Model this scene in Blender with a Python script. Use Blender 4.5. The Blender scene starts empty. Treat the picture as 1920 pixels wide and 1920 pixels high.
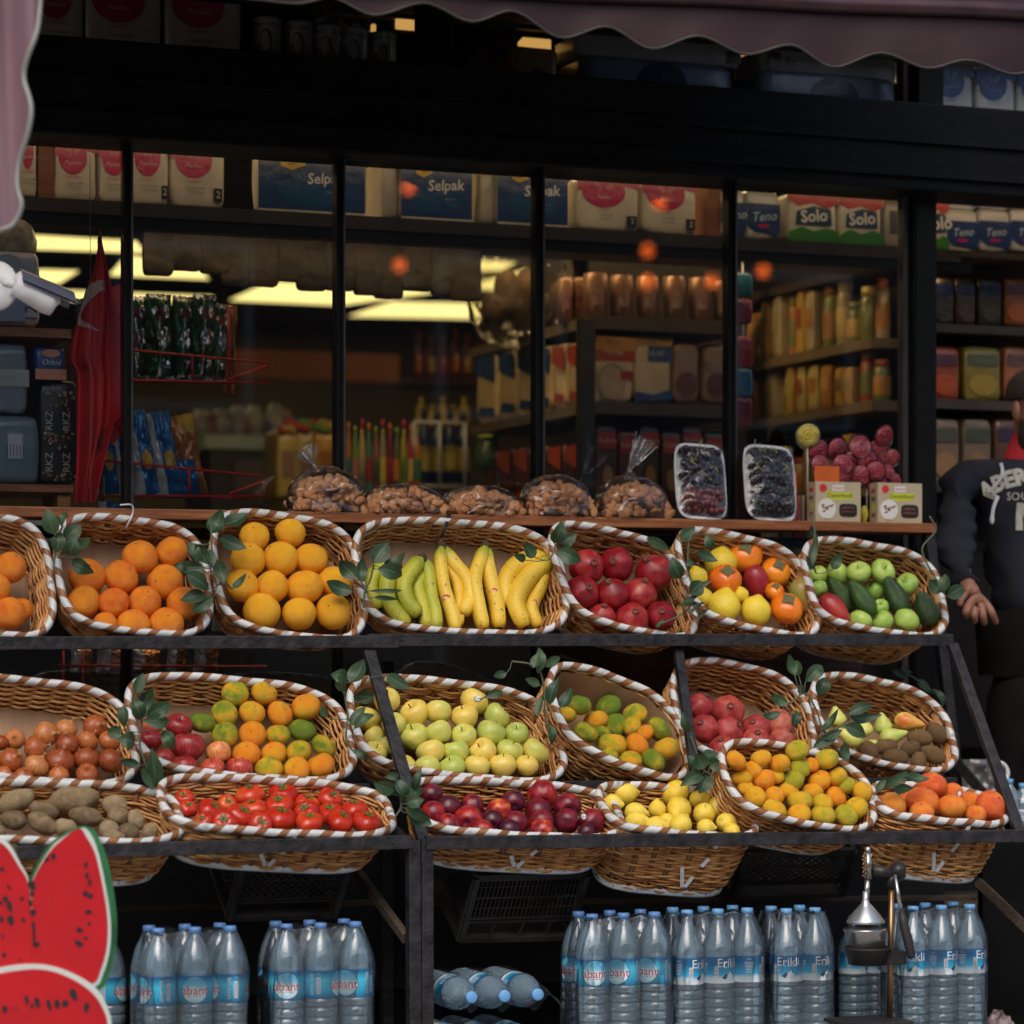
import bpy, bmesh, math, random
import numpy as np
from mathutils import Vector, Matrix, noise
from mathutils.bvhtree import BVHTree
random.seed(7)
R = math.radians
YT, YM, YB = -.56, -.78, -1.0
S = bpy.context.scene
# ------------------------------------------------------------------ camera
F = 5600.0; YAW = R(21.7); HZ = 1230.0
FW = Vector((math.sin(YAW), math.cos(YAW), 0)); RT = Vector((math.cos(YAW), -math.sin(YAW), 0)); UP = Vector((0, 0, 1))
CAM = Vector((0, -0.5, 1.2)) - FW * 8.75
cd = bpy.data.cameras.new('camera'); cam = bpy.data.objects.new('camera', cd); S.collection.objects.link(cam)
cam.location = CAM; cam.rotation_euler = (R(90), 0, -YAW)
cd.sensor_width = 36; cd.lens = 36 * F / 1920; cd.shift_y = (HZ - 960) / 1920; cd.clip_end = 300
cd.dof.use_dof = True; cd.dof.focus_distance = 8.55; cd.dof.aperture_fstop = 2.0
S.camera = cam
# ------------------------------------------------------------------ sky and sun
SUN_EL, SUN_AZ = R(48), R(205)      # azimuth of the sun, clockwise from +Y
w = bpy.data.worlds.new('World'); S.world = w; w.use_nodes = True
nt = w.node_tree; sky = nt.nodes.new('ShaderNodeTexSky'); sky.sky_type = 'NISHITA'; sky.sun_disc = False
sky.sun_elevation = SUN_EL; sky.sun_rotation = SUN_AZ; sky.air_density = 1.0; sky.dust_density = 4.0; sky.ozone_density = 1.0
nt.links.new(sky.outputs[0], nt.nodes['Background'].inputs[0]); nt.nodes['Background'].inputs[1].default_value = 0.15
ld = bpy.data.lights.new('sun', 'SUN'); ld.energy = .8; ld.angle = R(45); ld.color = (1, .96, .9)
sun = bpy.data.objects.new('sun', ld); S.collection.objects.link(sun)
sd = Vector((math.sin(SUN_AZ) * math.cos(SUN_EL), math.cos(SUN_AZ) * math.cos(SUN_EL), math.sin(SUN_EL)))
sun.rotation_euler = sd.to_track_quat('Z', 'Y').to_euler()
S.view_settings.view_transform = 'Standard'; S.view_settings.look = 'None'; S.view_settings.gamma = 1
S.view_settings.exposure = 0.13
S.cycles.max_bounces = 8; S.cycles.transparent_max_bounces = 24; S.cycles.use_denoising = True
S.cycles.caustics_reflective = False; S.cycles.caustics_refractive = False; S.cycles.sample_clamp_indirect = 4

# ------------------------------------------------------------------ helpers
def ray(u, v): return FW + RT * ((u - 960) / F) + UP * ((HZ - v) / F)
def pt(u, v, Y): d = ray(u, v); return CAM + d * ((Y - CAM.y) / d.y)
def ptX(u, v, X): d = ray(u, v); return CAM + d * ((X - CAM.x) / d.x)
def ptZ(u, v, Z): d = ray(u, v); return CAM + d * ((Z - CAM.z) / d.z)
def ppm(p): return F / (p - CAM).dot(FW)          # pixels per metre at a point

def link(o): S.collection.objects.link(o); return o
def tag(o, label=None, cat=None, group=None, kind=None):
    if label: o['label'] = label
    if cat: o['category'] = cat
    if group: o['group'] = group
    if kind: o['kind'] = kind
    return o
def thing(name, loc, label, cat, group=None):
    o = bpy.data.objects.new(name, None); o.location = loc; o.empty_display_size = .05; link(o)
    return tag(o, label, cat, group)

def bez(P, n=20):
    P = [Vector(p) for p in P]; out = []
    for i in range(n + 1):
        t = i / n * (len(P) - 1); k = min(int(t), len(P) - 2); f = t - k
        p0, p1, p2, p3 = P[max(k - 1, 0)], P[k], P[k + 1], P[min(k + 2, len(P) - 1)]
        out.append(.5 * ((2 * p1) + (-p0 + p2) * f + (2 * p0 - 5 * p1 + 4 * p2 - p3) * f * f + (-p0 + 3 * p1 - 3 * p2 + p3) * f ** 3))
    return out

class MB:
    def __init__(s): s.v = []; s.f = []; s.m = []; s.uv = []; s.tone = []; s.sm = []
    def add(s, vs, fs, m=0, uv=None, tone=1.0, smooth=True):
        b = len(s.v); s.v.extend([tuple(x) for x in vs])
        for f in fs: s.f.append(tuple(i + b for i in f)); s.m.append(m); s.sm.append(smooth)
        s.uv.extend(uv if uv is not None else [(0, 0)] * len(vs)); s.tone.extend([tone] * len(vs) if not hasattr(tone, '__len__') else tone)
        return s
    def box(s, c, size, m=0, rot=None, bev=0.0, tone=1.0):
        bm = bmesh.new(); bmesh.ops.create_cube(bm, size=1)
        for q in bm.verts: q.co = Vector((q.co.x * size[0], q.co.y * size[1], q.co.z * size[2]))
        if bev: bmesh.ops.bevel(bm, geom=bm.edges[:], offset=bev, segments=2, profile=.6, affect='EDGES')
        c = Vector(c); vs = [c + (rot @ q.co if rot else q.co) for q in bm.verts]
        s.add(vs, [[q.index for q in f.verts] for f in bm.faces], m, tone=tone, smooth=False); bm.free(); return s
    def bar(s, a, b, wd, ht, m=0, up=Vector((0, 0, 1)), bev=.0):
        a = Vector(a); b = Vector(b); z = (b - a); L = z.length; z.normalize()
        x = z.cross(up)
        if x.length < 1e-4: x = z.cross(Vector((0, 1, 0)))
        x.normalize(); y = x.cross(z).normalized()
        M = Matrix((x, y, z)).transposed()
        return s.box((a + b) / 2, (wd, ht, L), m, M, bev)
    def tube(s, P, r, n=8, m=0, closed=False, uvs=None, tone=1.0, cap=True, flat=1.0, up=None):
        P = [Vector(p) for p in P]; N = len(P)
        rr = r if hasattr(r, '__len__') else [r] * N
        vs = []; uv = []; prev = None; L = 0
        for i in range(N):
            if closed: t = P[(i + 1) % N] - P[i - 1]
            else: t = P[min(i + 1, N - 1)] - P[max(i - 1, 0)]
            if t.length < 1e-9: t = Vector((0, 0, 1))
            t.normalize()
            if up is not None: a = up - t * up.dot(t)
            elif prev is None: a = t.orthogonal()
            else: a = prev - t * prev.dot(t)
            a.normalize(); b = t.cross(a); prev = a
            if i: L += (P[i] - P[i - 1]).length
            for k in range(n):
                g = 2 * math.pi * k / n
                vs.append(P[i] + a * math.cos(g) * rr[i] + b * math.sin(g) * rr[i] * flat)
                uv.append((L, k / n))
        fs = []
        for i in range(N if closed else N - 1):
            j = (i + 1) % N
            for k in range(n):
                l = (k + 1) % n; fs.append((i * n + k, i * n + l, j * n + l, j * n + k))
        if cap and not closed: fs.append(tuple(range(n))[::-1]); fs.append(tuple(range((N - 1) * n, N * n)))
        return s.add(vs, fs, m, uv, tone)
    def lathe(s, prof, n=24, m=0, M=None, lob=None):
        vs = []; uv = []; K = len(prof)
        for i, (r, z) in enumerate(prof):
            for k in range(n):
                g = 2 * math.pi * k / n; q = r * (lob(g, i / K) if lob else 1)
                p = Vector((q * math.cos(g), q * math.sin(g), z)); vs.append(M @ p if M else p); uv.append((k / n, i / K))
        fs = [(i * n + k, i * n + (k + 1) % n, (i + 1) * n + (k + 1) % n, (i + 1) * n + k) for i in range(K - 1) for k in range(n)]
        fs.append(tuple(range(n))[::-1]); fs.append(tuple(range((K - 1) * n, K * n)))
        return s.add(vs, fs, m, uv)
    def poly(s, pts, nrm, th, m=0, ms=None):
        """flat outline with thickness th behind it (away from nrm)"""
        n = len(pts); pts = [Vector(p) for p in pts]; nrm = Vector(nrm)
        bk = [p - nrm * th for p in pts]
        a = sum(((pts[i] - pts[0]).cross(pts[(i + 1) % n] - pts[0]) for i in range(n)), Vector())
        o = a.dot(nrm) > 0
        f = tuple(range(n)); s.add(pts, [f if o else f[::-1]], m, smooth=False)
        s.add(pts + bk, [(i, i + n, (i + 1) % n + n, (i + 1) % n) if o else (i, (i + 1) % n, (i + 1) % n + n, i + n) for i in range(n)] + [tuple(i + n for i in (f[::-1] if o else f))], m if ms is None else ms, smooth=False)
        return s
    def ball(s, c, r, m=0, nu=12, nv=8, M=None, tone=1.0):
        vs = []; c = Vector(c); rx = r if hasattr(r, '__len__') else (r, r, r)
        for i in range(nv + 1):
            t = math.pi * i / nv
            for k in range(nu):
                g = 2 * math.pi * k / nu
                p = Vector((rx[0] * math.sin(t) * math.cos(g), rx[1] * math.sin(t) * math.sin(g), rx[2] * math.cos(t)))
                vs.append(c + (M @ p if M else p))
        fs = [(i * nu + k, (i + 1) * nu + k, (i + 1) * nu + (k + 1) % nu, i * nu + (k + 1) % nu) for i in range(nv) for k in range(nu)]
        return s.add(vs, fs, m, tone=tone)
    def grid(s, fn, nu, nv, m=0, closed=False):
        vs = []; uv = []
        for j in range(nv + 1):
            for i in range(nu + 1): vs.append(fn(i / nu, j / nv)); uv.append((i / nu, j / nv))
        fs = [(j * (nu + 1) + i, j * (nu + 1) + i + 1, (j + 1) * (nu + 1) + i + 1, (j + 1) * (nu + 1) + i) for j in range(nv) for i in range(nu)]
        return s.add(vs, fs, m, uv)
    def text(s, txt, M, size, m=0, align='CENTER', shear=0, ext=.0, fn=None, bold=0):
        c = bpy.data.curves.new('t', 'FONT'); c.body = txt; c.size = size; c.align_x = align; c.align_y = 'CENTER'
        c.shear = shear; c.extrude = ext; c.resolution_u = 2; c.offset = bold
        o = bpy.data.objects.new('t', c); S.collection.objects.link(o)
        me = bpy.data.meshes.new_from_object(o)
        vs = [q.co.copy() for q in me.vertices]
        vs = [fn(q) for q in vs] if fn else [M @ q for q in vs]
        s.add(vs, [tuple(p.vertices) for p in me.polygons], m, smooth=False)
        bpy.data.objects.remove(o); bpy.data.curves.remove(c); bpy.data.meshes.remove(me); return s
    def mesh(s, name, mats, org=None):
        me = bpy.data.meshes.new(name)
        a = np.array(s.v, dtype=float)
        if org is not None: a = a - np.array(org)
        me.from_pydata(a.tolist(), [], s.f)
        for m in (mats if isinstance(mats, (list, tuple)) else [mats]): me.materials.append(m)
        me.polygons.foreach_set('material_index', s.m); me.polygons.foreach_set('use_smooth', s.sm)
        li = np.zeros(len(me.loops), dtype=np.int32); me.loops.foreach_get('vertex_index', li)
        uvl = me.uv_layers.new(name='UVMap'); uvl.data.foreach_set('uv', np.array(s.uv, dtype=np.float32)[li].ravel())
        at = me.attributes.new('tone', 'FLOAT', 'POINT'); at.data.foreach_set('value', np.array(s.tone, dtype=np.float32))
        me.update(); return me
    def build(s, name, mats, parent=None, label=None, cat=None, group=None, kind=None):
        if parent is not None:
            org = parent.location
            if parent.parent is not None: org = parent.parent.location + parent.location
        else:
            a = np.array(s.v); org = Vector(((a[:, 0].min() + a[:, 0].max()) / 2, (a[:, 1].min() + a[:, 1].max()) / 2, a[:, 2].min()))
        o = bpy.data.objects.new(name, s.mesh(name, mats, org)); link(o)
        if parent is not None: o.parent = parent
        else: o.location = org
        return tag(o, label, cat, group, kind)
def copy_tree(o, parent=None):
    c = o.copy(); link(c); c.parent = parent
    for ch in o.children: copy_tree(ch, c)
    return c

# ------------------------------------------------------------------ materials
def newmat(name):
    m = bpy.data.materials.new(name); m.use_nodes = True; n = m.node_tree
    return m, n, n.nodes['Principled BSDF']
def nd(n, t, **k):
    x = n.nodes.new(t)
    for a, b in k.items(): setattr(x, a, b)
    return x
def c4(c): return (c[0], c[1], c[2], 1)
def ramp(n, src, stops):
    r = nd(n, 'ShaderNodeValToRGB'); e = r.color_ramp.elements
    while len(e) < len(stops): e.new(.5)
    for x, (p, c) in zip(e, stops): x.position = p; x.color = c4(c)
    n.links.new(src, r.inputs[0]); return r.outputs[0]
def objvec(n, rnd=True, scale=None):
    tc = nd(n, 'ShaderNodeTexCoord'); out = tc.outputs['Object']
    if scale is not None:
        mp = nd(n, 'ShaderNodeMapping'); mp.inputs['Scale'].default_value = scale; n.links.new(out, mp.inputs[0]); out = mp.outputs[0]
    if rnd:
        oi = nd(n, 'ShaderNodeObjectInfo'); ad = nd(n, 'ShaderNodeVectorMath', operation='MULTIPLY_ADD')
        cx = nd(n, 'ShaderNodeCombineXYZ'); 
        for i in range(3): n.links.new(oi.outputs['Random'], cx.inputs[i])
        n.links.new(cx.outputs[0], ad.inputs[0]); ad.inputs[1].default_value = (37, 53, 71); n.links.new(out, ad.inputs[2]); out = ad.outputs[0]
    return out
def noi(n, vec, scale, detail=3, rough=.5):
    x = nd(n, 'ShaderNodeTexNoise'); x.inputs['Scale'].default_value = scale; x.inputs['Detail'].default_value = detail; x.inputs['Roughness'].default_value = rough
    n.links.new(vec, x.inputs['Vector']); return x.outputs[0]
def bump(n, p, h, st, dist=.01):
    b = nd(n, 'ShaderNodeBump'); b.inputs['Strength'].default_value = st; b.inputs['Distance'].default_value = dist
    n.links.new(h, b.inputs['Height']); n.links.new(b.outputs[0], p.inputs['Normal'])
_mc = {}
def mat(name, col, rough=.5, metal=0, var=.12, sc=8, bmp=0, bsc=60, spec=.5, coat=0, rnd=True, emit=None):
    if name in _mc: return _mc[name]
    m, n, p = newmat(name); v = objvec(n, rnd)
    a = noi(n, v, sc, 4)
    cl = tuple(max(0, x * (1 - var * 1.6)) for x in col); ch = tuple(min(1, x * (1 + var * 1.6)) for x in col)
    n.links.new(ramp(n, a, [(.28, cl), (.72, ch)]), p.inputs['Base Color'])
    p.inputs['Roughness'].default_value = rough; p.inputs['Metallic'].default_value = metal; p.inputs['Specular IOR Level'].default_value = spec
    if coat: p.inputs['Coat Weight'].default_value = coat; p.inputs['Coat Roughness'].default_value = .15
    if bmp: bump(n, p, noi(n, v, bsc, 4), bmp)
    if emit: p.inputs['Emission Color'].default_value = c4(emit[0]); p.inputs['Emission Strength'].default_value = emit[1]
    _mc[name] = m; return m
def fruitmat(name, stops, sc=2.5, rough=.38, bmp=.15, bsc=45, rndw=.35, stretch=None, spec=.5, sss=.0, detail=3, speck=.45):
    m, n, p = newmat(name); v = objvec(n, True, stretch); base = objvec(n, True)
    a = noi(n, v, sc, detail, .55); oi = nd(n, 'ShaderNodeObjectInfo')
    mx = nd(n, 'ShaderNodeMath', operation='MULTIPLY_ADD'); n.links.new(oi.outputs['Random'], mx.inputs[0]); mx.inputs[1].default_value = rndw; mx.inputs[2].default_value = -rndw / 2
    ad = nd(n, 'ShaderNodeMath', operation='ADD'); n.links.new(a, ad.inputs[0]); n.links.new(mx.outputs[0], ad.inputs[1])
    cb = ramp(n, ad.outputs[0], stops)
    if speck:
        sp = ramp(n, noi(n, base, 5.5, 5, .72), [(.60, (0, 0, 0)), (.70, (speck, speck, speck))]); mm = nd(n, 'ShaderNodeMix', data_type='RGBA'); n.links.new(sp, mm.inputs[0]); n.links.new(cb, mm.inputs[6]); mm.inputs[7].default_value = (.16, .07, .02, 1); cb = mm.outputs[2]
    n.links.new(cb, p.inputs['Base Color'])
    rv = nd(n, 'ShaderNodeMapRange'); n.links.new(noi(n, base, 3, 3), rv.inputs[0]); rv.inputs[3].default_value = max(.05, rough - .12); rv.inputs[4].default_value = rough + .16; n.links.new(rv.outputs[0], p.inputs['Roughness'])
    p.inputs['Specular IOR Level'].default_value = spec
    if sss: p.inputs['Subsurface Weight'].default_value = sss; p.inputs['Subsurface Scale'].default_value = .01
    if bmp: bump(n, p, noi(n, base, bsc, 3), bmp, .02)
    _mc[name] = m; return m
def clear(name, tint=(.9, .95, 1), gloss=.25, diff=.06, rough=.12, dcol=(.6, .7, .75), bmp=.0, bsc=12, stretch=None, ior=1.4):
    """thin clear plastic or glass: mostly see-through, sharp reflections, a little haze"""
    if name in _mc: return _mc[name]
    m, n, p = newmat(name); n.nodes.remove(p); out = n.nodes['Material Output']
    t = nd(n, 'ShaderNodeBsdfTransparent'); t.inputs[0].default_value = c4(tint)
    g = nd(n, 'ShaderNodeBsdfGlossy'); g.inputs['Roughness'].default_value = rough; g.inputs['Color'].default_value = (1, 1, 1, 1)
    d = nd(n, 'ShaderNodeBsdfDiffuse'); d.inputs[0].default_value = c4(dcol)
    fr = nd(n, 'ShaderNodeFresnel'); fr.inputs[0].default_value = ior
    ad = nd(n, 'ShaderNodeMath', operation='ADD'); n.links.new(fr.outputs[0], ad.inputs[0]); ad.inputs[1].default_value = gloss; ad.use_clamp = True
    a = nd(n, 'ShaderNodeMixShader'); a.inputs[0].default_value = diff; n.links.new(t.outputs[0], a.inputs[1]); n.links.new(d.outputs[0], a.inputs[2])
    b = nd(n, 'ShaderNodeMixShader'); n.links.new(ad.outputs[0], b.inputs[0]); n.links.new(a.outputs[0], b.inputs[1]); n.links.new(g.outputs[0], b.inputs[2])
    if bmp:
        bb = nd(n, 'ShaderNodeBump'); bb.inputs['Strength'].default_value = bmp; bb.inputs['Distance'].default_value = .02
        n.links.new(noi(n, objvec(n, True, stretch), bsc, 3), bb.inputs['Height']); n.links.new(bb.outputs[0], g.inputs['Normal']); n.links.new(bb.outputs[0], fr.inputs['Normal'])
    n.links.new(b.outputs[0], out.inputs['Surface']); _mc[name] = m; return m
def emis(name, col, st):
    m, n, p = newmat(name); p.inputs['Base Color'].default_value = (.02, .02, .02, 1)
    p.inputs['Emission Color'].default_value = c4(col); p.inputs['Emission Strength'].default_value = st; _mc[name] = m; return m

M_BLACK = mat('black_metal', (.0035, .0034, .0035), .5, .0, .4, 6, .15, 40, spec=.2)
M_RACK = mat('painted_rack_steel', (.0145, .0135, .0155), .55, .0, .62, 26, .45, 50)
M_WOOD = None
def woodmat(name, a, b, rough=.45, axis=(1, 14, 14), sc=3):
    m, n, p = newmat(name); v = objvec(n, True, axis)
    x = noi(n, v, sc, 6, .6); n.links.new(ramp(n, x, [(.3, a), (.5, b), (.62, a), (.75, b)]), p.inputs['Base Color'])
    p.inputs['Roughness'].default_value = rough; bump(n, p, x, .25, .003); _mc[name] = m; return m
M_WOOD = woodmat('varnished_pine', (.42, .16, .055), (.22, .07, .022))
M_DWOOD = woodmat('dark_wood', (.10, .035, .016), (.05, .018, .009))
M_RAWWOOD = woodmat('dusty_raw_timber', (.12, .085, .055), (.06, .042, .028), .85)
M_WHITE = mat('white_plastic', (.75, .76, .76), .4, 0, .06, 20)
M_INK = mat('black_ink', (.02, .02, .025), .5, var=.1)
M_GLASS = clear('window_glass', (.93, .95, .95), .0, .0, .0, ior=1.45)
# ------------------------------------------------------------------ ground, street, shop
M_PAVE = mat('stone_paving', (.34, .33, .32), .85, var=.2, sc=3, bmp=.3, bsc=20)
M_ROAD = mat('asphalt', (.05, .05, .052), .9, var=.25, sc=8, bmp=.4, bsc=60)
b = MB(); b.box((0, -31, -.15 - .05), (160, 160, .1), 0); b.build('ground', [M_ROAD], kind='structure')
b = MB(); b.box((0, -2.2, -.08), (60, 5.2, .16), 0); b.build('pavement', [M_PAVE], kind='structure')
# building across the street (out of frame, lights and mirrors into the glass)
M_FAC = mat('dull_render', (.16, .14, .13), .9, var=.2, sc=.6)
op = thing('apartment_building', (4, -22, -.15), 'plain rendered apartment block across the street from the shop', 'building')
b = MB(); b.box((4, -24, 4.0), (60, 4, 8.3), 0); b.build('wall', [M_FAC], op)
M_PANE = mat('dark_window', (.02, .022, .025), .15, var=.1)
for i in range(14):
    for j in range(2):
        b = MB(); x = -20 + i * 3.6; z = 1.6 + j * 3.1; b.box((x, -21.97, z), (1.5, .1, 1.8), 1); b.box((x, -21.9, z), (1.3, .04, 1.6), 0); b.build('window', [M_PANE, M_WHITE], op)
M_LAMP = emis('orange_lamp_glow', (1, .15, .02), 8)
for i, (u, v) in enumerate([(1215, 470), (1215, 527), (1335, 527), (1432, 508), (767, 352), (1238, 380), (750, 497)]):
    q = pt(u, v, 15.0); p = Vector((q.x, -15.0, q.z)); t = thing('street_lantern', (p.x, p.y, p.z), '%s round orange street lantern seen mirrored in the window' % ['upper right', 'lower right', 'fourth pane', 'last pane', 'high left', 'high right', 'lower left'][i], 'lantern', 'orange street lanterns')
    b = MB(); b.ball(p, .058, 0, 16, 10); b.build('globe', [M_LAMP], t)
    b = MB(); b.tube([p + Vector((0, 0, .08)), p + Vector((0, 0, 1.5))], .012, 6); b.build('wire', [M_BLACK], t)

# shopfront, one thing with its parts.  window plane Y = 0, shop floor z = .35
XL, XR = -2.3, 6.2; CEIL = 3.25
shop = thing('shop_building', (0, 0, 0), 'dark framed grocery shopfront with tall glass panes and a pine sill', 'shopfront')
zb0 = pt(960, 262 + 59, 0).z; zb1 = pt(960, 80 + 70, 0).z; zs = pt(960, 968, -.05).z
M_SHFLOOR = mat('shop_floor_tiles', (.10, .085, .07), .5, var=.2, sc=2); M_SHWALL = mat('shop_wall', (.10, .075, .05), .8, var=.2, sc=2); M_SHCEIL = mat('shop_ceiling', (.14, .11, .07), .9, var=.1, sc=2)
xw = pt(1722, 600, 0).x      # right window post
b = MB(); b.box((XL / 2 + XR / 2, -.02, (zb0 + zb1) / 2), (XR - XL + .4, .24, zb1 - zb0), 0, bev=.006)
b.box((XL / 2 + XR / 2, -.150, zb0 + .16), (XR - XL + .4, .014, .02), 0); b.box((XL / 2 + XR / 2, -.150, zb0 + .055), (XR - XL + .4, .022, .03), 0); b.box((XL / 2 + XR / 2, -.150, zb0 + .42), (XR - XL + .4, .012, .012), 0)
b.build('lintel_beam', [M_BLACK], shop)
for u, wd in ((238, .028), (635, .028), (1008, .03), (1368, .03)):
    x = pt(u, 600, 0).x; b = MB(); b.box((x, 0, (zb0 + .1) / 2), (wd, .05, zb0 - .1), 0, bev=.004); b.box((x + wd * .25, -.03, (zb0 + .1) / 2), (.006, .012, zb0 - .1), 1); b.build('mullion', [M_BLACK, mat('brushed_edge', (.12, .115, .11), .3, .8)], shop)
b = MB(); b.box((xw, 0, 1.6), (.072, .10, 3.4), 0, bev=.004); b.box((xw - .052, .01, 1.6), (.018, .04, 3.4), 1); b.box((xw + .0, .0, 1.6), (.084, .09, 3.4), 0); b.build('corner_post', [M_BLACK, mat('grey_gasket', (.06, .055, .055), .5)], shop)
x8 = pt(818, 60, 0).x; b = MB(); b.box((x8, .02, (zb1 + CEIL) / 2 + .2), (.10, .08, CEIL - zb1 + .4), 0); b.build('upper_mullion', [M_BLACK], shop)
x9 = pt(1722, 150, 0).x; b = MB(); b.box((x9, -.07, (zb1 + CEIL) / 2 + .2), (.09, .03, CEIL - zb1 + .4), 0); b.build('upper_mullion', [M_BLACK], shop)
xs = [XL, pt(238, 600, 0).x, pt(635, 600, 0).x, pt(1008, 600, 0).x, pt(1368, 600, 0).x, xw - .04]
for i in range(5):
    b = MB(); b.box(((xs[i] + xs[i + 1]) / 2, .006, (zb0 + .2) / 2), (xs[i + 1] - xs[i] - .03, .004, zb0 - .2), 0); b.build('window_pane', [M_GLASS], shop)
b = MB(); b.box((XL / 2 + xw / 2, -.07, .2), (xw - XL, .12, .4), 0); b.build('plinth', [M_BLACK], shop)
# pine sill, slightly in front of the glass
pL, pR = pt(0, 963, -.2), pt(1745, 988, -.2)
b = MB(); b.box(((pL.x - .3 + pR.x) / 2, -.135, (pL.z + pR.z) / 2), (pR.x - pL.x + .3, .21, .030), 0, bev=.003); b.build('sill', [M_WOOD], shop)
SILL = (pL.z + pR.z) / 2 + .015
b = MB(); b.box((xw - 1.2, .03, SILL - .06), (xw - XL + 1.6, .05, .035), 0); b.build('transom_rail', [M_BLACK], shop)
# shell of the room
b = MB(); b.box((XL / 2 + XR / 2, 4.5, .30), (XR - XL + 4, 9.2, .1), 0); b.build('floor', [M_SHFLOOR], shop)
b = MB(); b.box((XL / 2 + XR / 2 + 1, 4.5, CEIL + .05), (XR - XL + 6, 9.2, .1), 0); b.build('ceiling', [M_SHCEIL], shop)
b = MB(); b.box((3, 9.1, 1.7), (16, .1, 3.4), 0); b.box((XL - .1, 4.5, 1.7), (.1, 9.2, 3.4), 0); b.box((XR + 2.1, 4.5, 1.7), (.1, 9.2, 3.4), 0); b.build('interior_wall', [M_SHWALL], shop)
b = MB(); b.box((XR + 1.3, .1, 1.75), (2.8, .2, 3.5), 0); b.box((XL - 1.5, .1, 1.75), (2.6, .2, 3.5), 0); b.box((2, .1, 5.2), (16, .3, 3.8), 0); b.box((2, 4.6, 7.0), (16, 9.2, .1), 0); b.build('facade_wall', [mat('dark_facade', (.03, .028, .028), .8, var=.2, sc=1)], shop)
b = MB(); b.box((xw + 1.1, -.2, .12), (2.3, .3, .24), 0, bev=.01); b.build('doorstep', [M_PAVE], shop)

# added unseen fill lights for the front shelves: strip behind the lintel, ceiling row
M_STRIP = emis('warm_fill_strip', (1.0, .70, .40), 2.6)
t = thing('fill_strip', (1.2, .10, zb0 + .10), 'long added warm fill strip unseen behind the lintel beam', 'lamp')
b = MB(); b.box((1.4, .16, zb0 + .10), (7.6, .05, .03), 0); b.build('tube', [M_STRIP], t)
b = MB(); b.box((1.4, .16, zb0 + .135), (7.6, .08, .03), 0); b.build('housing', [M_BLACK], t)
M_TUB2 = emis('warm_ceiling_fill', (1.0, .68, .32), 24)
for i in range(5):
    x = -1.0 + i * 1.7; t = thing('ceiling_fill', (x, 1.15, CEIL - .03), '%s added warm fill light of the front ceiling row inside the shop' % ['first', 'second', 'third', 'fourth', 'fifth'][i], 'lamp', 'front row of added fill lights')
    b = MB(); b.box((x, 1.05, CEIL - .035), (1.2, .14, .03), 0); b.build('diffuser', [M_TUB2], t)
ct = thing('shade_block', (1.2, .9, .35), 'added low counter inside the window below the sill', 'shade_block')  # added dark box, hides the lit wall and keeps this space in shade
b = MB(); b.box((1.0, .95, .86), (6.4, .3, 1.02), 0, bev=.004); b.build('cabinet', [mat('shade_block_face', (.012, .009, .007), .7, var=.3, sc=3)], ct)
xsb = pt(1838, 1700, -.47).x; b = MB(); b.box((xsb + 1.5, -.47, .32), (3.0, .03, .64), 0); b.build('side_shade_sheet', [M_BLACK], None, 'added black sheet for the shade at the right beyond the bottles', 'board')  # added black sheet, stands for the shade over the doorstep
# ceiling light panels
M_TUBE = emis('warm_fluorescent_panel', (1.0, .78, .27), 1.6); ZC = CEIL - .06
for i, q in enumerate([((60, 441), (255, 452), (272, 474), (60, 467)), ((-40, 502), (148, 508), (110, 532), (-40, 530)), ((238, 478), (372, 500), (392, 524), (205, 516)),
                       ((505, 529), (790, 535), (810, 549), (640, 572), (430, 563)), ((735, 566), (905, 570), (915, 598), (652, 593)), ((852, 486), (968, 492), (940, 508), (852, 506)),
                       ((862, 540), (985, 505), (1010, 520), (960, 546)), ((110, 545), (400, 556), (392, 568), (110, 562))]):
    pts = [ptZ(u, v, ZC) for u, v in q]; c = sum(pts, Vector()) / len(pts)
    t = thing('ceiling_light', (c.x, c.y, ZC), ['long yellow light panel at far left behind the white jar', 'lower yellow light panel behind the security camera', 'yellow light panel right of the red flag', 'largest yellow light panel left of the second window bar', 'widest low yellow light panel right of the second window bar', 'small upper yellow light panel left of the third window bar', 'slanted yellow light behind the hanging clear bag', 'thin lowest light panel seen above the green packets'][i], 'ceiling light', 'fluorescent ceiling panels')
    b = MB(); b.poly(pts, Vector((0, 0, -1)), .05, 0, 1); b.build('diffuser', [M_TUBE, M_BLACK], t)

# ------------------------------------------------------------------ awning
def awnmat():
    m, n, p = newmat('faded_burgundy_awning_cloth'); v = objvec(n, False)
    a = noi(n, objvec(n, False, (1.2, 1.2, 5)), 2.2, 4); n.links.new(ramp(n, a, [(.3, (.021, .0065, .009)), (.7, (.037, .0135, .018))]), p.inputs['Base Color'])
    p.inputs['Roughness'].default_value = .6; bump(n, p, noi(n, v, 400, 1), .2, .002)
    return m
M_AWN = awnmat(); M_PIPE = mat('awning_piping', (.045, .038, .036), .6, var=.2, sc=20)
YA = -1.25
aw = thing('awning', pt(1400, 60, YA), 'faded burgundy awning with scalloped edge above the shop window', 'awning')
knots = [(u_, -8 - (560 - u_) * .09 + (14 if i_ % 2 else -6)) for i_, u_ in enumerate(range(-700, 560, 90))] + [(560, 4), (620, -6), (705, 26), (790, 6), (885, 40), (955, 20), (1060, 68), (1135, 48), (1225, 90), (1302, 68), (1400, 101), (1480, 83), (1568, 123), (1650, 98), (1742, 127), (1805, 113), (1900, 138), (1975, 120), (2060, 150)]
def ksm(u):
    for (a, x), (c, y) in zip(knots, knots[1:]):
        if a <= u <= c: f = (u - a) / (c - a); f = f * f * (3 - 2 * f); return x + (y - x) * f
    return knots[-1][1]
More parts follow.
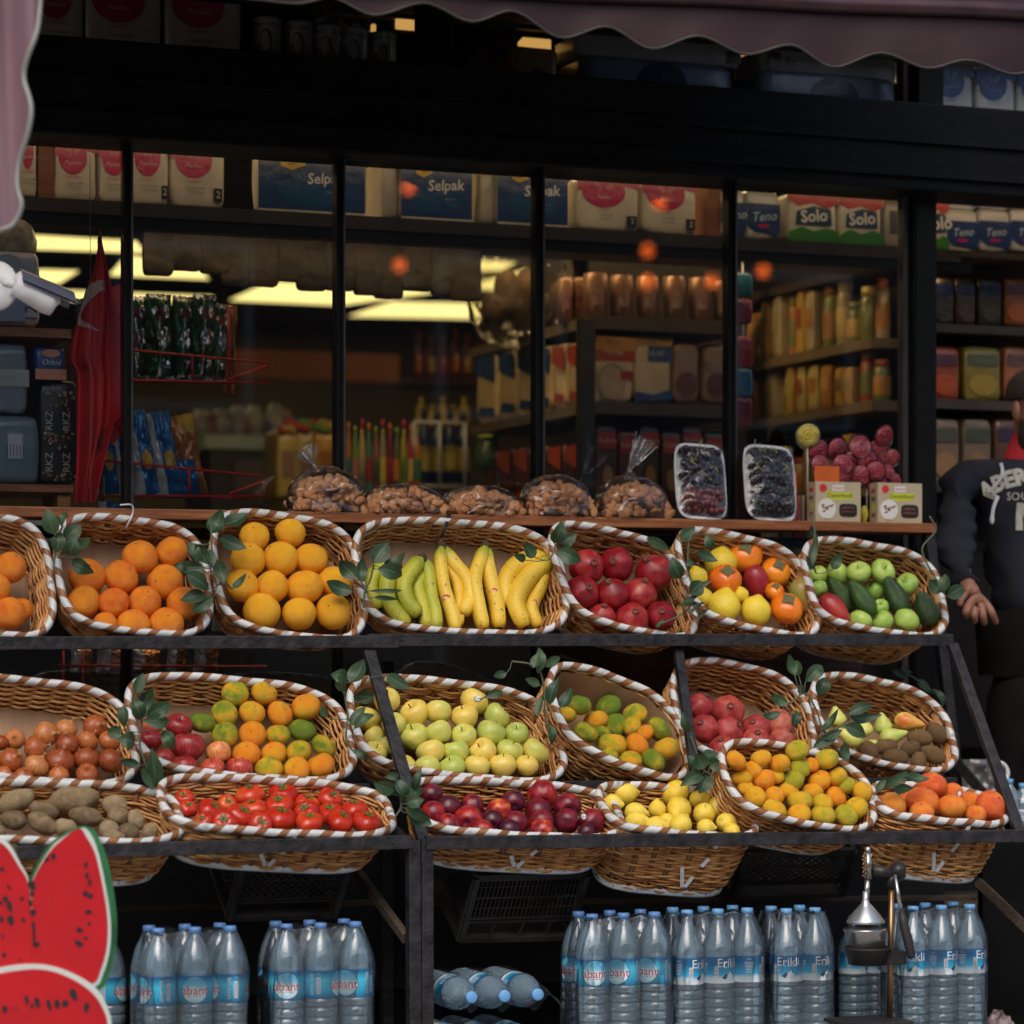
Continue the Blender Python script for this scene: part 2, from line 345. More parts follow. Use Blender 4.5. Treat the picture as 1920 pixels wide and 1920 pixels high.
topz = pt(1400, 8, YA).z
def valf(u, w_):
    U = -700 + u * 2760; bt = pt(U, ksm(U), YA); tp = Vector((bt.x, YA, pt(U, 4 + (U - 1280) * .043, YA).z if True else 0))
    p = tp.lerp(bt, w_); p.y += .003 * math.sin(U * .036 + w_ * 1.5) * w_ + .01 * math.sin(U * .013); return p
b = MB(); b.grid(valf, 400, 8, 0); b.build('valance', [M_AWN], aw)
b = MB(); b.tube([valf(i / 400, 1) + Vector((0, -.003, -.002)) for i in range(401)], .0042, 6, 0); b.build('piping', [M_PIPE], aw)
b = MB(); b.tube([valf(i / 40, 0) + Vector((0, -.01, .012)) for i in range(41)], .024, 10, 0); b.build('front_bar', [mat('burgundy_bar', (.05, .022, .028), .4, var=.2)], aw)
def roof(u, w_):
    p = valf(u, 0); q = Vector((p.x, -.02, 3.95)); r_ = p.lerp(q, w_); r_.z += .03 - .05 * math.sin(w_ * math.pi); return r_
b = MB(); b.grid(roof, 40, 8, 0); b.build('canopy', [M_AWN], aw)
# nearer side drop at the left edge
YS = -1.75; sk = [(72, -10), (70, 20), (64, 60), (47, 110), (42, 150), (52, 205), (48, 250), (36, 305), (34, 350), (40, 385), (30, 415), (10, 428), (-30, 436)]
M_AWN2 = mat('faded_pink_awning_cloth', (.20, .115, .145), .6, var=.14, sc=3)
sd_ = thing('awning_side_drop', pt(0, 430, YS), 'pinkish awning side panel with wavy piped edge hanging at left edge', 'awning', None)
edge = bez([pt(u, v, YS) for u, v in sk], 60)
def sidef(u, w_):
    e = edge[int(round(u * 60))]; l = pt(-160, 0, YS); p = e.copy(); x = l.x + (e.x - l.x) * w_; p.x = x
    zt = edge[0].z; p.z = e.z if u < .85 else e.z
    p.y += .03 * math.sin(x * 38) + .012 * math.sin(x * 90 + p.z * 3); return p
b = MB(); b.grid(sidef, 60, 24, 0); b.build('cloth', [M_AWN2], sd_)
b = MB(); b.tube([sidef(i / 60, 1) for i in range(61)], .0065, 6, 0); b.build('piping', [mat('grey_piping', (.30, .30, .27), .6)], sd_)

# ------------------------------------------------------------------ display racks
def racklbl(n, loc, l): return thing(n, loc, l, 'rack', 'display racks in front of the window')
YRT, YRB = YT - .012, YB - .012
def angle_bar(name, a, c, par, w_=.034, h_=.034, m=M_RACK):
    b = MB(); b.bar(a, c, w_, h_, 0, up=Vector((0, 1, .001)), bev=.0025)
    for q in (.05, .5, .95):
        p = Vector(a).lerp(Vector(c), q) + Vector((0, -h_ / 2, 0)); b.ball(p, .004, 0, 6, 4)
    return b.build(name, [m], par)
rl = racklbl('display_rack', pt(400, 1900, -.8), 'left black steel display rack carrying onions, oranges, tomatoes and potatoes')
angle_bar('front_rail', pt(-60, 1206, YRT), pt(742, 1203, YRT), rl, .036, .05)
angle_bar('front_rail', pt(-60, 1601, YRB), pt(770, 1578, YRB), rl, .036, .045)
angle_bar('strut', pt(582, 1420, YRT + .12), pt(772, 1590, YRB + .02), rl, .03, .03)
angle_bar('strut', pt(733, 1320, YRT + .1), pt(745, 1450, YM + .02), rl, .036, .02)
angle_bar('post', pt(774, 1575, YRB), pt(776, 2010, YRB), rl)
angle_bar('strut', pt(655, 1615, -.55), pt(762, 1760, YRB + .04), rl, .02, .03, M_RAWWOOD)
angle_bar('shelf_rail', pt(215, 1706, -.45), pt(705, 1692, -.45), rl, .016, .02, M_RAWWOOD)
angle_bar('back_post', pt(-30, 940, -.18), pt(-30, 2000, -.18), rl); angle_bar('back_post', pt(725, 1240, -.2), pt(725, 1950, -.2), rl)
rr_ = racklbl('display_rack', pt(1300, 1900, -.8), 'right black steel display rack carrying bananas, pomegranates, yellow apples and lemons')
angle_bar('front_rail', pt(690, 1200, YRT), pt(1784, 1200, YRT), rr_, .036, .026)
angle_bar('front_rail', pt(795, 1580, YRB), pt(1990, 1566, YRB), rr_, .036, .045)
angle_bar('strut', pt(692, 1222, YRT - .01), pt(794, 1580, YRB), rr_, .034, .02)
angle_bar('strut', pt(1270, 1210, YRT + .03), pt(1306, 1470, YM - .06), rr_, .028, .02)
angle_bar('strut', pt(1785, 1208, YRT), pt(1912, 1562, YRB), rr_, .034, .02)
angle_bar('strut', pt(1785, 1418, YRT + .2), pt(1905, 1562, YRB + .03), rr_, .02, .03)
angle_bar('post', pt(798, 1572, YRB), pt(799, 2010, YRB), rr_)
angle_bar('shelf_rail', pt(805, 1693, -.45), pt(1830, 1683, -.45), rr_, .016, .02, M_RAWWOOD)
angle_bar('strut', pt(1835, 1655, -.5), pt(1945, 1760, YRB + .04), rr_, .02, .03, M_RAWWOOD)
angle_bar('back_post', pt(1740, 1000, -.2), pt(1790, 1430, -.2), rr_)
angle_bar('cross_brace', pt(1050, 1228, -.3), pt(1130, 1262, -.3), rr_, .012, .01, M_RAWWOOD)
for yy, par in ((YM + .05, rr_), (YM + .05, rl)):
    a, c = (pt(700, 1478, yy), pt(1790, 1468, yy)) if par is rr_ else (pt(-60, 1485, yy), pt(690, 1480, yy)); angle_bar('middle_rail', a, c, par)
# back panels under the sill (wood boards seen between the baskets)
pn = thing('wood_panel', pt(1180, 1400, -.12), 'reddish brown wooden board panel behind the middle baskets', 'panel')
a, c = pt(1035, 1212, -.10), pt(1270, 1400, -.10); b = MB(); b.box(((a.x + c.x) / 2 + .3, -.10, (a.z + c.z) / 2 - .02), (c.x - a.x + .7, .02, a.z - c.z + .1), 0)
for k in range(1, 4): b.box(((a.x + c.x) / 2 + .3, -.112, a.z + (c.z - a.z) * k / 4), (c.x - a.x + .68, .004, .006), 0)
b.build('boards', [M_DWOOD], pn)
# low black platform for the bottles
b = MB(); p0 = pt(960, 1920, -1.0); b.box((.6, -.85, .035), (6.6, .75, .07), 0, bev=.004); b.build('low_platform', [M_BLACK], None, 'low black platform on which the water bottles stand', 'platform')
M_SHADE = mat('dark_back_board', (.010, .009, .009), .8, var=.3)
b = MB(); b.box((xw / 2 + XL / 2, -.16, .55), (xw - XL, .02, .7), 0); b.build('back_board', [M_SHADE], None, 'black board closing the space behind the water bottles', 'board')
# ------------------------------------------------------------------ wicker baskets
def wickermat():
    m, n, p = newmat('peeled_wicker')
    at = nd(n, 'ShaderNodeAttribute'); at.attribute_name = 'tone'
    v = objvec(n, True); a = noi(n, v, 30, 4)
    mm = nd(n, 'ShaderNodeMath', operation='MULTIPLY_ADD'); n.links.new(a, mm.inputs[0]); mm.inputs[1].default_value = .9; n.links.new(at.outputs['Fac'], mm.inputs[2])
    n.links.new(ramp(n, mm.outputs[0], [(.25, (.11, .038, .012)), (.55, (.44, .18, .05)), (.8, (.68, .34, .105)), (1.15, (.76, .45, .18))]), p.inputs['Base Color'])
    p.inputs['Roughness'].default_value = .42; bump(n, p, noi(n, v, 140, 2), .2, .002); return m
def rimmat():
    m, n, p = newmat('rim_wrap_white_and_brown'); uv = nd(n, 'ShaderNodeUVMap'); sx = nd(n, 'ShaderNodeSeparateXYZ'); n.links.new(uv.outputs[0], sx.inputs[0])
    oi = nd(n, 'ShaderNodeObjectInfo')
    wob = noi(n, objvec(n, True), 7, 1)
    a = nd(n, 'ShaderNodeMath', operation='MULTIPLY_ADD'); n.links.new(sx.outputs[0], a.inputs[0]); a.inputs[1].default_value = 1 / .060
    vm = nd(n, 'ShaderNodeMath', operation='MULTIPLY'); n.links.new(sx.outputs[1], vm.inputs[0]); vm.inputs[1].default_value = 1.0; n.links.new(vm.outputs[0], a.inputs[2])
    a2 = nd(n, 'ShaderNodeMath', operation='MULTIPLY_ADD'); n.links.new(wob, a2.inputs[0]); a2.inputs[1].default_value = .7; n.links.new(a.outputs[0], a2.inputs[2])
    f = nd(n, 'ShaderNodeMath', operation='FRACT'); n.links.new(a2.outputs[0], f.inputs[0])
    g = nd(n, 'ShaderNodeMath', operation='GREATER_THAN'); n.links.new(f.outputs[0], g.inputs[0]); g.inputs[1].default_value = .42
    mx = nd(n, 'ShaderNodeMix', data_type='RGBA'); n.links.new(g.outputs[0], mx.inputs[0])
    v = objvec(n, True)
    n.links.new(ramp(n, noi(n, v, 25, 4), [(.3, (.20, .075, .028)), (.7, (.34, .15, .06))]), mx.inputs[6])
    n.links.new(ramp(n, noi(n, v, 18, 5, .65), [(.30, (.30, .30, .28)), (.40, (.60, .62, .61)), (.7, (.73, .75, .75))]), mx.inputs[7])
    n.links.new(mx.outputs[2], p.inputs['Base Color']); p.inputs['Roughness'].default_value = .4
    bump(n, p, g.outputs[0], .5, .004); return m
M_WICK = wickermat(); M_RIM = rimmat()
M_STAKE = mat('flat_cane_stake', (.27, .12, .05), .5, var=.3, sc=20)
M_TRIM = mat('white_plastic_band', (.82, .84, .84), .4, var=.12, sc=15)
M_CARD = woodmat('brown_cardboard', (.35, .215, .125), (.29, .175, .10), .8, (14, 1, 1), 1.2)
M_CARD2 = mat('old_cardboard', (.34, .20, .11), .85, var=.1, sc=6)

def supere(th, e):
    c, s = math.cos(th), math.sin(th)
    return math.copysign(abs(c) ** (2 / e), c), math.copysign(abs(s) ** (2 / e), s)
BASK = {}
def basket(key, B, Fp, L, Rr, Yf, dY, H, label, e=3.6, taper=.13, lace=None, card=M_CARD, stakes=None, wall=False, floor=.86):
    Fw = pt(Fp[0], Fp[1], Yf); Bw = pt(B[0], B[1], Yf + dY); Lw = pt(L[0], L[1], Yf + dY * .5); Rw = pt(Rr[0], Rr[1], Yf + dY * .5)
    C = (Fw + Bw + Lw + Rw) / 4; ax = (Rw - Lw) / 2; ay = (Bw - Fw) / 2
    n = -(ax.cross(ay)).normalized()
    per = 4000; ths = [2 * math.pi * i / 800 for i in range(800)]
    raw = [ax * supere(t, e)[0] + ay * supere(t, e)[1] for t in ths]
    cum = [0]
    for i in range(800): cum.append(cum[-1] + (raw[(i + 1) % 800] - raw[i]).length)
    P = cum[-1]
    def loop(N, off=0):
        out = []; j = 0
        for i in range(N):
            s = (i + off) / N * P % P
            j = int(np.searchsorted(cum, s)) - 1; j = max(0, min(799, j))
            f = (s - cum[j]) / max(1e-9, cum[j + 1] - cum[j]); out.append(raw[j].lerp(raw[(j + 1) % 800], f))
        return out
    ns = stakes or max(16, int(P / .052)) // 2 * 2
    seg = 4; N = ns * seg; base = loop(N)
    org = C + n * H
    rt = thing('wicker_basket', org, label, 'basket', 'wicker baskets of fruit and vegetables on the shop rack')
    def prof(q): return 1 - taper * q ** 1.3 - (.04 * max(0, (q - .86) / .14) ** 2)
    b = MB(); rnd = random.Random(sum(map(ord, key))); rr = .0046
    nl = max(8, int(H / .0092)); ph = 0
    for k in range(nl):
        q = (k + .6) / nl; 
        if rnd.random() < .8: ph += 1
        jl = [rnd.uniform(-.003, .003) for _ in range(8)]
        pts = []
        for i in range(N):
            s = prof(q); p = base[i]; out = (p - n * p.dot(n)).normalized()
            wv = .0056 * math.cos(math.pi * (i / seg + ph))
            jj = jl[int(i / N * 8) % 8]
            pts.append(C + p * s + out * wv + n * (q * H + jj * math.sin(i * .9 + k)) )
        t0 = rnd.uniform(-.13, .18)
        tone = []
        for i in range(N):
            tv = t0 + .10 * math.sin(i * .21 + k * 1.7)
            tone += [tv + .25] * 5
        b.tube(pts, [rr * rnd.uniform(.75, 1.12)] * N, 5, 0, True, tone=tone)
    for sidx in range(ns):
        i = sidx * seg; p = base[i]; out = p.normalized(); tang = (base[(i + 1) % N] - base[i - 1]).normalized()
        pts = [C + p * prof(q) + n * (q * H) for q in (0, .25, .5, .75, .92, 1)]
        b.tube(pts, .0085, 4, 1, up=tang, flat=.25)
    b.build('woven_body', [M_WICK, M_STAKE], rt)
    # rim
    rl = loop(140); b = MB(); rim = [C + p * 1.012 - n * (.002 + .002 * math.sin(i * .35)) for i, p in enumerate(rl)]
    vs_uv = None; b.tube(rim, .0128, 12, 0, True, up=n, flat=.85)
    # seam-safe uv: whole number of stripes
    k = round(b.uv[-1][0] / .060) * .060 / (b.uv[-1][0] * 140 / 139)
    b.uv = [(u * k, v) for u, v in b.uv]; o = b.build('rim', [M_RIM], rt)
    # foot band with nails
    b = MB(); s = prof(1) + .03; bl = loop(90)
    P3 = [C + p * s + n * (H - .002) for p in bl]; b.tube(P3, .013, 6, 0, True, up=n, flat=.22)
    for i in range(0, 90, 6):
        p = bl[i]; b.ball(P3[i] + p.normalized() * .0035, .0024, 1, 6, 4)
    b.build('foot_band', [M_TRIM, M_INK], rt)
    # floor + liner
    b = MB(); fl = [C + p * (prof(.98)) + n * (H * .97) for p in loop(64)]; b.poly(fl, -n, .006, 0); b.build('base', [M_DWOOD], rt)
    b = MB(); q = floor; NN = 64; lp = loop(NN); vs = [C + n * (H * q)]
    for f in (.5, .93, .97):
        for i, p in enumerate(lp): vs.append(C + p * (prof(q) * f) + n * (H * q - (.018 if f > .95 else .0) - .003 * noise.noise(p * 14)))
    fs = [(0, 1 + i, 1 + (i + 1) % NN) for i in range(NN)]
    for r_ in range(2): fs += [(1 + r_ * NN + i, 1 + (r_ + 1) * NN + i, 1 + (r_ + 1) * NN + (i + 1) % NN, 1 + r_ * NN + (i + 1) % NN) for i in range(NN)]
    b.add(vs, fs, 0); b.build('cardboard_liner', [card], rt)
    if wall:      # cardboard standing up against the inside wall
        b = MB(); lp2 = loop(96); vs = []
        for qq in (.06, .4, .75): vs += [C + p * (prof(qq) - .065 - .01 * math.sin(i * .8)) + n * (H * qq + .004 * math.sin(i * 1.3)) for i, p in enumerate(lp2)]
        b.add(vs, [(r_ * 96 + i, r_ * 96 + (i + 1) % 96, (r_ + 1) * 96 + (i + 1) % 96, (r_ + 1) * 96 + i) for r_ in range(2) for i in range(96)], 0); b.build('cardboard_wall', [card], rt)
    if lace:      # white strap laced through the front wall
        b = MB(); fx = Fw + ax * lace; dirn = ax.normalized(); out = -ay.normalized()
        for (a0, q0, a1, q1) in ((-.03, .45, .0, .95), (.035, .3, .018, .52), (.012, .62, -.002, .9), (.045, .0, .035, .2)):
            pa = fx + dirn * a0 * 1.2 + n * (H * q0) + out * (.012 - .0); pb = fx + dirn * a1 * 1.2 + n * (H * q1) + out * .012
            sa = (1 - prof(q0)); sb = (1 - prof(q1)); pa += ay * sa; pb += ay * sb
            b.bar(pa.lerp(pb, .15), pa.lerp(pb, .8), .011, .0025, 0, up=out)
        b.build('strap', [M_TRIM], rt)
    BASK[key] = dict(C=C, ax=ax, ay=ay, n=n, H=H, Yf=Yf, dY=dY, vF=Fp[1], vB=B[1], org=org)
    return rt

def bk(*a, **k): return basket(*a, **k)
bk('T0', (-25, 962), (-5, 1183), (-150, 1065), (86, 1095), YT, .14, .15, 'wicker basket of oranges cut off by the left edge, top shelf', floor=.95)
bk('T1', (240, 972), (262, 1180), (110, 1068), (387, 1098), YT, .14, .15, 'wicker basket of orange-red oranges, first whole basket on the top shelf')
bk('T2', (530, 968), (556, 1190), (404, 1062), (676, 1098), YT, .14, .15, 'wicker basket of bright yellow-orange oranges, left of the bananas')
bk('T3', (850, 984), (884, 1188), (670, 1068), (1052, 1090), YT, .14, .13, 'wide wicker basket holding the bananas, top shelf')
bk('T4', (1138, 998), (1195, 1184), (1049, 1060), (1291, 1112), YT, .14, .17, 'wicker basket of dark red pomegranates, right of the bananas')
bk('T5', (1372, 1006), (1420, 1180), (1288, 1068), (1528, 1118), YT, .15, .20, 'wicker basket of persimmons, mangoes and yellow quinces, top shelf')
bk('T6', (1620, 1022), (1652, 1184), (1518, 1082), (1768, 1122), YT, .15, .22, 'wicker basket of green apples and avocados at the right end of the top shelf')
bk('M0', (60, 1276), (95, 1462), (-140, 1355), (233, 1388), YM, .19, .14, 'wicker basket of brown onions, middle shelf far left')
bk('M1', (432, 1274), (475, 1455), (248, 1350), (652, 1384), YM, .19, .14, 'wide wicker basket of red apples and green-orange clementines, middle shelf')
bk('M2', (842, 1276), (888, 1452), (658, 1352), (1040, 1392), YM, .19, .14, 'wide wicker basket of yellow apples behind the leaning rack bar')
bk('M3', (1140, 1266), (1180, 1436), (1040, 1312), (1287, 1398), YM, .19, .19, 'tilted wicker basket of green and orange clementines, right of the yellow apples', card=M_CARD2, e=2.9, floor=.7, wall=True)
bk('M4', (1378, 1246), (1410, 1432), (1268, 1318), (1522, 1366), YM + .09, .17, .18, 'wicker basket of pale red pomegranates, middle shelf', e=2.9)
bk('M5', (1635, 1274), (1680, 1434), (1532, 1334), (1782, 1382), YM + .08, .17, .19, 'wicker basket of pears and kiwis at the right end of the middle shelf', e=3)
bk('B0', (95, 1470), (130, 1578), (-110, 1520), (335, 1530), YB, .21, .15, 'wicker basket of potatoes behind the watermelon sign')
bk('B1', (498, 1464), (530, 1562), (312, 1502), (735, 1526), YB, .21, .13, 'wide wicker basket of red tomatoes, bottom shelf', lace=-.05)
bk('B2', (950, 1468), (985, 1566), (772, 1508), (1158, 1530), YB, .21, .13, 'wide wicker basket of dark red nectarines, bottom shelf', lace=.02)
bk('B3', (1250, 1478), (1290, 1564), (1130, 1510), (1406, 1534), YB, .21, .21, 'deep wicker basket of lemons, bottom shelf', lace=.2)
bk('B4', (1475, 1402), (1512, 1544), (1362, 1448), (1634, 1500), YB, .16, .16, 'wicker basket heaped with small yellow-orange clementines', e=3)
bk('B5', (1742, 1476), (1770, 1538), (1646, 1500), (1884, 1524), YB, .19, .20, 'wicker basket of orange grapefruits at the right end of the bottom shelf', lace=.15)

# ------------------------------------------------------------------ fruit shapes (unit radius)
def shape(kind, seed=0):
    b = MB(); nu, nv = 28, 20; rs = random.Random(seed * 13 + len(kind)); off = Vector((rs.random() * 50, rs.random() * 50, 0))
    vs = []; 
    for i in range(nv + 1):
        t = math.pi * i / nv
        for k in range(nu):
            g = 2 * math.pi * k / nu; s, c = math.sin(t), math.cos(t); r = s; z = c; x0 = 0
            if kind in ('orange', 'grapefruit'):
                z = c * (.95 if kind == 'orange' else .88); z -= .05 * math.exp(-(t / .2) ** 2); a = .035
            elif kind == 'clementine': z = c * .82 - .13 * math.exp(-(t / .32) ** 2) + .05 * math.exp(-((math.pi - t) / .3) ** 2); r = s * (1 + .02 * math.cos(g * 9) * math.exp(-(t / .6) ** 2)); a = .03
            elif kind == 'apple': r = s * (1 + .10 * c); z = c * .90 - .38 * math.exp(-(t / .33) ** 2) + .20 * math.exp(-((math.pi - t) / .3) ** 2) * (1 + .2 * math.cos(5 * g)); a = .06
            elif kind == 'tomato':
                lob = 1 + .045 * math.cos(g * 5 + seed) * s + .03 * math.cos(g * 3 + seed * 2); r = s * lob; z = c * .76 - .20 * math.exp(-(t / .4) ** 2) * (1 - .3 * math.cos(g * 5 + seed)); a = .03
            elif kind == 'nectarine': r = s * (1 - .09 * math.exp(-((abs(g - math.pi)) / .16) ** 2)); z = c * 1.02 - .2 * math.exp(-(t / .25) ** 2); a = .03
            elif kind == 'lemon': z = c + .26 * math.exp(-(t / .28) ** 2) + .12 * math.exp(-((math.pi - t) / .25) ** 2); r = s * .88; z *= .95; a = .03
            elif kind == 'quince': z = c * 1.0 + .16 * math.exp(-(t / .35) ** 2); r = s * (1 + .04 * math.cos(3 * g)); a = .05
            elif kind == 'pomegranate': r = s * (1 + .035 * math.cos(6 * g) * s); z = c * .95 + .08 * math.exp(-(t / .25) ** 2); a = .03
            elif kind == 'persimmon': r = s * (1 + .03 * math.cos(4 * g)); z = c * .82 - .10 * math.exp(-(t / .4) ** 2); a = .02
            elif kind == 'kiwi': z = c * 1.0; r = s * .72; a = .03
            elif kind == 'mango': z = c; r = s * (.78 + .06 * c); x0 = .12 * c * c; a = .02
            elif kind == 'avocado': z = c; r = s * (.62 - .17 * c) * (1 + .03 * c * c); a = .02
            elif kind == 'pear': z = c; r = s * (.66 - .30 * c + .04 * math.cos(3 * t)); a = .02
            elif kind == 'potato': z = c; r = s * .62; a = .16
            elif kind == 'onion': z = c * .86 + .26 * math.exp(-(t / .16) ** 2) - .03 * math.exp(-(t / .5) ** 2); r = s * (1 + .008 * math.cos(14 * g)); a = .03
            p = Vector((r * math.cos(g) + x0, r * math.sin(g), z))
            d = noise.noise(p * 1.4 + off) * a + noise.noise(p * 4 + off) * a * .25
            vs.append(p * (1 + d))
    fs = [(i * nu + k, (i + 1) * nu + k, (i + 1) * nu + (k + 1) % nu, i * nu + (k + 1) % nu) for i in range(nv) for k in range(nu)]
    b.add(vs, fs, 0); return b
O1, O2 = (.86, .245, .012), (.93, .36, .022)
FM = {
 'orange': fruitmat('orange_peel', [(.25, (.93, .33, .016)), (.5, (.90, .26, .014)), (.75, (.80, .14, .015))], 1.6, .38, .5, 42, .25),
 'orange_yellow': fruitmat('yellow_orange_peel', [(.25, (.98, .52, .02)), (.6, (.97, .44, .016)), (.8, (.95, .33, .01))], 1.6, .36, .5, 42, .2),
 'grapefruit': fruitmat('grapefruit_peel', [(.25, (.93, .37, .04)), (.5, (.92, .24, .025)), (.75, (.78, .10, .03))], 1.3, .38, .45, 42, .4),
 'clementine': fruitmat('clementine_peel', [(.25, (.15, .23, .012)), (.42, (.46, .40, .015)), (.58, (.82, .42, .014)), (.84, (.90, .28, .01))], 1.1, .36, .5, 30, .7),
 'clementine_ripe': fruitmat('ripe_clementine_peel', [(.10, (.42, .42, .02)), (.34, (.80, .50, .02)), (.6, (.93, .42, .013)), (.85, (.93, .28, .01))], 1.1, .36, .5, 30, .7),
 'apple_yellow': fruitmat('yellow_apple_skin', [(.2, (.46, .54, .11)), (.5, (.68, .64, .14)), (.8, (.82, .60, .12))], .9, .33, .04, 60, .8),
 'apple_red': fruitmat('red_apple_skin', [(.25, (.20, .012, .02)), (.5, (.50, .05, .04)), (.66, (.72, .20, .08)), (.85, (.80, .45, .12))], 2.2, .28, .0, 60, .6, (5, 5, .6)),
 'apple_green': fruitmat('green_apple_skin', [(.25, (.22, .42, .06)), (.75, (.45, .60, .12))], 1, .35, .05, 50, .6),
 'pomegranate': fruitmat('pomegranate_skin', [(.25, (.17, .006, .012)), (.5, (.32, .012, .018)), (.72, (.45, .06, .04)), (.9, (.55, .2, .1))], 1.7, .33, .1, 30, .3),
 'pomegranate_pale': fruitmat('pale_pomegranate_skin', [(.25, (.30, .022, .028)), (.5, (.45, .06, .05)), (.75, (.55, .18, .10))], 1.9, .42, .15, 30, .3),
 'tomato': fruitmat('tomato_skin', [(.25, (.46, .022, .009)), (.6, (.60, .048, .014)), (.85, (.68, .14, .022))], 1, .17, .0, 60, .45),
 'nectarine': fruitmat('nectarine_skin', [(.32, (.055, .006, .018)), (.55, (.17, .009, .020)), (.75, (.42, .022, .020)), (.95, (.75, .2, .04))], 1.3, .3, .03, 80, .5),
 'lemon': fruitmat('lemon_peel', [(.25, (.90, .60, .035)), (.75, (.92, .74, .12))], 1.5, .36, .25, 24, .3),
 'quince': fruitmat('quince_skin', [(.25, (.75, .56, .04)), (.75, (.88, .66, .05))], 1.5, .45, .12, 20, .3),
 'persimmon': fruitmat('persimmon_skin', [(.2, (.80, .15, .012)), (.75, (.93, .34, .015))], 1.2, .26, .0, 60, .4),
 'kiwi': fruitmat('kiwi_fuzz', [(.25, (.115, .062, .022)), (.75, (.21, .125, .05))], 3, .8, .5, 40, .3),
 'mango': fruitmat('red_mango_skin', [(.25, (.22, .012, .03)), (.6, (.42, .03, .03)), (.85, (.55, .15, .03))], .9, .3, .0, 60, .1),
 'mango_green': fruitmat('green_mango_skin', [(.3, (.16, .25, .05)), (.52, (.33, .30, .06)), (.7, (.42, .05, .05))], .7, .3, .0, 60, .1),
 'avocado': fruitmat('avocado_skin', [(.25, (.018, .045, .012)), (.75, (.05, .12, .02))], 2, .3, .35, 26, .4),
 'pear': fruitmat('pear_skin', [(.25, (.50, .58, .13)), (.72, (.72, .70, .16))], 1.2, .4, .05, 70, .5),
 'pear_blush': fruitmat('blushed_pear_skin', [(.4, (.78, .62, .12)), (.6, (.70, .18, .04))], .7, .4, .05, 70, .2),
 'potato': fruitmat('dusty_potato_skin', [(.2, (.15, .10, .05)), (.5, (.27, .19, .10)), (.8, (.36, .27, .15))], 2.5, .85, .4, 14, .5, detail=6),
 'onion': fruitmat('onion_skin', [(.25, (.26, .05, .014)), (.5, (.44, .12, .03)), (.72, (.54, .20, .06)), (.9, (.62, .32, .13))], 2, .24, .12, 12, .5, (6, 6, .5)),
}
M_CALYX = mat('dried_calyx', (.13, .12, .05), .8, var=.35, sc=30)
M_GREEN = mat('green_calyx', (.07, .16, .03), .6, var=.3, sc=30)
M_STEM = mat('woody_stem', (.09, .055, .03), .8, var=.3, sc=30)
def star(n, r, z, droop, wd=.2, m=0):
    b = MB()
    for k in range(n):
        g = 2 * math.pi * k / n + random.uniform(-.2, .2); d = Vector((math.cos(g), math.sin(g), 0)); s = Vector((-d.y, d.x, 0)); rr = r * random.uniform(.8, 1.15)
        pts = [d * .03 * r + Vector((0, 0, z)), d * rr * .45 + Vector((0, 0, z + .03)), d * rr + Vector((0, 0, z + droop))]
        vs = [pts[0] + s * wd * r * .6, pts[0] - s * wd * r * .6, pts[1] + s * wd * r, pts[1] - s * wd * r, pts[2]]
        b.add(vs, [(0, 1, 3, 2), (2, 3, 4)], m); b.add([q - Vector((0, 0, .03)) for q in vs], [(1, 0, 2, 3), (3, 2, 4)], m)
    return b
def calyx_mesh(kind):
    if kind == 'tomato': b = star(5, .45, .60, .10, .22); b.tube([(0, 0, .55), (.04, 0, .85)], [.05, .04], 6); return ('calyx', b, M_GREEN)
    if kind == 'persimmon': b = star(4, .60, .80, -.10, .34); b.ball((0, 0, .76), (.16, .16, .08), 0, 8, 5); return ('calyx', b, M_CALYX)
    if kind == 'pomegranate':
        b = MB(); b.lathe([(.32, .88), (.20, .98), (.15, 1.04), (.21, 1.13), (.13, 1.10), (.08, .98), (.02, .95)], 12, lob=lambda g, q: 1 + .3 * math.cos(6 * g) * q); return ('crown', b, mat('pomegranate_crown', (.16, .05, .03), .7, var=.5, sc=30))
    if kind == 'apple': b = MB(); b.tube([(0, 0, .45), (.02, .01, .65), (.07, .03, .88)], [.05, .04, .05], 6); return ('stem', b, M_STEM)
    if kind == 'orange': b = MB(); b.ball((0, 0, .895), (.07, .07, .03), 0, 8, 4); return ('stem_scar', b, M_CALYX)
    if kind == 'clementine': b = MB(); b.ball((0, 0, .70), (.06, .06, .03), 0, 8, 4); return ('stem_scar', b, M_CALYX)
    if kind == 'onion':
        b = MB()
        for k in range(5): g = k * 1.3; b.tube([(0, 0, 1.0), (.05 * math.cos(g), .05 * math.sin(g), 1.2), (.16 * math.cos(g), .16 * math.sin(g), 1.35)], [.06, .03, .008], 5)
        return ('dry_neck', b, mat('dry_onion_skin', (.55, .33, .14), .7, var=.2))
    if kind == 'pear': b = MB(); b.tube([(0, 0, .95), (.05, 0, 1.2)], [.05, .05], 6); return ('stem', b, M_STEM)
    if kind == 'lemon': b = MB(); b.ball((0, 0, -1.06), (.07, .07, .04), 0, 8, 4); return ('stem_scar', b, M_CALYX)
    return None
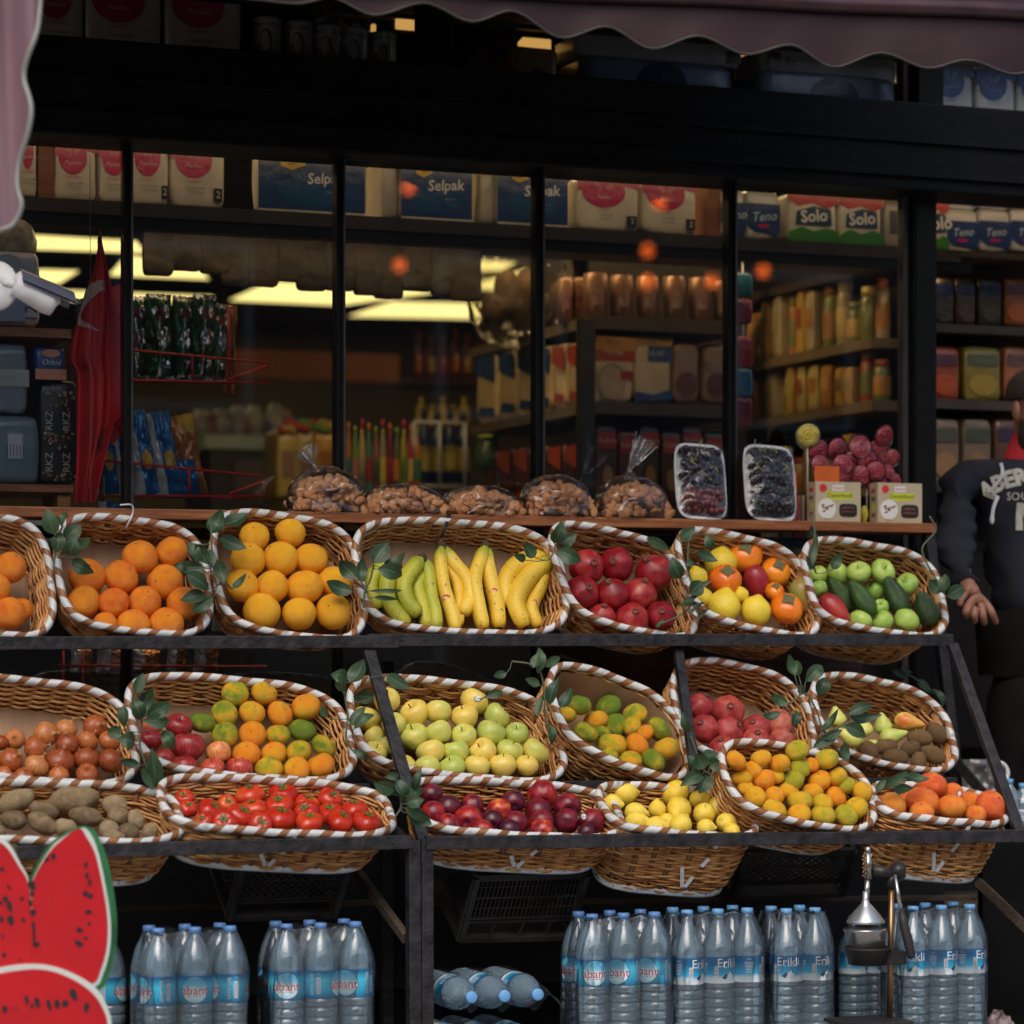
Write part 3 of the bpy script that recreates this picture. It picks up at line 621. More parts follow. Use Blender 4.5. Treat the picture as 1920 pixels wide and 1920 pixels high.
KINDS = {  # kind: (shape, material, plain name, object name, calyx key, mean axis (right, towards viewer, up), spread)
 'orange': ('orange', 'orange', 'orange', 'orange', 'orange', (0, .5, .6), .9),
 'yorange': ('orange', 'orange_yellow', 'yellow-orange orange', 'orange', 'orange', (0, .3, .8), .9),
 'grape': ('grapefruit', 'grapefruit', 'pink grapefruit', 'grapefruit', 'orange', (0, .2, .9), .9),
 'clem': ('clementine', 'clementine', 'green-orange clementine', 'clementine', 'clementine', (.1, .5, .8), .7),
 'rclem': ('clementine', 'clementine_ripe', 'small clementine', 'clementine', 'clementine', (.1, .4, .8), .8),
 'yapple': ('apple', 'apple_yellow', 'yellow apple', 'apple', 'apple', (0, .2, .9), .8),
 'rapple': ('apple', 'apple_red', 'red apple', 'apple', 'apple', (0, .1, .9), .5),
 'gapple': ('apple', 'apple_green', 'green apple', 'apple', 'apple', (0, .1, .9), .9),
 'pom': ('pomegranate', 'pomegranate', 'dark red pomegranate', 'pomegranate', 'pomegranate', (.1, .8, .5), .5),
 'ppom': ('pomegranate', 'pomegranate_pale', 'pale red pomegranate', 'pomegranate', 'pomegranate', (.1, .7, .6), .5),
 'tom': ('tomato', 'tomato', 'tomato', 'tomato', 'tomato', (.1, .55, .7), .4),
 'nect': ('nectarine', 'nectarine', 'nectarine', 'nectarine', None, (0, .6, -.5), .8),
 'lemon': ('lemon', 'lemon', 'lemon', 'lemon', 'lemon', (.6, .3, .3), .9),
 'quince': ('quince', 'quince', 'yellow quince', 'quince', None, (0, .2, .9), .4),
 'pers': ('persimmon', 'persimmon', 'orange persimmon', 'persimmon', 'persimmon', (.15, .75, .65), .12),
 'kiwi': ('kiwi', 'kiwi', 'brown kiwi', 'kiwi', None, None, 0),
 'mango': ('mango', 'mango', 'red mango', 'mango', None, None, 0),
 'gmango': ('mango', 'mango_green', 'green and red mango', 'mango', None, None, 0),
 'avo': ('avocado', 'avocado', 'dark avocado', 'avocado', None, None, 0),
 'pear': ('pear', 'pear', 'green pear', 'pear', 'pear', None, 0),
 'bpear': ('pear', 'pear_blush', 'red-cheeked pear', 'pear', 'pear', None, 0),
 'potato': ('potato', 'potato', 'potato', 'potato', None, None, 0),
 'onion': ('onion', 'onion', 'brown onion', 'onion', 'onion', (.5, .35, .5), .8),
}
PROTO = {}
def proto(kind):
    if kind in PROTO: return PROTO[kind]
    sh, fm, *_ , cal, ax, sp = KINDS[kind]; out = []
    for sd in range(3):
        me = shape(sh, sd).mesh(sh, [FM[fm]]); out.append(me)
    cm = None
    if cal:
        nm, b, m = calyx_mesh(cal); cm = (nm, b.mesh(nm, [m]))
    PROTO[kind] = (out, cm); return PROTO[kind]
SPAN = {'kiwi': 1, 'mango': 1, 'avocado': 1, 'pear': 1, 'potato': 1}
def ordinal(i): return ['first', 'second', 'third', 'fourth', 'fifth', 'sixth', 'seventh', 'eighth', 'ninth', 'tenth', 'eleventh', 'twelfth', 'thirteenth', 'fourteenth', 'fifteenth'][i]
def row_names(k): return {1: ['only'], 2: ['upper', 'lower'], 3: ['top', 'middle', 'bottom'], 4: ['top', 'upper middle', 'lower middle', 'bottom'], 5: ['top', 'second', 'third', 'fourth', 'bottom'], 6: ['top', 'second', 'third', 'fourth', 'fifth', 'bottom']}[k]
def heap(bkey, phrase, items, rows, bulge=0):
    """items: (kind, u, v, rx[, ry, angle]); fruit lie in the tilted basket, labels count along rows"""
    B = BASK[bkey]; rnd = random.Random(sum(map(ord, bkey)) * 7); fr = []
    for it in items:
        k, u, v, rx = it[:4]; ry = it[4] if len(it) > 4 else rx; ang = it[5] if len(it) > 5 else 0
        s = (B['vF'] - v) / (B['vF'] - B['vB']); Y = B['Yf'] + s * B['dY'] + .028 - bulge * s
        fr.append([k, u, v, rx, ry, ang, Y])
    # settle: push overlapping fruit back along the line of sight, lowest (front) fruit stays
    Y0 = [f[6] for f in fr]; order = sorted(range(len(fr)), key=lambda i: fr[i][2], reverse=True)
    for it in range(40):
        moved = False
        for a in range(len(order)):
            for b_ in range(a + 1, len(order)):
                i, j = order[a], order[b_]; pi, pj = pt(fr[i][1], fr[i][2], fr[i][6]), pt(fr[j][1], fr[j][2], fr[j][6])
                ri, rj = (fr[i][3] + fr[i][4]) / 2 / ppm(pi), (fr[j][3] + fr[j][4]) / 2 / ppm(pj)
                if (pi - pj).length < .86 * (ri + rj) and fr[j][6] < min(B['Yf'] + B['dY'] + .10 - bulge * 1.9, Y0[j] + .07):
                    fr[j][6] += .006; moved = True
        if not moved: break
    # rows by height in the picture, per kind
    kinds = {}
    for i, f in enumerate(fr): kinds.setdefault(KINDS[f[0]][2], []).append(i)
    labels = {}
    for kn, idx in kinds.items():
        idx.sort(key=lambda i: fr[i][2]); nr = max(1, min(rows, 6, int(math.ceil(len(idx) / 2)) if len(idx) < 6 else rows))
        vs = sorted(fr[i][2] for i in idx)
        if len(idx) == 1: labels[idx[0]] = 'the only %s in the basket of %s' % (kn, phrase); continue
        gaps = sorted(range(1, len(vs)), key=lambda q: vs[q] - vs[q - 1], reverse=True)[:nr - 1]; gaps = sorted(gaps)
        cuts = [0] + gaps + [len(vs)]
        if max(b2 - a2 for a2, b2 in zip(cuts, cuts[1:])) > 8: cuts = [round(len(vs) * q / nr) for q in range(nr + 1)]
        nr = len(cuts) - 1; rn = row_names(nr)
        for r_ in range(nr):
            g = sorted(idx[cuts[r_]:cuts[r_ + 1]], key=lambda i: fr[i][1])
            for q, i in enumerate(g):
                pos = ('alone' if len(g) == 1 else 'leftmost' if q == 0 else 'rightmost' if q == len(g) - 1 else ordinal(q) + ' from left')
                labels[i] = '%s, %s%s, in the basket of %s' % (kn, pos, '' if nr == 1 else ' in %s row' % rn[r_], phrase)
    for i, (k, u, v, rx, ry, ang, Y) in enumerate(fr):
        sh, fm, pn, on, cal, mean, sp = KINDS[k]; P = pt(u, v, Y); s = 1 / ppm(P); ms, cm = proto(k)
        me = ms[rnd.randrange(3)]
        o = bpy.data.objects.new(on, me); link(o); a = rx * s; b_ = ry * s
        if mean is None:
            axis = RT * math.cos(R(ang)) + UP * math.sin(R(ang)) - FW * rnd.uniform(-.1, .25); axis.normalize()
            big, small = (rx, ry) if rx >= ry else (rx, ry)
            mw = {'kiwi': .72, 'mango': .80, 'avocado': .68, 'pear': .75, 'potato': .62}[sh]
            L_ = max(rx, ry) * s; Wd = min(rx, ry) * s
            q = axis.to_track_quat('Z', 'Y'); o.scale = (Wd / mw, Wd / mw, L_)
            o.rotation_mode = 'QUATERNION'; o.rotation_quaternion = q @ Vector((0, 0, 1)).rotation_difference(Vector((0, 0, 1)))
            rz = Matrix.Rotation(rnd.uniform(0, 6.28), 4, 'Z').to_quaternion(); o.rotation_quaternion = q @ rz if sh not in ('mango',) else q
        else:
            axis = RT * (mean[0] + rnd.uniform(-1, 1) * sp) - FW * (mean[1] + rnd.uniform(-1, 1) * sp) + UP * (mean[2] + rnd.uniform(-1, 1) * sp * .7)
            if sh == 'lemon' and ry != rx: axis = RT * math.cos(R(ang)) + UP * math.sin(R(ang)) - FW * .2
            q = axis.to_track_quat('Z', 'Y'); rz = Matrix.Rotation(rnd.uniform(0, 6.28), 4, 'Z').to_quaternion()
            o.rotation_mode = 'QUATERNION'; o.rotation_quaternion = q @ rz; r_ = (a + b_) / 2 if sh != 'lemon' else min(a, b_) * 1.08
            o.scale = tuple(r_ * 1.03 * rnd.uniform(.96, 1.045) for _ in range(3))
        o.location = P
        tag(o, labels[i], on, '%s in the basket of %s' % (on + 's', phrase))
        if cm:
            c = bpy.data.objects.new(cm[0], cm[1]); link(c); c.parent = o
        fr[i].append(o)
    HEAPS.extend(fr); return fr
HEAPS = []
def K(kind, s): return [tuple([kind] + [float(x) for x in t.split(',')]) for t in s.split()]
heap('T0', 'oranges at the left edge', K('orange', '20,1064,30 -8,1103,28 18,1150,30 40,1144,22'), 3)
heap('T1', 'orange-red oranges', K('orange', '262,1045,33 322,1035,30 163,1082,33 227,1083,32 309,1091,33 156,1129,32 212,1131,30 271,1129,31 344,1131,31 197,1172,24 250,1172,31 312,1170,32'), 4)
heap('T2', 'yellow-orange oranges', K('yorange', '477,1006,27 544,999,29 465,1050,33 526,1048,33 583,1048,30 454,1098,31 510,1100,30 571,1101,34 627,1091,31 491,1146,35 561,1151,32 625,1147,33'), 4)
heap('T4', 'dark red pomegranates', K('pom', '1100,1063,34 1156,1059,32 1226,1075,34 1091,1112,33 1148,1115,31 1200,1114,31 1128,1158,26 1184,1163,33 1238,1156,28'), 3)
heap('T5', 'persimmons and quinces', K('pers', '1396,1042,33 1454,1073,30 1360,1087,31 1475,1141,31 1452,1109,18') + K('mango', '1419,1092,25,34,108') + K('gmango', '1504,1118,26,34,105') + K('quince', '1352,1057,30 1307,1083,20 1357,1138,31 1416,1146,28 1319,1121,18 1389,1115,14'), 3)
heap('T6', 'green apples and avocados', K('gapple', '1533,1078,18 1570,1076,24 1610,1074,22 1654,1072,23 1701,1097,22 1640,1109,20 1535,1105,17 1613,1165,21 1656,1166,21 1699,1165,24 1651,1139,16') + K('mango', '1565,1146,24,38,125') + K('avo', '1577,1115,21,40,125 1616,1122,21,40,122 1679,1118,23,43,115 1736,1141,24,35,110'), 3)
heap('M0', 'brown onions', K('onion', '27,1386,20 85,1377,24 124,1368,21 178,1363,23 66,1404,23 126,1395,22 164,1390,21 205,1390,20 20,1426,23 68,1437,24 112,1428,27 162,1425,25 207,1427,24 163,1452,21 44,1457,19 9,1455,18 110,1455,19 0,1393,16 -25,1430,22'), 4)
heap('M1', 'red apples and clementines', K('clem', '441,1300,25 495,1299,25 379,1355,24 421,1338,26 473,1337,25 525,1339,25 573,1326,27 421,1378,26 473,1377,25 521,1378,23 567,1370,25 462,1414,26 513,1413,24 559,1410,25 607,1400,24 504,1442,26 556,1444,25 601,1436,27') + K('rapple', '336,1362,25 352,1401,31 410,1412,24 280,1387,25 286,1358,22 305,1424,22 344,1439,25 398,1442,24 449,1442,25'), 5)
heap('M2', 'yellow apples', K('yapple', '725,1314,25 686,1347,25 777,1338,27 821,1335,24 888,1316,26 871,1345,26 931,1344,25 738,1358,22 776,1381,28 822,1374,25 870,1380,23 920,1375,26 969,1376,23 702,1382,20 702,1412,22 808,1411,26 854,1411,25 905,1409,26 955,1409,25 1004,1410,25 755,1438,24 801,1440,24 848,1440,25 894,1438,25 942,1436,25 988,1436,22 724,1398,22'), 5)
heap('M3', 'tilted clementines', K('clem', '1087,1322,22 1141,1325,25 1191,1339,22 1117,1351,23 1062,1341,18 1156,1361,24 1098,1374,24 1185,1362,18 1236,1368,25 1148,1397,27 1195,1397,24 1249,1404,25 1182,1426,22 1225,1426,25 1210,1374,16 1130,1374,16 1142,1418,17'), 4)
heap('M4', 'pale red pomegranates', K('ppom', '1312,1325,25 1365,1335,31 1320,1367,26 1366,1371,27 1417,1367,27 1461,1359,30 1354,1405,26 1417,1392,27 1467,1389,25'), 3)
heap('M5', 'pears and kiwis', K('pear', '1568,1343,18,20,100 1617,1362,18,22,110 1655,1356,18,21,100 1590,1381,17,28,150 1676,1380,17,27,15 1625,1397,13,22,20') + K('bpear', '1706,1354,17,29,-12') + K('kiwi', '1725,1384,16,24,-10 1755,1375,18,23,-50 1630,1408,16,21,-60 1661,1400,15,23,10 1706,1405,16,21,25 1679,1420,16,25,-5 1749,1415,17,26,-25 1722,1428,15,19,80'), 3)
heap('B0', 'potatoes', K('potato', '30,1503,22,38,25 138,1501,27,51,10 214,1510,20,26,-10 83,1520,17,29,-15 27,1538,18,25,0 80,1545,20,30,-30 122,1551,17,22,-10 161,1531,19,33,-12 221,1531,18,21,20 255,1538,16,20,-60 204,1555,17,20,0 243,1561,17,21,-30 280,1560,15,18,60 212,1570,13,22,0 -15,1560,18,26,0'), 4)
heap('B1', 'tomatoes', K('tom', '346,1497,19 352,1516,19 395,1521,25 425,1508,19 468,1492,28 530,1490,27 475,1519,27 449,1531,28 523,1511,27 575,1508,24 619,1499,24 665,1519,25 525,1535,29 574,1523,25 619,1526,25 420,1543,26 381,1540,19 489,1546,23 580,1543,26 638,1541,27 688,1543,27'), 4)
heap('B2', 'dark red nectarines', K('nect', '808,1491,21 840,1515,24 885,1512,23 812,1526,24 878,1538,27 935,1521,25 962,1504,23 1016,1490,28 923,1539,21 967,1543,23 1010,1522,26 1064,1512,26 1015,1543,24 1063,1540,24 1110,1540,24 839,1549,24 904,1558,21 955,1556,20 1016,1558,23 1100,1560,16'), 4)
heap('B3', 'lemons', K('lemon', '1171,1488,23 1147,1508,19 1266,1488,25,27,40 1191,1524,20,28,0 1232,1518,17,21,90 1273,1517,24 1311,1499,19 1346,1512,20 1320,1526,21 1193,1541,20,24,10 1230,1551,21 1276,1548,22 1323,1552,17,23,0 1362,1543,20 1250,1541,17 1372,1558,16'), 3)
heap('B4', 'heaped small clementines', K('rclem', '1380,1426,20 1427,1422,20 1462,1432,20 1495,1407,22 1550,1423,22 1412,1446,20 1500,1440,20 1522,1434,15 1390,1460,20 1433,1463,23 1488,1462,22 1537,1463,22 1569,1457,20 1455,1455,16 1587,1474,19 1618,1484,20 1399,1479,17 1416,1494,20 1452,1492,19 1478,1484,20 1523,1484,21 1500,1502,24 1542,1507,21 1567,1495,22 1605,1515,22 1451,1519,25 1498,1527,22 1543,1529,24 1587,1529,22'), 6, .075)
heap('B5', 'grapefruits', K('grape', '1748,1473,28 1672,1513,28 1730,1503,31 1701,1495,20 1787,1489,21 1785,1513,26 1820,1505,22 1858,1511,29 1728,1526,24 1830,1528,20'), 2, .06)

M_STW = mat('sticker_white', (.8, .8, .78), .35, var=.04); M_STT = mat('sticker_teal', (.02, .22, .22), .35, var=.05); M_STP = mat('sticker_purple', (.08, .04, .30), .35, var=.05)
for u, v, su, sv, rx, ry, edge, ink, wd in ((888, 1316, 897, 1309, 8, 6, M_STT, M_STW, 'Rubin'), (1110, 1540, 1094, 1530, 5.5, 6.5, M_STT, M_STW, 'Luv'), (1787, 1489, 1796, 1487, 5, 6, M_STP, M_STW, '')):
    f = min(HEAPS, key=lambda f: (f[1] - u) ** 2 + (f[2] - v) ** 2); o = f[-1]; P = Vector(o.location); s_ = 1 / ppm(P); rr_f = f[3] * s_ * 1.04; W_ = Matrix.LocRotScale(P, o.rotation_quaternion, o.scale).inverted(); b = MB()
    def on(x, y, k):
        dx, dy = (su - u + x) * s_, -(sv - v + y) * s_; h = math.sqrt(max(0, rr_f ** 2 - dx * dx - dy * dy)); return W_ @ (P + RT * dx + UP * dy - FW * (h + .0012 * k))
    for k, (q, m_) in enumerate(((1, 0), (.78, 1))): b.add([on(0, 0, k + 1)] + [on(rx * q * math.cos(g), ry * q * math.sin(g), k + 1) for g in [i * .3927 for i in range(16)]], [(0, 1 + i, 1 + (i + 1) % 16) for i in range(16)], m_, smooth=False)
    if wd: b.text(wd, None, 4.2, 0, fn=lambda q: on(q.x, -q.y, 3))
    me = b.mesh('sticker', [edge, ink]); c = bpy.data.objects.new('sticker', me); link(c); c.parent = o

# ------------------------------------------------------------------ bananas
def bananamat(name, stops):
    m, n, p = newmat(name); v = objvec(n, True, (1, 1, 1)); tc = nd(n, 'ShaderNodeUVMap'); sx = nd(n, 'ShaderNodeSeparateXYZ'); n.links.new(tc.outputs[0], sx.inputs[0])
    a = noi(n, v, 30, 4); base0 = ramp(n, noi(n, v, 9, 2), stops); gm = ramp(n, sx.outputs[0], [(.02, (1, 1, 1)), (.062, (0, 0, 0))]); mg = nd(n, 'ShaderNodeMix', data_type='RGBA'); n.links.new(gm, mg.inputs[0]); n.links.new(base0, mg.inputs[6]); mg.inputs[7].default_value = (.30, .36, .03, 1); base = mg.outputs[2]
    sp = ramp(n, noi(n, v, 90, 3, .6), [(.62, (0, 0, 0)), (.70, (1, 1, 1))])
    mx = nd(n, 'ShaderNodeMix', data_type='RGBA'); n.links.new(sp, mx.inputs[0]); n.links.new(base, mx.inputs[6]); mx.inputs[7].default_value = (.22, .11, .02, 1)
    n.links.new(mx.outputs[2], p.inputs['Base Color']); p.inputs['Roughness'].default_value = .5; bump(n, p, a, .3, .003); return m
M_BY = bananamat('ripe_banana_peel', [(.3, (.80, .50, .03)), (.7, (.86, .60, .07))]); M_BG = bananamat('unripe_banana_peel', [(.3, (.36, .42, .03)), (.7, (.62, .56, .05))])
M_BTIP = mat('banana_tip', (.07, .04, .02), .8, var=.4, sc=60); M_BGN = mat('green_banana_neck', (.40, .45, .05), .45, var=.2)
M_STK = mat('sticker_red', (.65, .04, .08), .35, var=.05); M_STW = mat('sticker_white', (.8, .8, .78), .35, var=.04)
def bunch(label, stem, bans, green, sticker=None, spre=0.):
    B = BASK['T3']
    def P(u, v, dy): s = (B['vF'] - v) / (B['vF'] - B['vB']); return pt(u, v, B['Yf'] + s * B['dY'] + .03 + dy)
    sp = P(stem[0], stem[1], 0)
    rt = thing('banana_bunch', sp, label, 'bananas', 'bunches of bananas in the wide basket')
    for j, (pts, r) in enumerate(bans):
        dy = j * .012 if spre == 0 else spre * j
        c = bez([P(u, v, dy + .0) for u, v in [stem] + pts], 22); rp = r / ppm(c[5]) ; n = len(c); rad = []
        for i in range(n):
            t = i / (n - 1); q = min(1, (t / .22)) ; e = min(1, (1 - t) / .10)
            rad.append(rp * (.30 + .70 * (q * q * (3 - 2 * q))) * (.42 + .58 * math.sqrt(max(0, e))))
        b = MB(); vs0 = len(b.v); b.tube(c, rad, 10, 0)
        for fi, f in enumerate(b.f):
            mv = min(f) // 10
            if mv >= n - 1 or len(b.f[fi]) > 4: b.m[fi] = 1
            elif mv <= 2: b.m[fi] = 2 if mv > 0 else 1
        # five soft ridges
        for i in range(n):
            for k in range(10):
                if k % 2 == 0:
                    p = Vector(b.v[i * 10 + k]); b.v[i * 10 + k] = tuple(c[i] + (p - c[i]) * 1.2)
        o = b.build('banana', [M_BG if green else M_BY, M_BTIP, M_BGN], rt)
        if sticker and sticker[0] == j:
            ps = P(sticker[1], sticker[2], dy); ps = ps - FW * (rp * 1.10); b = MB()
            M = Matrix.Translation(ps) @ Matrix((RT, UP, -FW)).transposed().to_4x4() @ Matrix.Rotation(R(12), 4, 'Z')
            pts_ = [M @ Vector((.013 * math.cos(g), .0075 * math.sin(g), -.0025 * math.cos(g) ** 2)) for g in [2 * math.pi * k / 16 for k in range(16)]]
            b.poly(pts_, -FW, .0015, 0); b.text('Dole', M @ Matrix.Translation((0, 0, .0004)), .009, 1); s_ = b.build('sticker', [M_STK, M_STW], rt); s_.parent = o; s_.location = (0, 0, 0)
    b = MB(); b.tube([sp + Vector((-.006, 0, .012)), sp + Vector((0, 0, 0)), sp + Vector((.004, 0, -.016))], [.009, .013, .010], 8); b.build('stem', [M_BTIP], rt)
bunch('short green banana bunch half hidden by leaves at the left', (746, 1056), [([(729, 1075), (727, 1125), (764, 1174)], 14), ([(705, 1072), (696, 1108), (712, 1142)], 12)], True)
bunch('green banana bunch, left of the yellow ones, stem up', (793, 1046), [([(778, 1062), (757, 1095), (765, 1132), (787, 1152)], 14), ([(803, 1070), (808, 1115), (816, 1150), (817, 1180)], 13), ([(788, 1072), (783, 1105), (795, 1145), (800, 1178)], 12)], True)
bunch('tallest yellow banana bunch with a red sticker on its left banana', (829, 1022), [([(826, 1050), (833, 1100), (847, 1145), (856, 1182)], 12), ([(846, 1050), (874, 1085), (882, 1120), (866, 1152)], 14), ([(838, 1055), (856, 1090), (862, 1130), (860, 1175)], 10)], False, (0, 836, 1120))
bunch('pair of straight yellow bananas with dark stem in the middle', (911, 1022), [([(903, 1045), (891, 1085), (898, 1135), (908, 1180)], 13), ([(912, 1048), (921, 1090), (932, 1135), (936, 1178)], 14)], False, (1, 925, 1108))
bunch('yellow banana bunch lying sideways, stem over the right rim', (1040, 1051), [([(1015, 1062), (985, 1090), (966, 1130), (985, 1176)], 16), ([(1022, 1068), (1012, 1100), (996, 1140), (1010, 1176)], 12), ([(1005, 1047), (968, 1062), (948, 1095), (954, 1140)], 16)], False, (1, 1000, 1130))
# ------------------------------------------------------------------ goods on the sill
def fn_(x, y, z, s=1.0): return noise.noise(Vector((x * s, y * s, z * s)))
M_ALM = fruitmat('almond_skin', [(.25, (.36, .14, .05)), (.75, (.60, .29, .12))], 9, .55, .3, 60, .2)
M_FILM = clear('crinkled_clear_film', (.97, .97, .97), .015, .02, .10, (.7, .68, .66), .8, 9, ior=1.38)
M_FILM2 = clear('shrink_wrap', (.975, .985, .99), .02, .02, .14, (.65, .75, .82), .35, 9, ior=1.3)
YSL = -.17
def sillz(): return SILL
def almond_bag(u0, u1, v0, v1, label, knot=None, seed=0, dome=.0):
    rnd = random.Random(seed); a, c = pt(u0, v1, YSL), pt(u1, v1, YSL); W = c.x - a.x; s = ppm(a); H = (v1 - v0) / s; cx = (a.x + c.x) / 2; z0 = SILL; D = .075
    t = thing('almond_bag', (cx, YSL, z0), label, 'bag of nuts', 'clear bags of almonds on the sill')
    def top(x, y):   # pile height
        q = 1 - (abs(x) / (W / 2)) ** 2.6 * .75 - (abs(y) / D) ** 3 * .3; return max(.012, H * .80 * q * (1 + .25 * fn_(x * 20, seed, 0) ))
    b = MB(); step = .017; k = 0
    for layer in range(3):
        n_ = int(W * .17 / (step * step) * .5)
        for i in range(n_):
            x = rnd.uniform(-.5, .5) * W * .94; y = rnd.uniform(-1, 1) * D * .85
            if layer == 0: y = -D * rnd.uniform(.55, .95)
            zt = top(x, y); z = rnd.uniform(.006, zt) if layer == 0 else zt * rnd.uniform(.75, 1)
            M = Matrix.Rotation(rnd.uniform(0, 6.3), 3, 'Y') @ Matrix.Rotation(rnd.uniform(-.5, .5), 3, 'Z')
            b.ball((cx + x, YSL + y, z0 + z), (.0185, .0070, .0115), 0, 10, 7, M, tone=1)
    b.build('almonds', [M_ALM], t)
    b = MB(); kx = 0
    def film(u, w_):
        g = u * 2 * math.pi; q = w_
        rx = (W / 2 + .004) * math.copysign(abs(math.cos(g)) ** .6, math.cos(g)); ry = (D + .004) * math.copysign(abs(math.sin(g)) ** .7, math.sin(g))
        sh = max(0, 1 - q ** 3.4) ** .42 if q < 1 else 0; sh = max(sh, .03)
        z = H * (.02 + .98 * q); n_ = .010 * fn_(rx * 22 + seed, ry * 22, z * 30) + .006 * fn_(rx * 60, ry * 60 + seed, z * 60)
        return Vector((cx + rx * sh + n_, YSL + ry * sh + n_, z0 + z * (1 + .1 * fn_(rx * 15, ry * 15, seed)) + .001))
    b.grid(film, 56, 26, 0)
    if knot:
        ku, kv, tu, tv = knot; kp = pt(ku, kv, YSL); tp = pt(tu, tv, YSL); ax = (tp - kp); L = ax.length; ax.normalize(); sx = ax.cross(Vector((0, 1, 0))).normalized()
        def frill(u, w_):
            g = u * 2 * math.pi; r_ = .006 + .030 * w_ * (1 + .35 * math.cos(5 * g + seed)); return kp + ax * (L * w_ * (1 + .12 * math.cos(3 * g + 1))) + sx * (r_ * math.cos(g)) + Vector((0, 1, 0)) * (r_ * .45 * math.sin(g) + .004 * math.sin(9 * g))
        b.grid(frill, 50, 10, 0)
        b.tube([kp - ax * .006, kp + ax * .006], .0095, 10)
        base_ = Vector((cx, YSL, z0 + H * .9))
        b.grid(lambda u, w_: base_.lerp(kp, w_) + Vector(((.028 * (1 - w_) + .005) * math.cos(u * 6.283) * (1 + .2 * math.cos(u * 31)), (.02 * (1 - w_) + .005) * math.sin(u * 6.283), 0)), 30, 6, 0)
    b.build('plastic_film', [M_FILM], t)
almond_bag(545, 676, 872, 957, 'clear bag of almonds with loose open top, leftmost on the sill', (588, 872, 572, 842), 3)
almond_bag(680, 826, 903, 960, 'flat clear bag of almonds with a twisted knot facing front', (752, 925, 770, 940), 5)
almond_bag(832, 968, 905, 962, 'low clear bag of almonds directly above the bananas', None, 8)
almond_bag(980, 1102, 886, 965, 'square clear bag of almonds right of the third window bar', None, 11)
almond_bag(1120, 1244, 888, 967, 'clear bag of almonds tied upright with a frilled top', (1180, 880, 1208, 828), 14)
# grape trays
M_TRAY = mat('white_foam_tray', (.78, .80, .81), .45, var=.03); M_GRB = fruitmat('black_grape_skin', [(.3, (.008, .006, .012)), (.75, (.028, .014, .026))], 6, .3, .0, 60, .2); M_GRR = fruitmat('red_grape_skin', [(.3, (.16, .02, .03)), (.75, (.30, .07, .06))], 6, .3, .0, 60, .2)
M_GST = mat('grape_stalk', (.42, .40, .10), .6)
def grape_tray(u0, v0, u1, v1, label, red, seed):
    rnd = random.Random(seed); a, c = pt(u0, v1, -.12), pt(u1, v0, -.12); W = (c.x - a.x) * .93; H = (c.z - a.z); cx = (a.x + c.x) / 2; z0 = SILL
    t = thing('grape_tray', (cx, -.12, z0), label, 'grapes', 'wrapped trays of grapes leaning on the window'); M = Matrix.Translation((cx, -.185, z0 + .002)) @ Matrix.Rotation(R(-14), 4, 'X') @ Matrix.Rotation(R(3), 4, 'Y')
    b = MB(); n = 48
    def rr(s, dep):
        out = []
        for k in range(n): x, y = supere(2 * math.pi * k / n, 5); out.append(M @ Vector((x * W / 2 * s, dep, H / 2 + y * H / 2 * s)))
        return out
    L = [rr(1.0, .0), rr(.93, .0), rr(.84, .028), rr(.86, .032), rr(.98, .004)]
    for i in range(4): b.add(L[i] + L[i + 1], [(k, (k + 1) % n, n + (k + 1) % n, n + k) for k in range(n)], 0)
    b.add(L[2], [tuple(range(n))], 0, smooth=False); b.build('tray', [M_TRAY], t)
    b = MB(); br = MB(); 
    for j in range(11):
        for i in range(7):
            x = (i - 3 + (.5 if j % 2 else 0)) * .0185 + rnd.uniform(-.004, .004); z = H * .5 + (j - 5) * .019 + rnd.uniform(-.004, .004)
            if abs(x) > W * .37: continue
            for lay in range(2):
                r_ = rnd.uniform(.0085, .0115); p = M @ Vector((x + lay * .006, .012 - lay * .016 + rnd.uniform(-.006, .004), z + lay * .004))
                (br if (red and j < 4) else b).ball(p, (r_, r_, r_ * 1.08), 0, 12, 8)
    b.build('grapes', [M_GRB], t)
    if br.v: br.build('grapes', [M_GRR], t)['label'] = 'dark red grapes at the bottom of the tray'
    b = MB()
    for k in range(9): 
        p = M @ Vector((rnd.uniform(-.3, .3) * W, -.016, H * rnd.uniform(.45, .95))); b.tube([p, p + Vector((rnd.uniform(-.012, .012), -.006, .01)), p + Vector((rnd.uniform(-.02, .02), 0, .025))], .0013, 5)
    b.build('stalk', [M_GST], t)
    b = MB(); b.grid(lambda u, w_: M @ Vector(((u - .5) * W * .95, -.017 * (1 - (2 * u - 1) ** 4) * (1 - (2 * w_ - 1) ** 4) - .006 + .008 * fn_(u * 5 + seed, w_ * 8, 0), H * (.03 + .94 * w_))), 30, 40, 0); b.build('cling_film', [M_FILM], t)
grape_tray(1250, 825, 1352, 970, 'white tray of black grapes with red grapes at its bottom', True, 4)
grape_tray(1379, 829, 1482, 974, 'white tray of all black grapes, right of the fourth window bar', False, 9)
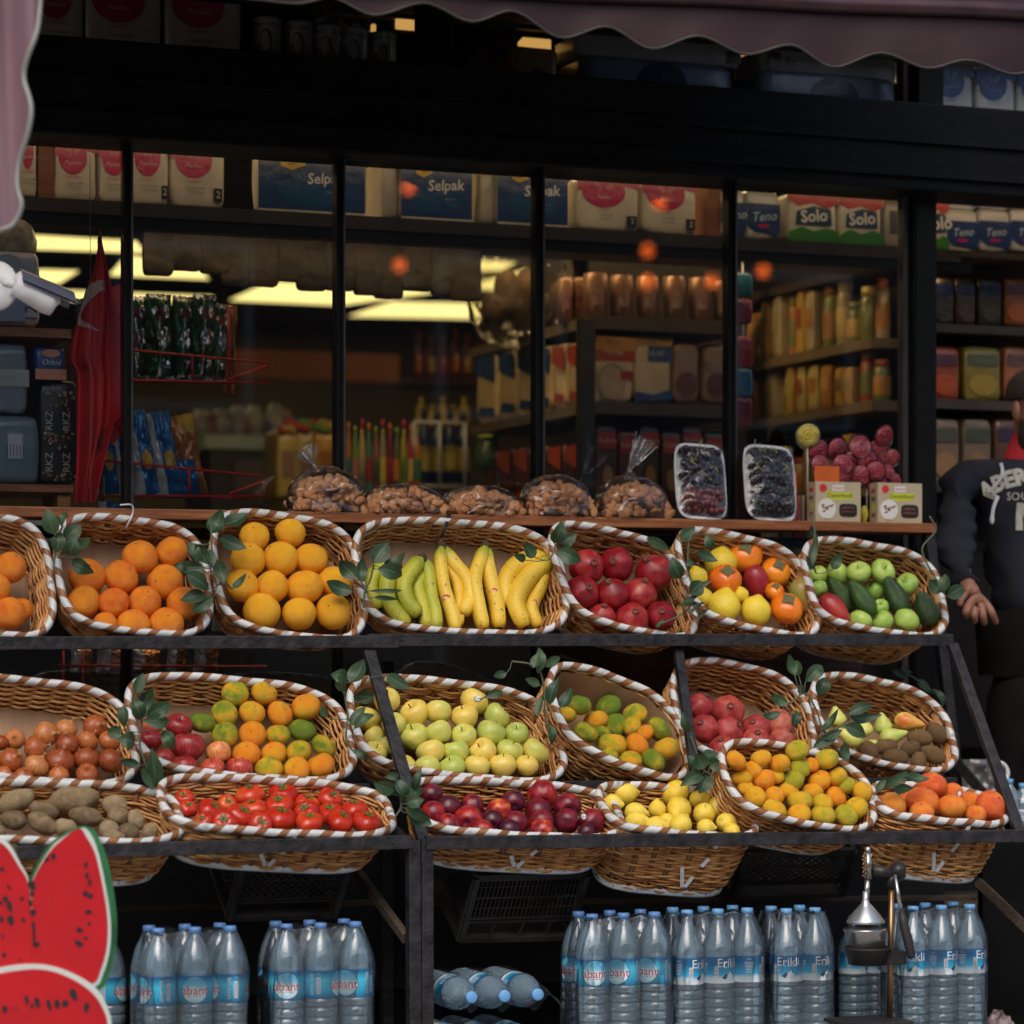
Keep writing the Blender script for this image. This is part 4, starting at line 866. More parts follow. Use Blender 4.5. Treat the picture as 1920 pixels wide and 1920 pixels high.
# lollipops
M_WRAP = clear('sweet_wrapper', (.99, .98, .98), .0, .0, .08, bmp=.8, bsc=30, ior=1.25)
M_CRED = mat('red_candy', (.34, .015, .03), .2, var=.15, coat=.6); M_CPINK = mat('pink_candy_swirl', (.48, .06, .08), .25, var=.1, coat=.6); M_CYEL = mat('yellow_candy', (.85, .62, .03), .25, coat=.6, var=.1); M_CBR = mat('bright_red_candy', (.62, .02, .02), .2, coat=.6)
M_ORG = mat('orange_card', (.75, .14, .015), .5)
def lolly(u, v, r, mats, label, Y, seed, g='red swirl lollipops standing on the sill'):
    P = pt(u, v, Y); s = 1 / ppm(P); r_ = r * s; t = thing('lollipop', P, label, 'lollipop', g); rnd = random.Random(seed); tl = Matrix.Rotation(rnd.uniform(-.35, .35), 3, 'Z') @ Matrix.Rotation(rnd.uniform(-.3, .3), 3, 'X')
    b = MB(); b.ball(P, (r_ * .97, r_ * .25, r_ * .97), 0, 20, 10, tl)
    pts = []
    for k in range(60):
        f = k / 59; g_ = f * 3.2 * 2 * math.pi + seed; q = r_ * .92 * (1 - f * .92); pts.append(P + tl @ Vector((q * math.cos(g_), -r_ * (.12 + .17 * f), q * math.sin(g_))))
    b.tube(pts, [r_ * .11] * 60, 6, 1); b.tube([P + tl @ Vector((r_ * .9 * math.cos(g_), 0, r_ * .9 * math.sin(g_))) for g_ in [k * 6.283 / 40 for k in range(40)]], r_ * .14, 6, 1, True); b.build('candy', mats, t)
    b = MB(); b.tube([P + Vector((0, .004, 0)), Vector((P.x + .004, P.y + .01, SILL + .002))], .0022, 6); b.build('stick', [M_STW], t)
    b = MB(); b.ball(P, (r_ * 1.15, r_ * .5, r_ * 1.2), 0, 16, 10, tl); b.build('wrapper', [M_WRAP], t)
lolly(1515, 817, 22, [M_CYEL, mat('light_yellow_candy', (.9, .75, .15), .25, coat=.5)], 'yellow rose lollipop standing above the tamarind boxes', -.10, 1, 'rose lollipops standing on the sill')
lolly(1658, 819, 21, [M_CBR, M_CRED], 'bright red rose lollipop, highest at the right of the cluster', -.10, 2, 'rose lollipops standing on the sill')
for i, (u, v, r) in enumerate([(1535, 846, 21), (1570, 843, 21), (1613, 838, 21), (1643, 845, 19), (1537, 872, 18), (1626, 864, 20), (1655, 860, 17), (1673, 858, 15), (1642, 885, 19), (1612, 893, 20), (1666, 884, 15), (1580, 872, 19), (1598, 862, 17), (1645, 908, 18), (1578, 900, 18), (1592, 880, 16), (1675, 902, 14)]):
    row = 'upper' if v < 852 else 'middle' if v < 880 else 'lower'
    lab = {0: 'leftmost red swirl lollipop in the top row, right of the yellow one', 3: 'rightmost swirl lollipop in the top row below the bright red rose'}.get(i, 'red swirl lollipop, %s part of cluster, %s' % (row, ['', 'a third in from left', 'at its centre', '', 'at far left above orange card', 'right of its centre', 'right of its middle', 'at far right edge', 'right of the leaf', 'just above the gap between boxes', 'near right edge', 'above the orange card', 'left of its centre', 'above the right box', 'beside the orange card', 'behind the orange card corner', 'above the right box corner'][i]))
    lolly(u, v, r, [M_CRED, M_CPINK], lab, -.09 - (.02 if v > 865 else 0) - (i % 3) * .006, i + 5)
def card(u, v, w_, h_, Y, name, label, cat, m):
    P = pt(u, v, Y); s = 1 / ppm(P); b = MB(); b.box(P, (w_ * s, .004, h_ * s), 0, bev=.0015); b.box((P.x + .012, P.y + .004, (P.z + SILL) / 2), (.006, .003, P.z - SILL), 0); return b.build(name, [m], None, label, cat)
card(1550, 891, 52, 34, -.15, 'price_card', 'blank orange price card in front of the lollipops', 'price card', M_ORG)
card(1484, 905, 22, 40, -.09, 'price_card', 'narrow orange card half hidden behind the black grape tray', 'price card', M_ORG)
# tamarind boxes
M_KRAFT = mat('kraft_board', (.52, .43, .27), .6, var=.05, sc=4); M_LIME = mat('lime_print', (.62, .68, .04), .5, var=.02); M_RDP = mat('red_print', (.72, .03, .03), .45, var=.03); M_WHP = mat('white_print', (.80, .78, .72), .5, var=.02); M_BRP = mat('brown_print', (.28, .10, .04), .5, var=.1, sc=60); M_TAM = mat('tamarind', (.10, .035, .015), .5, var=.4, sc=40, bmp=.4); M_GRNP = mat('olive_print', (.28, .30, .05), .5)
def disc(b, c, r, m, rt=Vector((1, 0, 0)), up=UP, nrm=Vector((0, -1, 0)), th=.0006, ry=None, n=24, e=2):
    ry = r if ry is None else ry; pts = []
    for k in range(n): x, y = supere(2 * math.pi * k / n, e); pts.append(c + rt * (x * r) + up * (y * ry))
    b.poly(pts, nrm, th, m)
def tambox(u0, v0, u1, v1, label):
    a, c = pt(u0, v1, -.20), pt(u1, v0, -.20); W = c.x - a.x; H = c.z - a.z; z0 = SILL + .001; y = -.20; D = .055
    t = thing('tamarind_box', ((a.x + c.x) / 2, y, z0), label, 'box', 'boxes of tamarind at the right end of the sill')
    b = MB(); b.box((a.x + W / 2, y + D / 2, z0 + H / 2), (W, D, H), 0, bev=.0015); b.build('carton', [M_KRAFT], t)
    b = MB(); o = lambda x, z, k=1: Vector((a.x + W * x, y - .0006 * k, z0 + H * z))
    disc(b, o(.17, .84), .013, 0); b.poly([o(.37, .92), o(.63, .92), o(.63, .77), o(.37, .77)], (0, -1, 0), .0005, 1); b.poly([o(.25, .74), o(.82, .74), o(.82, .58), o(.45, .54), o(.25, .60)], (0, -1, 0), .0005, 2)
    disc(b, o(.25, .33), W * .20, 1)
    for k in range(14): rn = random.Random(k); disc(b, o(.25 + rn.uniform(-.14, .14), .33 + rn.uniform(-.09, .10), 2), .004, 3, ry=.0028, n=8)
    disc(b, o(.72, .29), W * .20, 4, ry=H * .17, e=4)
    Mt = lambda x, z: Matrix.Translation(o(x, z, 2.5)) @ Matrix.Rotation(R(90), 4, 'X')
    b.text('Verini', Mt(.50, .845), .0155, 0); b.text('Demirhindi', Mt(.535, .66), .0195, 5); b.text('250gr.', Mt(.25, .07), .008, 3)
    for k in range(4): q = a.x; b.box((q - .0006, y + D * .5, z0 + H * (.2 + .2 * k)), (.0008, .022, .012), [3, 2, 3, 0][k])
    b.build('print', [M_RDP, M_WHP, M_LIME, M_BRP, M_INK, mat('dark_brown_print', (.06, .02, .01), .5)], t)
    b = MB(); b.ball(o(.72, .34, -2) + Vector((0, .0, 0)), (W * .16, .006, H * .055), 0, 14, 8); b.ball(o(.72, .24, -2), (W * .17, .006, H * .05), 0, 14, 8); b.build('tamarind_pods', [M_TAM], t)
tambox(1529, 906, 1614, 979, 'kraft tamarind box with dark window, left of the pair'); tambox(1646, 908, 1729, 981, 'kraft tamarind box with dark window, at the right end of sill')
# yellow sweets bag between the boxes
P = pt(1620, 962, -.12); b = MB(); b.ball((P.x, P.y, SILL + .03), (.012, .02, .03), 0, 12, 8); b.build('sweets_tube', [mat('yellow_wrapper', (.65, .55, .06), .3, var=.2, sc=50)], None, 'small yellow wrapped sweet squeezed between the tamarind boxes', 'sweets')

# ------------------------------------------------------------------ bottles
M_PET = clear('clear_pet', (.90, .95, .975), .06, .24, .05, (.52, .76, .94), .0)
M_CAPD = mat('blue_cap', (.12, .27, .58), .35, var=.05); M_CAPL = mat('light_blue_cap', (.16, .40, .72), .35, var=.05)
def gradmat(name, stops, axis='V', nz=.12, sc=5):
    m, n, p = newmat(name); uv = nd(n, 'ShaderNodeUVMap'); sx = nd(n, 'ShaderNodeSeparateXYZ'); n.links.new(uv.outputs[0], sx.inputs[0])
    a = nd(n, 'ShaderNodeMath', operation='MULTIPLY_ADD'); no = noi(n, objvec(n, False), 30, 5, .6); n.links.new(no, a.inputs[0]); a.inputs[1].default_value = nz
    n.links.new(sx.outputs[1 if axis == 'V' else 0], a.inputs[2]); n.links.new(ramp(n, a.outputs[0], stops), p.inputs['Base Color']); p.inputs['Roughness'].default_value = .3; return m
M_LAB_A = gradmat('blue_label_print', [(.02, (.02, .14, .32)), (.35, (.04, .42, .66)), (.7, (.07, .55, .78)), (.98, (.02, .15, .34))])
M_LAB_E = gradmat('blue_to_snow_label_print', [(.12, (.80, .88, .92)), (.33, (.62, .76, .84)), (.45, (.03, .42, .70)), (.9, (.01, .13, .32))], nz=.25)
M_CIRC = gradmat('sky_roundel_print', [(.1, (.16, .55, .72)), (.35, (.70, .86, .92)), (.62, (.80, .90, .93)), (.8, (.25, .62, .80)), (.97, (.10, .42, .65))], nz=.3)
M_ABRED = mat('raspberry_print', (.55, .02, .07), .4, var=.02); M_LTX = mat('pale_print', (.75, .85, .9), .4, var=.02); M_RNG = mat('navy_ring_print', (.02, .06, .16), .4)
def bottle_profile(br, r, H):
    p = [(r * .3, 0), (r * .86, .002), (r * .97, .012), (r, .03)]
    lab0, lab1 = (.52, .70) if br == 'a' else (.50, .68)
    z = .04
    while z < H * (lab0 - .03): p += [(r, z), (r * 1.0, z + .015), (r * .96, z + .0175), (r * .92, z + .019), (r * .96, z + .0205), (r, z + .023)]; z += .026
    p += [(r * .985, H * lab0), (r * .985, H * lab1), (r * 1.005, H * (lab1 + .012))]
    if br == 'a': p += [(r * .97, H * .76), (r * .87, H * .82), (r * .68, H * .88), (r * .42, H * .93), (r * .30, H * .95), (r * .29, H * .965)]
    else: p += [(r * .99, H * .73), (r * .80, H * .80), (r * .55, H * .86), (r * .36, H * .91), (r * .30, H * .94), (r * .29, H * .965)]
    return p, lab0 * H, lab1 * H
def bottle_meshes(br, r, H, ang):
    pr, l0, l1 = bottle_profile(br, r, H); b = MB(); b.lathe(pr, 28); body = b.mesh('bottle', [M_PET])
    b = MB(); b.lathe([(r * .31, H * .962), (r * .345, H * .964), (r * .345, H * .995), (r * .30, H), (.001, H)], 24, lob=lambda g, q: 1 + .025 * math.cos(g * 24)); cap = b.mesh('cap', [M_CAPD if br == 'a' else M_CAPL])
    b = MB(); rl_ = r * 1.004; n = 64; hh = l1 - l0
    b.grid(lambda u, v: Vector((rl_ * math.cos(u * 6.28318), rl_ * math.sin(u * 6.28318), l0 + hh * v)), n, 12, 0)
    def wrap(x, z, k=1):     # x metres along the label, 0 = facing -Y rotated by ang
        g = -math.pi / 2 + ang + x / rl_; q = rl_ + .0005 * k; return Vector((q * math.cos(g), q * math.sin(g), l0 + hh * z))
    def patch(x, z, rx, rz, m, k=1, e=2):
        ns_ = 28; vs = [wrap(x, z, k)]; uv = [(.5, .5)]
        for f in (.5, 1):
            for i in range(ns_): a_, b2 = supere(2 * math.pi * i / ns_, e); vs.append(wrap(x + a_ * rx * f, z + b2 * rz / hh * f, k)); uv.append((.5 + a_ * f / 2, .5 + b2 * f / 2))
        fs = [(0, 1 + i, 1 + (i + 1) % ns_) for i in range(ns_)] + [(1 + i, 1 + ns_ + i, 1 + ns_ + (i + 1) % ns_, 1 + (i + 1) % ns_) for i in range(ns_)]
        b.add(vs, fs, m, uv)
    def tx(s_, x, z, size, m, k=2.4, rot=0):
        def f(q):
            a_, c_ = (q.x, q.y) if not rot else (-q.y, q.x)
            return wrap(x + a_, z + c_ / hh, k)
        b.text(s_, None, size, m, fn=f)
    per = 2 * math.pi * rl_
    if br == 'a':
        for x in (0, per / 2):
            patch(x, .5, hh * .495, hh * .495, 3, 1); patch(x, .5, hh * .47, hh * .47, 1, 1.7); tx('abant', x, .46, .033, 2, 2.6); tx('DOGAL KAYNAK SUYU', x, .27, .0042, 3, 2.6)
            tx('GEYIKTEPE', x + per * .21, .5, .012, 4, 2, 1); tx('1,5 L', x + per * .27, .88, .006, 4)
            patch(x + per * .27, .45, .0055, hh * .3, 5, 1.2, 8)
            for i in range(9): patch(x + per * .27, .20 + .06 * i, .0045, .0007, 3, 2, 8)
        b.tube([wrap(0, 1.02, -1) * 1 for _ in range(1)] + [Vector((rl_ * math.cos(g), rl_ * math.sin(g), l1 + .003)) for g in [i * .2 for i in range(32)]][1:], .0012, 4, 5) if False else None
    else:
        for x in (0, per / 2):
            tx('Erikli', x, .76, .034, 5, 2.4); tx('DOGAL KAYNAK SUYU', x + .004, .60, .0038, 4)
            vs = [wrap(x + a_, z_, 1.2) for a_, z_ in ((-.02, .22), (-.008, .36), (-.002, .32), (.01, .48), (.02, .36), (.03, .26), (.02, .16), (-.01, .14))]; b.add(vs, [tuple(range(8))], 3, smooth=False)
            vs = [wrap(x + a_, z_, 1.8) for a_, z_ in ((-.004, .30), (.010, .46), (.008, .30), (.016, .36), (.012, .2), (.0, .22))]; b.add(vs, [tuple(range(6))], 5, smooth=False)
            tx('1,5 L', x + per * .25, .88, .0075, 5)
            for i in range(8): patch(x + per * .25, .76 - .055 * i, .013 - .0008 * i, .0006, 4, 1.5, 8)
            patch(x + per * .38, .45, .006, hh * .2, 5, 1.3, 8)
            for i in range(7): patch(x + per * .38, .30 + .05 * i, .005, .0007, 3, 2, 8)
    lab = b.mesh('label', [M_LAB_A if br == 'a' else M_LAB_E, M_CIRC, M_ABRED, M_RNG, M_LTX, M_WHITE]); return body, cap, lab
_bm = {}
def bottle(parent, br, base, r, H, ang, top=None, M=None):
    key = (br, round(r, 4), round(H, 4))
    if key not in _bm: _bm[key] = bottle_meshes(br, r, H, 0)
    body, cap, lab = _bm[key]; o = bpy.data.objects.new('bottle', body); link(o); o.parent = parent
    if M is None: o.location = Vector(base) - parent.location; o.rotation_euler = (0, 0, ang)
    else: o.matrix_local = Matrix.Translation(-parent.location) @ M
    for nm, me in (('cap', cap), ('label', lab)): c = bpy.data.objects.new(nm, me); link(c); c.parent = o
    return o
def wrap_film(pts_, H, r, parent, seed):
    xs_ = [p.x for p in pts_]; ys_ = [p.y for p in pts_]; cx, cy = (min(xs_) + max(xs_)) / 2, (min(ys_) + max(ys_)) / 2; hx, hy = (max(xs_) - min(xs_)) / 2 + r, (max(ys_) - min(ys_)) / 2 + r; z0 = pts_[0].z
    def f(u, v):
        q = v * 1.35; x, y = supere(u * 6.28318, 7); s = 1.006
        if q <= 1: z = H * .70 * q
        else: k = (q - 1) / .35; z = H * (.70 + .27 * k); s = 1.006 - .22 * k ** 1.6
        wob = 1 + .035 * math.cos(u * 6.28318 * 3) * (q > .9)
        n_ = .006 * fn_(x * 4 + seed, y * 4, z * 9) + .004 * fn_(x * 11, y * 11 + seed, z * 5)
        return Vector((cx + x * hx * s * wob + n_, cy + y * hy * s + n_, z0 + z))
    b = MB(); b.grid(f, 90, 30, 0)
    # clinging top over the caps
    b.grid(lambda u, v: Vector((cx + (u - .5) * hx * 1.62, cy + (v - .5) * hy * 1.62, z0 + H * (.965 + .02 * math.cos((u - .5) * math.pi * 6) * math.cos((v - .5) * math.pi * 2)) + .003 * fn_(u * 14, v * 14, seed))), 36, 14, 0)
    b.build('shrink_film', [M_FILM2], parent)
ZB = .07
M_CAM = -YAW
def bpack(br, caps, Y, rows, label, angs, r=.0475, dy=.096, film=True, behind=0, seed=1):
    P0 = [pt(u, v, Y) for u, v in caps]; H = sum(p.z for p in P0) / len(P0) - ZB
    t = thing('water_pack', (sum(p.x for p in P0) / len(P0), Y, ZB), label, 'water bottles', 'packs of bottled water on the low platform'); allp = []
    for j in range(rows):
        for i, p in enumerate(P0):
            q = Vector((p.x, Y + j * dy, ZB)); allp.append(q); bottle(t, br, q, r, H, angs[(i + j * 2) % len(angs)] + M_CAM)
    if film: wrap_film(allp, H, r, t, seed)
    return t
bpack('a', [(297, 1741), (365, 1738), (431, 1735)], -.98, 2, 'shrink wrapped pack of red-lettered water bottles nearest the watermelon sign', [-1.0, 0.12, -1.25, .5], seed=1)
bpack('a', [(537, 1733), (601, 1730), (666, 1727)], -.98, 2, 'shrink wrapped pack of red-lettered water bottles under the tomato basket', [.1, 1.4, -.55, .9], seed=2)
bpack('a', [(1110, 1713), (1169, 1712), (1227, 1710)], -.98, 2, 'shrink wrapped pack of red-lettered water bottles right of the black crate', [.15, -.45, -.6, 1.0], seed=3)
bpack('e', [(1288, 1706), (1346, 1704), (1401, 1702)], -.98, 2, 'pack of three blue-labelled water bottles in front, under the lemon basket', [.95, .6, 1.6, .2], seed=4)
bpack('e', [(1474, 1703), (1528, 1702)], -.99, 2, 'torn pack of blue-labelled water bottles left of the juice press', [.05, .62, .2, .2], seed=5)
bpack('e', [(1712, 1698), (1765, 1697), (1818, 1696)], -.95, 2, 'pack of blue-labelled water bottles right of the juice press', [-.1, .9, .95, .3], seed=6)
bpack('a', [(205, 1752)], -.72, 1, 'single dim water bottle in shadow behind the watermelon sign', [1.2], film=False, r=.045)
bpack('e', [(1600, 1716), (1642, 1715)], -.62, 1, 'two dim water bottles standing in shadow behind the juice press', [1.2, .4], film=False, r=.045)
# lying pack
t = thing('water_pack', pt(920, 1930, -.9), 'pack of water bottles lying on its side with light blue caps forward', 'water bottles', 'packs of bottled water on the low platform')
H_ = .36; allq = []
for (u, v) in ((885, 1870), (947, 1868), (1009, 1865), (868, 1962), (930, 1960), (992, 1958)):
    cp = pt(u, v, -1.12); M = Matrix.Translation(cp + Vector((0, H_ * .995, 0))) @ Matrix.Rotation(R(90), 4, 'X') @ Matrix.Rotation(random.uniform(0, 6), 4, 'Z')
    bottle(t, 'e', None, .046, H_, 0, M=M)
    
b = MB(); a_, c_ = pt(800, 1822, -.8), pt(1050, 1960, -.8)
b.grid(lambda u, v: Vector((a_.x + .03 + (c_.x - a_.x - .12) * u, -1.06 + .36 * v, a_.z - .02 - .02 * math.cos(u * 19) - .05 * (1 - v) ** 3 + .006 * fn_(u * 20, v * 10, 3))), 40, 16, 0)
b.build('shrink_film', [M_FILM2], t)
# bottles and cup seen in the distance beyond the right strut
t = thing('bottle_group', pt(1895, 1545, -.3), 'clear plastic bottles behind the right rack strut', 'bottles')
for u, v in ((1893, 1462), (1917, 1470)):
    p = pt(u, v, -.25); b = MB(); pr, _, _ = bottle_profile('e', .036, .22); M = Matrix.Translation((p.x, p.y, p.z - .22)); b.lathe(pr, 20, 0, M); b.lathe([(.011, .205), (.013, .222), (.001, .223)], 12, 1, M); b.build('bottle', [M_PET, M_CAPL], t)
b = MB(); p = pt(1835, 1470, -.2); b.grid(lambda u, v: Vector((p.x - .06 + .12 * u + .01 * fn_(u * 9, v * 9, 1), p.y + .03 * fn_(u * 5, v * 5, 2), p.z - .08 + .16 * v)), 14, 14, 0); b.build('clear_sack', [clear('milky_film', (.8, .8, .8), .08, .35, .3, (.35, .33, .32), .6, 9)], None, 'translucent plastic sack behind the right strut', 'sack')
p = pt(1872, 1450, -.22); b = MB(); b.tube([p + Vector((.035 * math.sin(g), 0, .035 * math.cos(g))) for g in [k * .25 for k in range(13)]], .007, 8); b.build('roll_edge', [M_WHITE], None, 'curved white plastic handle beside the clear sack', 'handle')

# ------------------------------------------------------------------ plastic crates
M_CRATE = mat('dark_plastic_crate', (.05, .044, .040), .5, var=.4, sc=10)
def crate(TL, TR, BL, BR, Yt, Yb, D, style, label, side=True):
    """front face corners in the picture, top edge at Yt, bottom at Yb; the crate extends D behind"""
    a, c, d, e = pt(*TL, Yt), pt(*TR, Yt), pt(*BL, Yb), pt(*BR, Yb); nrm = (c - a).cross(d - a).normalized()
    if nrm.y < 0: nrm = -nrm
    t = thing('plastic_crate', d.lerp(e, .5), label, 'crate', 'black plastic crates under the rack')
    def face(a, c, d, e, nm, sty):
        b = MB(); up_ = (a - d).normalized(); n_ = (c - a).cross(up_).normalized()
        P = lambda x, y: a.lerp(c, x).lerp(d.lerp(e, x), y)
        for x in (0, 1): b.bar(P(x, 0), P(x, 1), .026, .014, 0, up=n_)
        for y, w_ in ((0, .022), (1, .016)): b.bar(P(0, y), P(1, y), .014, w_, 0, up=up_)
        for y in (.33, .66, .72): b.bar(P(0, y), P(1, y), .006, .006, 0, up=up_)
        if sty == 'grid':
            for i in range(1, 26): b.bar(P(i / 26, .02), P(i / 26, .66), .0028, .004, 0, up=n_)
            for i in (.28, .55, .8): b.bar(P(i, .72), P(i - .03, 1), .006, .006, 0, up=n_)
            for y in (.16, .5): b.bar(P(0, y), P(1, y), .003, .003, 0, up=up_)
        else:
            for i in range(-6, 14):
                for s_ in (1, -1):
                    x0 = i / 13.; x1 = x0 + .5; y0, y1 = 0, .72
                    if s_ < 0: x0, x1 = x1, x0
                    f0, f1 = 0, 1
                    def cl(x): return min(max(x, 0), 1)
                    if (x0 < 0 and x1 < 0) or (x0 > 1 and x1 > 1): continue
                    t0 = 0 if 0 <= x0 <= 1 else ((0 if x0 < 0 else 1) - x0) / (x1 - x0); t1 = 1 if 0 <= x1 <= 1 else ((0 if x1 < 0 else 1) - x0) / (x1 - x0)
                    b.bar(P(cl(x0 + (x1 - x0) * t0), y1 * t0), P(cl(x0 + (x1 - x0) * t1), y1 * t1), .004, .004, 0, up=n_)
        b.build(nm, [M_CRATE], t)
    o = nrm * D; face(a, c, d, e, 'front_side', style); face(a + o, a, d + o, d, 'end_side', 'lattice'); face(c, c + o, e, e + o, 'end_side', 'lattice')
    b = MB(); b.poly([d + Vector((0, .001, .002)), e + Vector((0, .001, .002)), e + o, d + o], Vector((0, 0, 1)), .004, 0); b.build('bottom', [M_CRATE], t); return t
crate((893, 1645), (1098, 1640), (862, 1762), (1066, 1757), -.80, -.68, .30, 'grid', 'black slatted plastic crate hanging tilted under the nectarine basket')
crate((455, 1618), (655, 1612), (430, 1722), (625, 1716), -.80, -.68, .30, 'lattice', 'black lattice plastic crate under the tomato basket')
crate((1395, 1600), (1600, 1596), (1375, 1682), (1580, 1676), -.72, -.60, .30, 'lattice', 'dim black lattice crate under the heaped clementine basket')

# ------------------------------------------------------------------ juice press
M_CHR = mat('worn_steel', (.42, .41, .40), .25, .9, .15, 20); M_BRASS = mat('dull_brass_rod', (.32, .19, .09), .3, .9, .2, 20); M_CAST = mat('dark_cast_metal', (.035, .033, .033), .4, .3, .3, 20); M_ALU = mat('dull_aluminium', (.50, .52, .54), .32, .8, .1, 20)
YJ = -1.22; t = thing('juice_press', pt(640, 1915, YJ).__class__((pt(1640, 1915, YJ).x, YJ, .07)), 'hand lever juice press with steel cup and brass column between the bottles', 'juice press')
J = lambda u, v, dy=0: pt(u, v, YJ + dy)
b = MB(); b.tube([J(1668, 1916), J(1672, 1640)], .0085, 14); b.build('column', [M_BRASS], t)
b = MB(); q = J(1628, 1918); b.box((q.x, YJ, q.z + .005), (.20, .16, .012), 0, bev=.003); b.build('foot', [M_CAST], t)
b = MB(); b.tube([J(1636, 1632), J(1680, 1640)], .017, 14); b.tube([J(1684, 1628, -.02), J(1684, 1640, .03)], .022, 14); b.tube([J(1672, 1640), J(1671, 1664)], .016, 12); b.build('head', [M_CAST], t)
b = MB(); b.tube([J(1627, 1588), J(1627, 1600)], .009, 12); b.tube([J(1627, 1600), J(1628, 1648)], .011, 12); b.tube([J(1627, 1648), J(1624, 1690)], .0085, 12)
for k in range(22): g = k * .9; b.ball(J(1621 + 3 * math.sin(g * 2), 1600 + k * 2.1, -.012), .0035, 1, 6, 4)
b.build('press_rod', [M_CHR, M_BRASS], t)
def lz(c, prof, nm, m, n=32):
    b = MB(); b.lathe([(r_, z_) for r_, z_ in prof], n, 0, Matrix.Translation(c)); return b.build(nm, m, t)
c0 = J(1623, 1731); s = 1 / ppm(c0)
lz(c0, [(35 * s, 0), (36 * s, 3 * s), (33 * s, 8 * s), (25 * s, 19 * s), (15 * s, 30 * s), (8 * s, 38 * s), (6 * s, 45 * s), (5.5 * s, 60 * s)], 'cone', [M_ALU])
c0 = J(1622, 1778); lz(c0, [(30 * s, 0), (37 * s, 1 * s), (38 * s, 30 * s), (41 * s, 34 * s), (40 * s, 37 * s), (34 * s, 37 * s), (22 * s, 42 * s), (8 * s, 46 * s), (.001, 46 * s)], 'cup', [M_CHR])
c0 = J(1627, 1808); lz(c0, [(36 * s, 0), (44 * s, 28 * s), (47 * s, 30 * s), (44 * s, 33 * s), (40 * s, 30 * s)], 'holder', [M_CAST])
b = MB(); b.box(J(1672, 1795), (44 * s, .06, 26 * s), 0, bev=.006); b.build('bracket', [M_CAST], t)
b = MB(); b.tube([J(1678, 1640, -.03), J(1690, 1712, -.05)], .0055, 10, 1); b.tube([J(1690, 1708, -.05), J(1694, 1730, -.055), J(1703, 1765, -.062), J(1708, 1790, -.065), J(1709, 1797, -.066)], [.008, .012, .014, .012, .008], 14, 0); b.build('lever', [mat('black_rubber', (.018, .018, .018), .55), M_CHR], t)

# ------------------------------------------------------------------ painted watermelon sign
def paint(name, c, var=.06): return mat(name, c, .5, var=var, sc=9, bmp=.1, bsc=200)
M_WR = paint('painted_red_flesh', (.54, .007, .013), .07); M_WW = paint('painted_white_rind', (.66, .74, .68)); M_WG = paint('painted_green_rind', (.022, .15, .05), .3)
YW = -1.55; ws = thing('watermelon_sign', pt(90, 1990, YW), 'large painted board cut as red watermelon slices at the lower left corner', 'sign')
def curve(pts, n=60): return bez(pts, n)
def seed_(b, u, v, rx, ry, a_, Y):
    c = pt(u, v, Y); s_ = 1 / ppm(c); pts = []
    for k in range(12): g = k * math.pi / 6; x, z = 1.25 * rx * math.cos(g) * (1 + .25 * math.sin(g)), 1.2 * ry * math.sin(g); ca, sa = math.cos(R(a_)), math.sin(R(a_)); pts.append(c + Vector(((x * ca - z * sa) * s_, 0, (x * sa + z * ca) * s_)))
    b.poly(pts, Vector((0, -1, 0)), .0008, 1)
def sl(pts, Y, m, th, nm, seeds=()):
    P = [pt(u, v, Y) for u, v in pts]; b = MB(); c = bez([(p.x, p.y, p.z) for p in P], len(P) * 8); b.poly(c, Vector((0, -1, 0)), th, 0)
    for q in seeds: seed_(b, *q, Y - .002)
    return b.build(nm, [m, M_INK], ws)
right_g = [(58, 1652), (80, 1610), (108, 1575), (150, 1552), (172, 1553), (190, 1580), (208, 1640), (219, 1720), (217, 1780), (204, 1830), (187, 1856), (120, 1880), (60, 1860), (56, 1760)]
right_w = [(60, 1652), (82, 1610), (108, 1577), (150, 1554), (166, 1558), (182, 1590), (196, 1650), (207, 1720), (206, 1780), (192, 1830), (178, 1850), (120, 1870), (62, 1850), (58, 1760)]
right_r = [(61, 1652), (83, 1612), (110, 1580), (148, 1554), (162, 1570), (178, 1600), (190, 1650), (201, 1720), (200, 1775), (188, 1820), (174, 1843), (120, 1860), (64, 1840), (60, 1760)]
sl(right_g, YW + .012, M_WG, .03, 'green_rind'); sl(right_w, YW + .008, M_WW, .003, 'white_rind'); sl(right_r, YW + .004, M_WR, .003, 'red_slice', [(88, 1612, 2.5, 5, -25), (100, 1606, 4, 5, 10), (161, 1622, 3, 5, 0), (163, 1642, 3, 5, 10), (168, 1655, 3, 5, -20), (160, 1676, 4, 5, -30), (170, 1680, 4, 4, -40), (166, 1710, 5.5, 3.5, -10), (167, 1732, 3, 3, 0), (149, 1744, 5, 4, -20), (148, 1769, 7, 4, -30), (161, 1759, 4, 2, 0), (60, 1660, 5, 8, 30), (60, 1676, 3, 5, 0), (57, 1693, 3, 5, 0), (62, 1711, 5, 5, 0), (63, 1740, 2.5, 12, 5), (64, 1762, 2, 12, 0), (69, 1771, 5, 4, 20)])
left_w = [(-120, 1700), (-80, 1600), (-30, 1570), (0, 1571), (20, 1586), (38, 1618), (54, 1652), (62, 1720), (66, 1800), (60, 1850), (-60, 1880)]
left_r = [(-120, 1705), (-80, 1606), (-32, 1576), (-4, 1578), (15, 1592), (34, 1622), (52, 1654), (60, 1720), (64, 1800), (58, 1845), (-60, 1872)]
